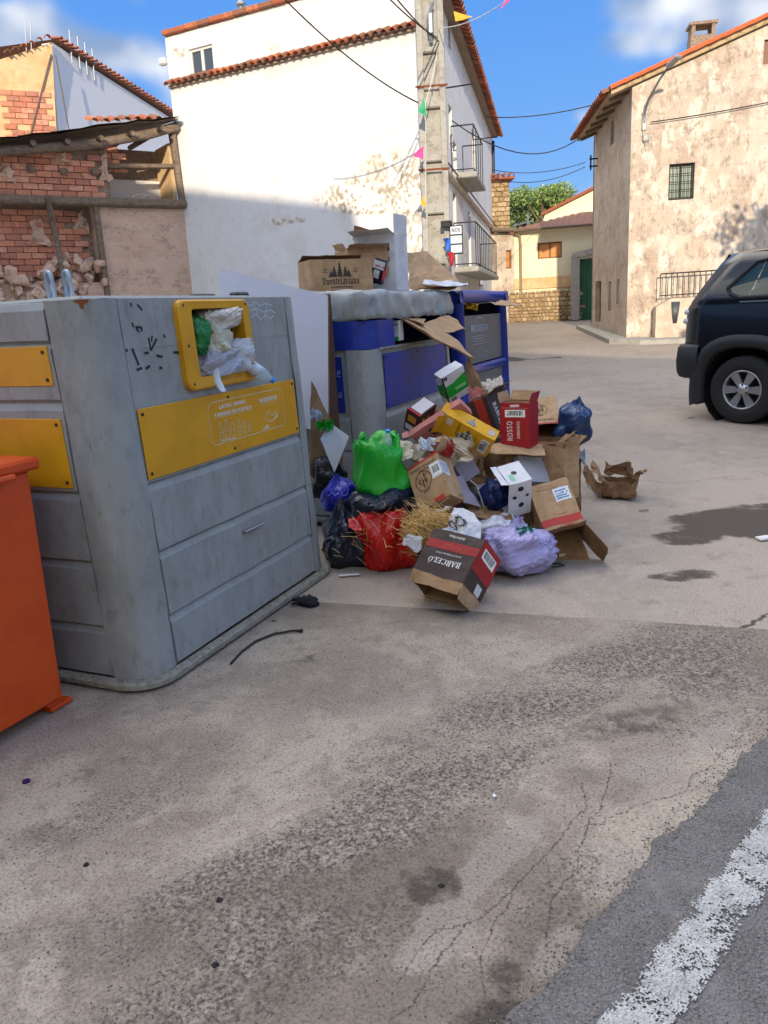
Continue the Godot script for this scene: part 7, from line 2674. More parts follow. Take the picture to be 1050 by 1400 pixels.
	for k in fill.size():
		var v: Array = fill[k]
		done(carton("kraft_box", v[3], Transform3D(Basis(Vector3.UP, v[2]), v[0] + Vector3(0, 0.01, 0)), v[1], M.kraft if k % 2 else M.kraft_dark, ["T"] if k < 3 else [], [["T", 0, 0.6, 0.1]] if k < 3 else [], 20 + k, null, 0.02))


func disc(mb: MB, c: Vector2, r: float, col, t: Transform3D):
	mb.st.set_color(lin(col))
	for k in 12:
		var a := TAU * k / 12
		var b := TAU * (k + 1) / 12
		mb.tri(t * Vector3(c.x, c.y, 0), t * Vector3(c.x + cos(a) * r, c.y + sin(a) * r, 0), t * Vector3(c.x + cos(b) * r, c.y + sin(b) * r, 0))


func emblem(mb: MB, c: Vector2, r: float, t: Transform3D):       # a tree in a ring
	var ring := []
	for k in 25: ring.append(c + Vector2(cos(TAU * k / 24), sin(TAU * k / 24)) * r)
	mb.stroke(ring, r * 0.08, t)
	var q := RandomNumberGenerator.new()
	q.seed = 4
	for k in 34:
		var a := q.randf() * TAU
		var p := c + Vector2(0, r * 0.15) + Vector2(cos(a), sin(a)) * r * 0.6 * sqrt(q.randf())
		mb.stroke([p, p + Vector2(q.randf_range(-1, 1), q.randf_range(-1, 1)) * r * 0.22], r * 0.09, t)
	mb.stroke([c + Vector2(0, r * 0.1), c + Vector2(0, -r * 0.75)], r * 0.13, t)
	for k in 5: mb.stroke([c + Vector2((k - 2) * r * 0.16, -r * 1.28), c + Vector2((k - 2) * r * 0.16 + r * 0.1, -r * 1.12)], r * 0.09, t)


func castle(mb: MB, c: Vector2, r: float, t: Transform3D, dark, light, _turn):
	mb.st.set_color(lin(dark))
	var up := t.translated_local(Vector3(0, 0, 0.0005))
	mb.poly([c + Vector2(-r, -r * 0.8), c + Vector2(r, -r * 0.8), c + Vector2(r * 0.8, 0), c + Vector2(r * 0.4, r * 0.2), c + Vector2(0, r), c + Vector2(-r * 0.4, r * 0.2), c + Vector2(-r * 0.8, 0)], t)
	mb.st.set_color(lin(light))
	for k in 4:
		for j in 3:
			if j == 2 and (k == 0 or k == 3): continue
			var o := c + Vector2((k - 1.5) * r * 0.45, (j - 1.2) * r * 0.42)
			mb.poly([o + Vector2(-0.13, -0.13) * r, o + Vector2(0.13, -0.13) * r, o + Vector2(0.13, 0.13) * r, o + Vector2(-0.13, 0.13) * r], up)


func bags():
	var navy := sheen("141b2c", 0.28)
	var n2 := sheen("1b3a66", 0.3, 0.2)
	bag("rubbish_bag", "dark navy plastic rubbish bag on the ground beside the yellow container", Vector3(-0.245, 0.164, -5.000), Vector3(0.16, 0.205, 0.17), 3, navy, 0.13, 0.25, Vector3(0, 0, 0.1), "rubbish bags")
	bag("rubbish_bag", "small bright blue plastic bag squeezed between the containers", Vector3(-0.285, 0.417, -5.200), Vector3(0.115, 0.115, 0.12), 9, sheen("1424a8", 0.3, 0.2), 0.16, 0.2, Vector3(0, 0, 0.2), "rubbish bags")
	bag("rubbish_bag", "black plastic bag lying across under the green shopping bag", Vector3(-0.031, 0.386, -4.980), Vector3(0.225, 0.125, 0.18), 14, navy, 0.15, 0.0, Vector3(0, 0, 0.15), "rubbish bags")
	bag("rubbish_bag", "blue black plastic bag hidden behind the red bag", Vector3(0.067, 0.158, -5.120), Vector3(0.18, 0.2, 0.16), 19, navy, 0.13, 0.0, Vector3.ZERO, "rubbish bags")
	bag("rubbish_bag", "shiny dark blue rubbish bag on the right rear of the heap", Vector3(1.420, 0.727, -5.750), Vector3(0.125, 0.165, 0.12), 23, n2, 0.16, 0.15, Vector3(0.1, 0, -0.15), "rubbish bags")
	bag("rubbish_bag", "navy plastic bag crammed in the open box, left of the white punched box", Vector3(0.726, 0.402, -5.050), Vector3(0.09, 0.1, 0.09), 27, sheen("16285e", 0.28), 0.2, 0.1, Vector3(0, 0, 0.3), "rubbish bags")
	# red bag, slumped, its mouth drawn up at the right
	var rp := Vector3(-0.034, 0.008, -4.750)
	var rt := thing("red_bag", "bright red plastic bag with bits of straw, slumped on the ground", "bag", rp + Vector3(0, 0.0, -0.1), "rubbish bags")
	var rm := sheen("b80e05", 0.28, 0.2)
	var body := node("bag_body", bag_mesh(Vector3(0.155, 0.2, 0.14), 33, rm, 0.14, 0.0, 2.9), rt)
	body.transform = Transform3D(Basis(Vector3(1, 0, 0), Vector3(-0.12, 1, 0), Vector3(0, 0, 1)), Vector3(0.03, 0.175, 0))
	for v in [[Vector3(0.02, 0.24, 0.1), Vector3(0.16, 0.3, 0.03), Vector3(0.175, 0.42, -0.02), Vector3(0.12, 0.36, 0.06), 2.0], [Vector3(-0.2, 0.3, 0.09), Vector3(-0.02, 0.26, 0.13), Vector3(-0.04, 0.33, 0.09), Vector3(-0.19, 0.35, 0.04), 5.0]]:
		var fm := MB.new()
		fm.crumple(0.03, 9.0, v[4])
		fm.cut(v[0], v[1], v[2], v[3], 9, 7)
		part("bag_mouth", fm, rm, rt)
	rt.add_child(straw_mesh(40, Vector3(-0.02, 0.26, 0.13), Vector3(0.22, 0.16, 0.03), 0.1, 5))
	# green carrier bag with water bottle
	var gm := sheen("1aa42a", 0.3, 0.4)
	var gp := Vector3(-0.013, 0.627, -5.000)
	var g := thing("shopping_bag", "bright green plastic shopping bag with a bottle on top", "bag", gp, "rubbish bags")
	node("bag_body", bag_mesh(Vector3(0.155, 0.19, 0.12), 41, gm, 0.1, 0.0, 6.0), g)
	for sx in [-1, 1]:
		var h := MB.new(true)
		h.crumple(0.02, 9.0, sx)
		h.tube([Vector3(sx * 0.12, 0.1, 0.06), Vector3(sx * 0.125, 0.19, 0.05), Vector3(sx * 0.1, 0.225, 0.02), Vector3(sx * 0.09, 0.12, -0.04)], 0.022, 8)
		part("handle", h, gm, g)
	bottle("water_bottle", "small clear water bottle with blue label in the green bag", Vector3(0.032, 0.792, -4.970), 0.19, Vector3(0.2, 0, -0.1), sheen("2a7fd0", 0.4))
	# lilac bag
	bag("rubbish_bag", "translucent lilac plastic bag on the ground right of the dark liquor box", Vector3(0.806, 0.156, -4.620), Vector3(0.205, 0.15, 0.16), 47, sheen("a49ec8", 0.35, 0.4), 0.26, 0.12, Vector3(0, 0.4, -0.1), "rubbish bags")
	crushed(14, 51, sheen("0f7a5e", 0.35), "plastic_wrap", "torn teal plastic wrapper on the lilac bag", Vector3(0.843, 0.272, -4.550), Vector3(0.045, 0.04, 0.035), "wrapper")
	bag("white_bag", "crumpled white plastic bag between the lilac bag and the boxes", Vector3(0.661, 0.231, -4.850), Vector3(0.17, 0.07, 0.12), 53, sheen("d4d6da", 0.4, 0.2), 0.2, 0.0, Vector3(0, 0, 0.1), "rubbish bags")
	bag("white_bag", "white film stuffed beside the navy bag in the heap", Vector3(0.815, 0.356, -5.100), Vector3(0.05, 0.07, 0.06), 57, sheen("cfd2d6", 0.4, 0.2), 0.25, 0.0, Vector3.ZERO, "rubbish bags")
	# open sack of straw
	var sp := Vector3(0.327, 0.299, -4.620)
	var sk := thing("straw_sack", "white paper sack with dark round print, spilling yellow straw", "sack", sp)
	var wm := sheen("ccd0d2", 0.6)
	var wall := [Vector3(0.302, 0.280, -4.420), Vector3(0.568, 0.260, -4.500), Vector3(0.556, 0.391, -4.660), Vector3(0.434, 0.420, -4.680)].map(func(p): return p - sp)
	var side := MB.new()
	side.crumple(0.035, 8.0, 3)
	side.cut(wall[0], wall[1], wall[2], wall[3], 12, 10)
	part("sack_wall", side, wm, sk)
	var wx: Vector3 = (wall[1] - wall[0]).normalized()
	var wz: Vector3 = wx.cross((wall[3] - wall[0]).normalized()).normalized()
	var wt := Transform3D(Basis(wx, wz.cross(wx), wz), wall[0].lerp(wall[2], 0.55) + wz * 0.012)
	for c in [Vector2(0.01, 0.035), Vector2(-0.045, 0.0)]:
		var ring := MB.new()
		ring.crumple(0.035, 8.0, 3)
		var o := []
		for k in 17: o.append(c + Vector2(cos(TAU * k / 16) * 0.024, sin(TAU * k / 16) * 0.036).rotated(0.5))
		ring.stroke(o, 0.014, wt)
		part("printed_ring", ring, mat("1c2a38", 0.7), sk)
	for v in [[[Vector3(0.094, 0.254, -4.500), Vector3(0.188, 0.219, -4.420), Vector3(0.219, 0.316, -4.450), Vector3(0.127, 0.320, -4.500)], 5.0], [[Vector3(0.266, 0.383, -4.660), Vector3(0.393, 0.422, -4.720), Vector3(0.445, 0.401, -4.700), Vector3(0.331, 0.390, -4.750)], 6.0]]:
		var q: Array = v[0].map(func(p): return p - sp)
		var flap := MB.new()
		flap.crumple(0.03, 10.0, v[1])
		flap.cut(q[0], q[1], q[2], q[3], 8, 6)
		part("sack_flap", flap, wm, sk)
	sk.add_child(straw_mesh(2300, Vector3(0.274, 0.306, -4.620) - sp, Vector3(0.14, 0.115, 0.1), 0.1, 8))


func straw_mesh(n: int, c: Vector3, spread: Vector3, l: float, sd: int) -> MultiMeshInstance3D:
	var m := MB.new()
	m.tube([Vector3(0, 0, -0.5), Vector3(0.02, 0.03, 0), Vector3(0, 0, 0.5)], 0.012, 3, false)
	var k := mat(Color.WHITE, 0.7)
	k.vertex_color_use_as_albedo = true
	var mm := MultiMesh.new()
	mm.transform_format = MultiMesh.TRANSFORM_3D
	mm.use_colors = true
	mm.mesh = m.mesh(k)
	mm.instance_count = n
	var r := RandomNumberGenerator.new()
	r.seed = sd
	for i in n:
		var p := c + Vector3(r.randfn() * 0.5, r.randfn() * 0.5, r.randfn() * 0.5) * spread
		var b := Basis.from_euler(Vector3(r.randfn() * 0.5 + 0.3, r.randfn() * 0.7 + 1.0, 0)).scaled(Vector3.ONE * l * r.randf_range(0.5, 1.2))
		mm.set_instance_transform(i, Transform3D(b, p))
		mm.set_instance_color(i, lin(["cfa65c", "e0c07c", "ac8644", "d6b268"][r.randi() % 4]))
	var o := MultiMeshInstance3D.new()
	o.multimesh = mm
	o.name = "straw"
	o.set_meta("kind", "stuff")
	return o


func bottle(called, label, at: Vector3, h: float, turn: Vector3, lm: Material):
	var t := thing(called, label, "bottle", Transform3D(Basis.from_euler(turn), at - Vector3(0, h / 2, 0)))
	var gl := mat(Color(0.75, 0.85, 0.9, 0.35), 0.08)
	gl.transparency = BaseMaterial3D.TRANSPARENCY_ALPHA
	var m := MB.new(true)
	m.lathe([Vector2(0.001, 0), Vector2(0.03, 0.0), Vector2(0.033, 0.01), Vector2(0.031, 0.05), Vector2(0.033, 0.1), Vector2(0.03, 0.13), Vector2(0.014, 0.165), Vector2(0.013, 0.18)].map(func(v): return v * h / 0.19), 18, Transform3D())
	part("body", m, gl, t)
	m = MB.new(true)
	m.lathe([Vector2(0.0325, 0.03), Vector2(0.0325, 0.095)].map(func(v): return v * h / 0.19), 18, Transform3D())
	part("label_band", m, lm, t)
	m = MB.new()
	m.lathe([Vector2(0.015, 0.172), Vector2(0.015, 0.19), Vector2(0.001, 0.19)].map(func(v): return v * h / 0.19), 14, Transform3D())
	part("cap", m, sheen("2a86d8", 0.4), t)


func on_top():
	var t: Node3D
	var l: MB
	# on the lid of the blue container
	t = carton("water_carton", "kraft water bottle carton with dark tree logo, on the blue container's lid", Transform3D(Vector3(0.923, 0.000, -0.385), Vector3(0.000, 1.000, 0.000), Vector3(0.385, 0.000, 0.923), Vector3(-0.288, 1.886, -6.551)), Vector3(0.516, 0.252, 0.300), M.kraft, ["T"], [["T", 0, -1.2, 0.12]], 31, null, 0.006)
	var d: Vector3 = t.get_meta("size")
	var f := on(t, "F")
	var s := face_size("F", d)
	l = bent(t)
	write(l, "FuenteLiviana", Vector2(-s.x * 0.02, -s.y * 0.13), s.x * 0.58, s.y * 0.2, f, serif)
	write(l, "Manantial de la Serranía", Vector2(-s.x * 0.02, -s.y * 0.31), s.x * 0.36, s.y * 0.05, f, serif)
	write(l, "AGUA MINERAL NATURAL", Vector2(-s.x * 0.02, -s.y * 0.42), s.x * 0.36, s.y * 0.03, f, plain)
	for q in [[-0.12, 0.19, 0.3], [-0.03, 0.25, 0.42], [0.06, 0.2, 0.3], [-0.17, 0.14, 0.16], [0.11, 0.15, 0.18]]:
		for k in 5:
			var y: float = s.y * (-0.02 + q[2] * k / 5.0)
			var w: float = s.x * 0.05 * (1.15 - k / 5.0)
			l.poly([Vector2(s.x * q[0] - w, y), Vector2(s.x * q[0] + w, y), Vector2(s.x * q[0], y + s.y * q[2] / 3.2)], f)
	for q in [-0.27, 0.22]:
		for k in 3: l.stroke([Vector2(s.x * (q - 0.035), s.y * (0.22 - k * 0.05)), Vector2(s.x * (q + 0.035), s.y * (0.22 - k * 0.05))], 0.004, f)
	part("lettering", l, mat("3a342e", 0.8), t)
	done(t)
	t = carton("white_carton", "tall white carton with upright flap, on the blue container's lid", Transform3D(Vector3(0.927, 0.000, 0.375), Vector3(0.000, 1.000, 0.000), Vector3(-0.375, 0.000, 0.927), Vector3(0.089, 1.982, -7.039)), Vector3(0.371, 0.471, 0.297), M.white_card, ["T"], [["T", 1, 0.0, 0.16], ["T", 2, 1.35, 0.14]], 32, M.kraft, 0.006)
	d = t.get_meta("size")
	f = on(t, "F")
	s = face_size("F", d)
	var p := bent(t)
	rect(p, s.x * 0.06, s.y * 0.22, s.x * 0.36, s.y * 0.3, "2a1416", f, 3, 1)
	rect(p, s.x * 0.12, s.y * 0.245, s.x * 0.28, s.y * 0.27, "b03030", f.translated_local(Vector3(0, 0, 0.001)), 2, 1)
	rect(p, s.x * 0.16, s.y * 0.04, s.x * 0.36, s.y * 0.11, "6a6a6a", f, 2, 1)
	part("print", p, M.print, t)
	done(t)
	done(carton("kraft_box", "open kraft carton between the water carton and the white carton", Transform3D(Vector3(0.927, 0.000, -0.376), Vector3(0.000, 1.000, 0.000), Vector3(0.376, 0.000, 0.927), Vector3(-0.074, 2.003, -6.886)), Vector3(0.367, 0.199, 0.250), M.kraft, ["T"], [["T", 3, 0.5, 0.06], ["T", 2, 1.2, 0.08]], 33, null, 0.012))
	sheet("cardboard_flap", "brown cardboard flap sticking up behind the white carton", "cardboard", [Vector3(-0.149, 2.220, -7.250), Vector3(-0.002, 2.235, -7.300), Vector3(0.020, 2.295, -7.300), Vector3(-0.123, 2.339, -7.250)], 0.005, M.kraft_dark, 3, 0.01)
	t = carton("snack_pack", "crumpled navy, white and red snack pack behind the water carton", Transform3D(Basis.from_euler(Vector3(0.2, -0.5, -0.35)), Vector3(0.061, 1.921, -6.720)), Vector3(0.1, 0.2, 0.05), mat("151c3a", 0.35), [], [], 34, null, 0.02)
	p = bent(t)
	rect(p, -0.05, 0.03, 0.05, 0.1, "d6dade", on(t, "F"), 3, 3)
	rect(p, -0.03, 0.05, 0.05, 0.062, "c8323c", on(t, "F").translated_local(Vector3(0, 0, 0.001)), 2, 1)
	rect(p, -0.03, -0.05, 0.02, 0.02, "e4e6ea", on(t, "F").translated_local(Vector3(0, 0, 0.001)), 2, 2)
	rect(p, -0.025, -0.06, 0.025, 0.03, "d8323c", on(t, "R"), 2, 2)
	part("print", p, M.print, t)
	done(t)
	# boards on the lid, right
	sheet("cardboard_sheet", "large bent cardboard sheet lying on the right end of the blue container", "cardboard", [Vector3(0.332, 1.792, -7.300), Vector3(0.848, 1.801, -7.600), Vector3(0.547, 2.135, -8.000), Vector3(0.343, 2.117, -7.700)], 0.006, M.kraft, 4, 0.03, null, "loose cardboard")
	sheet("cardboard_sheet", "dark flattened cardboard under the bent sheet, on the lid edge", "cardboard", [Vector3(0.341, 1.774, -7.100), Vector3(0.735, 1.778, -7.300), Vector3(0.900, 1.821, -7.700), Vector3(0.454, 1.837, -7.700)], 0.008, M.kraft_dark, 5, 0.03, null, "loose cardboard")
	sheet("cardboard_sheet", "pale grey wrinkled board on top of the blue container, near the blue frame", "cardboard", [Vector3(0.432, 1.815, -7.000), Vector3(0.801, 1.787, -7.300), Vector3(0.889, 1.825, -7.600), Vector3(0.484, 1.857, -7.400)], 0.005, M.white_card, 6, 0.04, null, "loose cardboard")
	# boards stuck in the slot
	sheet("cardboard_sheet", "folded cardboard hanging out of the blue container's slot over the heap", "cardboard", [Vector3(0.218, 1.540, -6.250), Vector3(0.457, 1.387, -6.200), Vector3(0.775, 1.213, -6.350), Vector3(0.557, 1.461, -6.700)], 0.014, M.kraft, 7, 0.02, M.kraft_dark, "loose cardboard")
	sheet("cardboard_sheet", "upper cardboard piece in the blue container's slot with a torn edge", "cardboard", [Vector3(0.366, 1.491, -6.500), Vector3(0.601, 1.408, -6.600), Vector3(0.768, 1.430, -6.800), Vector3(0.664, 1.548, -7.100)], 0.006, M.kraft, 8, 0.02, M.kraft_dark, "loose cardboard")
	sheet("cardboard_sheet", "small folded cardboard tongue at the left end of the slot", "cardboard", [Vector3(0.208, 1.557, -6.250), Vector3(0.388, 1.493, -6.300), Vector3(0.414, 1.522, -6.600), Vector3(0.249, 1.565, -6.600)], 0.008, M.kraft, 9, 0.02, M.kraft_dark, "loose cardboard")
	sheet("cardboard_sheet", "brown cardboard hanging down below the slot board beside the grey plate", "cardboard", [Vector3(0.734, 1.218, -6.400), Vector3(0.813, 1.079, -6.350), Vector3(0.855, 0.920, -6.300), Vector3(0.722, 0.966, -6.500)], 0.006, M.kraft, 10, 0.03, M.kraft_dark, "loose cardboard")
	t = carton("carton_pack", "small white and green carton jammed in the left of the slot", Transform3D(Basis(Vector3.UP, -0.4), Vector3(0.176, 1.454, -6.280)), Vector3(0.06, 0.15, 0.1), M.white_card, [], [], 36, null, 0.004)
	p = bent(t)
	rect(p, -0.03, -0.075, 0.03, -0.045, "17992a", on(t, "F"), 2, 1)
	rect(p, -0.03, 0.04, 0.03, 0.05, "55606a", on(t, "F"), 2, 1)
	part("print", p, M.print, t)
	done(t)
	sheet("cardboard_sheet", "cardboard strip sticking out of the blue framed container's slot", "cardboard", [Vector3(1.209, 1.644, -8.600), Vector3(1.338, 1.591, -8.300), Vector3(1.569, 1.595, -8.500), Vector3(1.451, 1.652, -9.000)], 0.006, M.kraft, 11, 0.02, M.kraft_dark, "loose cardboard")
	crushed(10, 61, sheen("c9a018", 0.4), "wrapper", "small yellow wrapper in the slot of the blue framed container", Vector3(0.996, 1.608, -8.250), Vector3(0.06, 0.03, 0.05), "wrapper")
	# white board leaning between the containers, with brown boards behind it
	sheet("white_board", "large white laminated board leaning between the yellow and blue containers", "board", [Vector3(-1.283, 0.904, -6.400), Vector3(-0.356, 0.806, -5.450), Vector3(-0.304, 1.726, -5.550), Vector3(-1.185, 1.995, -6.500)], 0.012, sheen("b9bcc6", 0.5), 12, 0.004, M.kraft_dark)
	sheet("brown_board", "dark brown board edge standing right of the white board", "board", [Vector3(-0.364, 0.755, -5.520), Vector3(-0.284, 0.674, -5.600), Vector3(-0.289, 1.738, -5.660), Vector3(-0.307, 1.738, -5.620)], 0.01, mat("4a3020", 0.8), 13, 0.006)
	sheet("cardboard_sheet", "brown cardboard panel low behind the white board", "cardboard", [Vector3(-0.491, 0.544, -5.300), Vector3(-0.290, 0.302, -5.400), Vector3(-0.258, 0.700, -5.500), Vector3(-0.442, 1.177, -5.400)], 0.008, M.kraft_dark, 14, 0.01, null, "loose cardboard")
	sheet("grey_board", "light grey rectangular panel tilted between the containers, above the blue bag", "board", [Vector3(-0.313, 0.595, -5.100), Vector3(-0.204, 0.819, -5.150), Vector3(-0.327, 0.896, -5.300), Vector3(-0.396, 0.806, -5.200)], 0.012, sheen("aab0b8", 0.5), 15, 0.004)
	crushed(12, 63, sheen("12942a", 0.4), "wrapper", "green carton scrap above the tilted grey panel", Vector3(-0.369, 0.881, -5.250), Vector3(0.05, 0.06, 0.04), "wrapper")
	crushed(12, 65, sheen("9aa4b0", 0.4), "wrapper", "crumpled pale film beside the yellow container's edge", Vector3(-0.408, 0.956, -5.250), Vector3(0.04, 0.04, 0.04), "wrapper")
	bag("rubbish_bag", "black bag in the dark gap under the grey panel", Vector3(-0.363, 0.511, -5.300), Vector3(0.11, 0.14, 0.1), 71, sheen("16161c", 0.3), 0.15, 0.0, Vector3.ZERO, "rubbish bags")
	# crumpled papers in the heap
	var cream := mat("c9bfa6", 0.85)
	crushed(16, 81, cream, "paper", "crumpled cream paper bag behind the kraft wine box", Vector3(0.188, 0.691, -5.120), Vector3(0.12, 0.06, 0.1), "paper", "crumpled paper")
	crushed(16, 83, mat("c2b49a", 0.85), "paper", "crumpled brown paper under the yellow carton", Vector3(0.500, 0.684, -5.120), Vector3(0.13, 0.06, 0.09), "paper", "crumpled paper")
	crushed(12, 85, mat("cfd8e4", 0.7), "paper", "small white printed paper behind the kraft wine box", Vector3(0.301, 0.755, -5.050), Vector3(0.05, 0.04, 0.04), "paper", "crumpled paper")
	crushed(14, 87, mat("a02a26", 0.7), "paper", "torn red printed cardboard beside the kraft wine box top", Vector3(0.398, 0.719, -4.980), Vector3(0.07, 0.05, 0.06), "paper", "crumpled paper")
	crushed(14, 89, mat("d6d2c8", 0.8), "paper", "white crumpled paper on the standing liquor box", Vector3(0.891, 1.011, -6.100), Vector3(0.075, 0.05, 0.06), "paper", "crumpled paper")
	crushed(14, 91, mat("c98a84", 0.6), "paper", "red and white crushed packet left of the standing liquor box", Vector3(0.737, 0.956, -6.000), Vector3(0.06, 0.06, 0.05), "paper", "crumpled paper")
	crushed(14, 93, mat("8a7440", 0.8), "paper", "olive crumpled packing under the grey box", Vector3(0.614, 0.290, -4.950), Vector3(0.08, 0.03, 0.06), "paper", "crumpled paper")
	crushed(14, 95, mat("cdd2d8", 0.6), "paper", "white film hanging under the dark blue bag", Vector3(1.443, 0.487, -5.600), Vector3(0.03, 0.12, 0.05), "paper", "crumpled paper")


func hatch_bags():
	var f := Transform3D(Vector3(0.399, 0.000, -0.917), Vector3(0, 1, 0), Vector3(0.917, -0.000, 0.399), Vector3(-1.079, 0.000, -3.231))
	var lean := Vector3(-0.399, 0, -0.917) * 0.038 * 1.5
	var L := [
		["crumpled white plastic bag at the top of the yellow hatch", Vector3(0.94, 1.6, -0.05), Vector3(0.15, 0.065, 0.09), "c4c0b6", 101],
		["green printed plastic bag on the left of the yellow hatch", Vector3(0.755, 1.535, -0.06), Vector3(0.085, 0.09, 0.07), "127838", 103],
		["pale cream plastic bag in the middle of the yellow hatch", Vector3(0.91, 1.49, -0.04), Vector3(0.12, 0.1, 0.08), "bcbda8", 105],
		["grey white plastic bag at the bottom of the yellow hatch", Vector3(0.83, 1.39, -0.02), Vector3(0.15, 0.07, 0.08), "9da2b0", 107],
		["translucent white bag at the lower right of the yellow hatch", Vector3(1.0, 1.41, 0.0), Vector3(0.1, 0.085, 0.08), "b4bac0", 113],
		["black bag at the right inside the yellow hatch", Vector3(1.06, 1.56, -0.12), Vector3(0.06, 0.12, 0.08), "1c1c2a", 109],
		["dark bag filling the back of the yellow hatch", Vector3(0.88, 1.48, -0.22), Vector3(0.2, 0.16, 0.12), "3a3a34", 111]]
	for v in L:
		var o := bag("plastic_bag", v[0], f * (v[1] + lean), v[2], v[4], sheen(v[3], 0.35, 0.2), 0.28, 0.0, Vector3(0, 0.4 + v[4], 0.2), "bags in the yellow hatch")
		o.name = o.name
	bottle("plastic_bottle", "pale plastic bottle poking out of the yellow hatch", f * (Vector3(1.06, 1.37, 0.04) + lean) + Vector3(-0.02, 0.12, 0), 0.2, Vector3(0.5, 0, -2.3), sheen("b9c6d4", 0.4))
	var mb := MB.new(true)
	mb.crumple(0.02, 14.0, 3)
	mb.tube([Vector3(0, 0.03, 0.0), Vector3(0.01, -0.02, 0.03), Vector3(0.03, -0.07, 0.035)], 0.022, 8, true, 0.7)
	single("film_scrap", mb, sheen("c6d4e2", 0.4, 0.2), "strip of white film hanging over the hatch's lower edge", "film", f * (Vector3(0.8, 1.33, 0.03) + lean))


func litter():
	# torn carton lying on its own at the right
	var p := Vector3(1.843, 0.037, -6.218)
	var t := carton("torn_carton", "torn flattened brown carton lying alone right of the heap", Transform3D(Basis.from_euler(Vector3(0, -0.35, 0)), p + Vector3(0.08, 0.075, -0.06)), Vector3(0.26, 0.13, 0.2), M.kraft_dark, ["T", "L"], [["L", 0, 0.9, 0.14], ["L", 2, 0.5, 0.2], ["T", 1, 0.5, 0.1], ["T", 0, 0.1, 0.12]], 51, null, 0.05)
	done(t)
	sheet("cardboard_sheet", "dark cardboard strip joining the torn carton to the heap", "cardboard", [Vector3(1.768, 0.075, -6.778), Vector3(1.758, 0.046, -6.189), Vector3(1.778, 0.146, -6.239), Vector3(1.813, 0.200, -6.903)], 0.006, M.kraft_dark, 21, 0.03, null, "loose cardboard")
	# black glove
	var g := thing("glove", "black knitted glove lying on the paving near the yellow container", "glove", Transform3D(Basis(Vector3.UP, 0.6), Vector3(-0.464, 0.005, -4.277)))
	var fab := mat("0b0b12", 0.95)
	var mb := MB.new(true)
	mb.crumple(0.012, 14.0, 1)
	mb.bev(Vector3(0, 0.014, 0), Vector3(0.1, 0.026, 0.09), 0.012)
	mb.bev(Vector3(0.0, 0.012, 0.055), Vector3(0.075, 0.022, 0.05), 0.01)
	part("palm", mb, fab, g)
	for k in 5:
		mb = MB.new(true)
		var a: float = [-1.1, -0.35, -0.1, 0.15, 0.4][k]
		var b := Vector3(-0.045 if k == 0 else -0.036 + (k - 1) * 0.024, 0.013, 0.0 if k == 0 else -0.04)
		mb.tube([b, b + Vector3(sin(a), 0, -cos(a)) * 0.03, b + Vector3(sin(a) * 1.0, -0.1, -cos(a) * 0.8) * 0.055], 0.011, 7, true, 0.75)
		part("finger", mb, fab, g)
	# black cable tie
	var c := [Vector3(-0.769, 0.002, -3.495), Vector3(-0.741, 0.002, -3.625), Vector3(-0.687, 0.002, -3.751), Vector3(-0.603, 0.002, -3.834), Vector3(-0.511, 0.003, -3.860), Vector3(-0.464, 0.003, -3.854)]
	mb = MB.new(true)
	mb.tube(c.map(func(v): return v - c[0] + Vector3(0, 0.007, 0)), 0.006, 6)
	mb.bev(c[5] - c[0] + Vector3(0, 0.008, 0), Vector3(0.02, 0.016, 0.018), 0.004)
	single("cable_tie", mb, M.black, "curved black cable tie lying before the yellow container", "cable tie", c[0])
	# scraps
	var bits := [
		[Vector3(-0.236, 0.008, -4.712), Vector3(0.13, 0.004, 0.03), 0.1, "c6ccd2", "white paper strip on the ground before the navy bag"],
		[Vector3(2.508, 0.011, -5.009), Vector3(0.1, 0.012, 0.06), 0.3, "d6d6d2", "white paper scrap at the right edge beside the damp stain"],
		[Vector3(0.822, 0.007, -4.613), Vector3(0.07, 0.006, 0.04), 0.2, "bfb8c2", "crumpled tissue scrap in front of the lilac bag"],
		[Vector3(0.321, 0.000, -2.340), Vector3(0.012, 0.004, 0.014), 0.3, "e2e2e0", "tiny white chip on the worn paving"],
		[Vector3(-0.628, 0.003, -4.036), Vector3(0.025, 0.008, 0.02), 0.3, "8a8074", "small grey scrap near the yellow container's rim"],
		[Vector3(1.985, 0.027, -5.838), Vector3(0.08, 0.004, 0.015), 0.1, "5a4a3c", "thin brown twig on the slab right of the heap"],
		[Vector3(3.773, 0.163, -9.568), Vector3(0.07, 0.01, 0.05), 0.4, "c2beb4", "small pale scrap on the street beside the car wheel"],
		[Vector3(3.600, 0.464, -17.099), Vector3(0.7, 0.01, 0.05), 0.05, "6a6050", "dark streak of dry plant matter on the sunny street"]]
	for b in bits:
		mb = MB.new()
		mb.crumple(b[1].x * 0.12, 20.0, b[2])
		mb.bev(Vector3(0, b[1].y / 2 + 0.002, 0), b[1], b[1].y * 0.4)
		single("litter_scrap", mb, mat(b[3], 0.8), b[4], "litter", Transform3D(Basis(Vector3.UP, b[2]), b[0]), "litter on the ground")
	# battery ends and twisted wire by the kraft carton
	var e := thing("spent_candle", "short cream tube with black end lying by the tipped kraft carton", "tube", Transform3D(Basis(Vector3.UP, 0.2), Vector3(1.112, 0.009, -4.839)))
	mb = MB.new()
	mb.tube([Vector3(-0.01, 0.016, 0), Vector3(0.05, 0.016, 0)], 0.015, 10)
	part("cream_end", mb, mat("b8ae8c", 0.7), e)
	mb = MB.new()
	mb.tube([Vector3(-0.05, 0.017, 0), Vector3(-0.01, 0.017, 0)], 0.017, 10)
	part("black_end", mb, M.black, e)
	mb = MB.new()
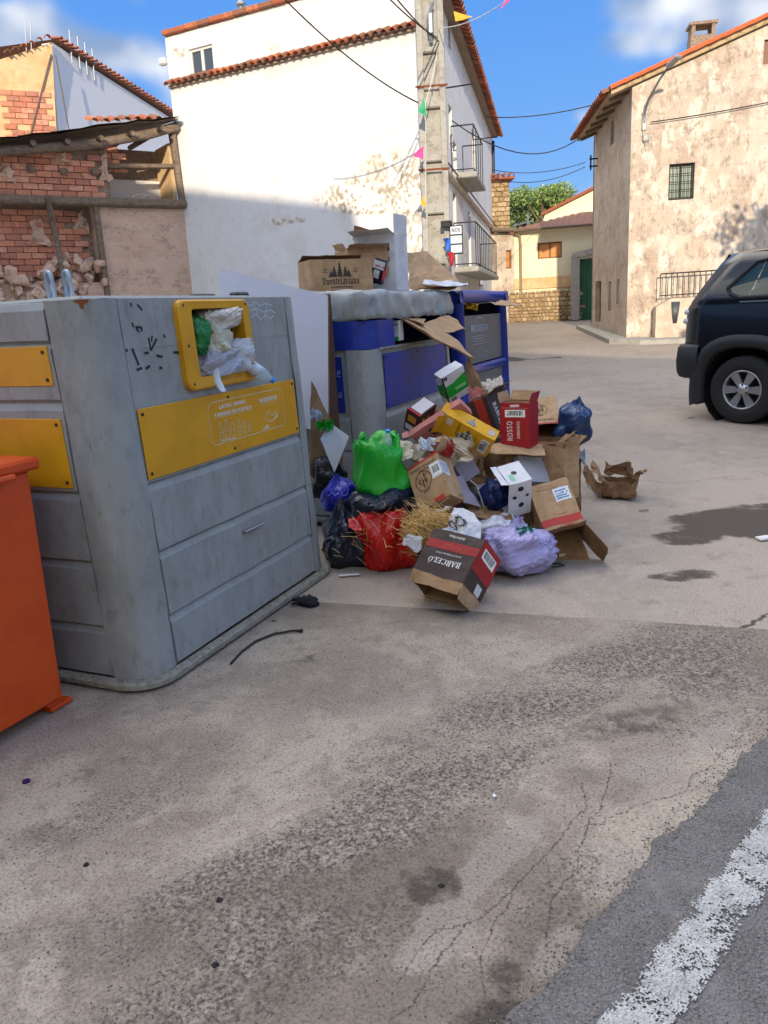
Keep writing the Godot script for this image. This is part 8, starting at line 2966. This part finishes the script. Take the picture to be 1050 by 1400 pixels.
	mb.tube([Vector3(-0.05, 0.006, 0.02), Vector3(-0.02, 0.02, 0.0), Vector3(0.0, 0.006, -0.02), Vector3(0.04, 0.01, 0.0), Vector3(0.06, 0.006, 0.03), Vector3(-0.02, 0.006, 0.05)], 0.005, 5)
	single("wire_scrap", mb, M.black, "twisted black wire scrap in front of the tipped kraft carton", "wire", Vector3(1.044, 0.008, -4.703))
	# bottle cap and spots of gum
	mb = MB.new()
	mb.lathe([Vector2(0.015, 0.0), Vector2(0.014, 0.007), Vector2(0.001, 0.008)], 14, Transform3D())
	single("bottle_cap", mb, mat("2c1450", 0.35), "dark violet bottle cap on the paving near the orange bin", "bottle cap", Vector3(-1.359, 0.000, -2.578))
	var gum := [Vector3(-0.971, 0.000, -2.102), Vector3(-0.526, 0.000, -1.917), Vector3(-0.493, 0.000, -1.684), Vector3(0.107, 0.000, -1.929)]
	for k in 4:
		mb = MB.new()
		mb.crumple(0.006, 60.0, k)
		mb.lathe([Vector2(0.011, 0.0), Vector2(0.008, 0.003), Vector2(0.001, 0.004)], 10, Transform3D())
		single("pebble", mb, mat("1a1817", 0.9), ["black flattened gum spot at the far left of the paving", "black flattened gum spot in the lower middle left", "black flattened gum spot near the bottom left centre", "black flattened gum spot on the smooth grey patch"][k], "gum", gum[k], "gum spots")


func _ready():
	rng.seed = 11
	# camera
	var cam := Camera3D.new()
	cam.name = "camera"
	cam.position = Vector3(0, 1.6, 0)
	cam.rotation_order = EULER_ORDER_YXZ
	cam.rotation_degrees = Vector3(-14.2, 0, -3.0)
	cam.fov = 65.898
	cam.near = 0.05
	cam.far = 600
	add_child(cam)
	cam.current = true
	# sky, sun, exposure
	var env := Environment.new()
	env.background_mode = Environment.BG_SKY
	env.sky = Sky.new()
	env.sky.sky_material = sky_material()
	env.tonemap_mode = Environment.TONE_MAPPER_LINEAR
	env.tonemap_exposure = 2.45
	env.sdfgi_enabled = true
	env.ssao_enabled = true
	env.ssil_enabled = true
	var we := WorldEnvironment.new()
	we.name = "environment"
	we.environment = env
	add_child(we)
	var sun := DirectionalLight3D.new()
	sun.name = "sun"
	sun.light_energy = 0.6
	sun.light_color = Color(1.0, 0.93, 0.83)
	sun.light_angular_distance = 0.5
	sun.shadow_enabled = true
	sun.rotation_degrees = Vector3(-15, -3, 0)
	add_child(sun)
	bold = SystemFont.new(); bold.font_names = PackedStringArray(["Droid Sans"]); bold.font_weight = 700
	plain = SystemFont.new(); plain.font_names = PackedStringArray(["Droid Sans"])
	serif = SystemFont.new(); serif.font_names = PackedStringArray(["Droid Serif"]); serif.font_weight = 700
	materials()
	setting()
	buildings()
	street_things()
	containers()
	car()
	heap()
	litter()
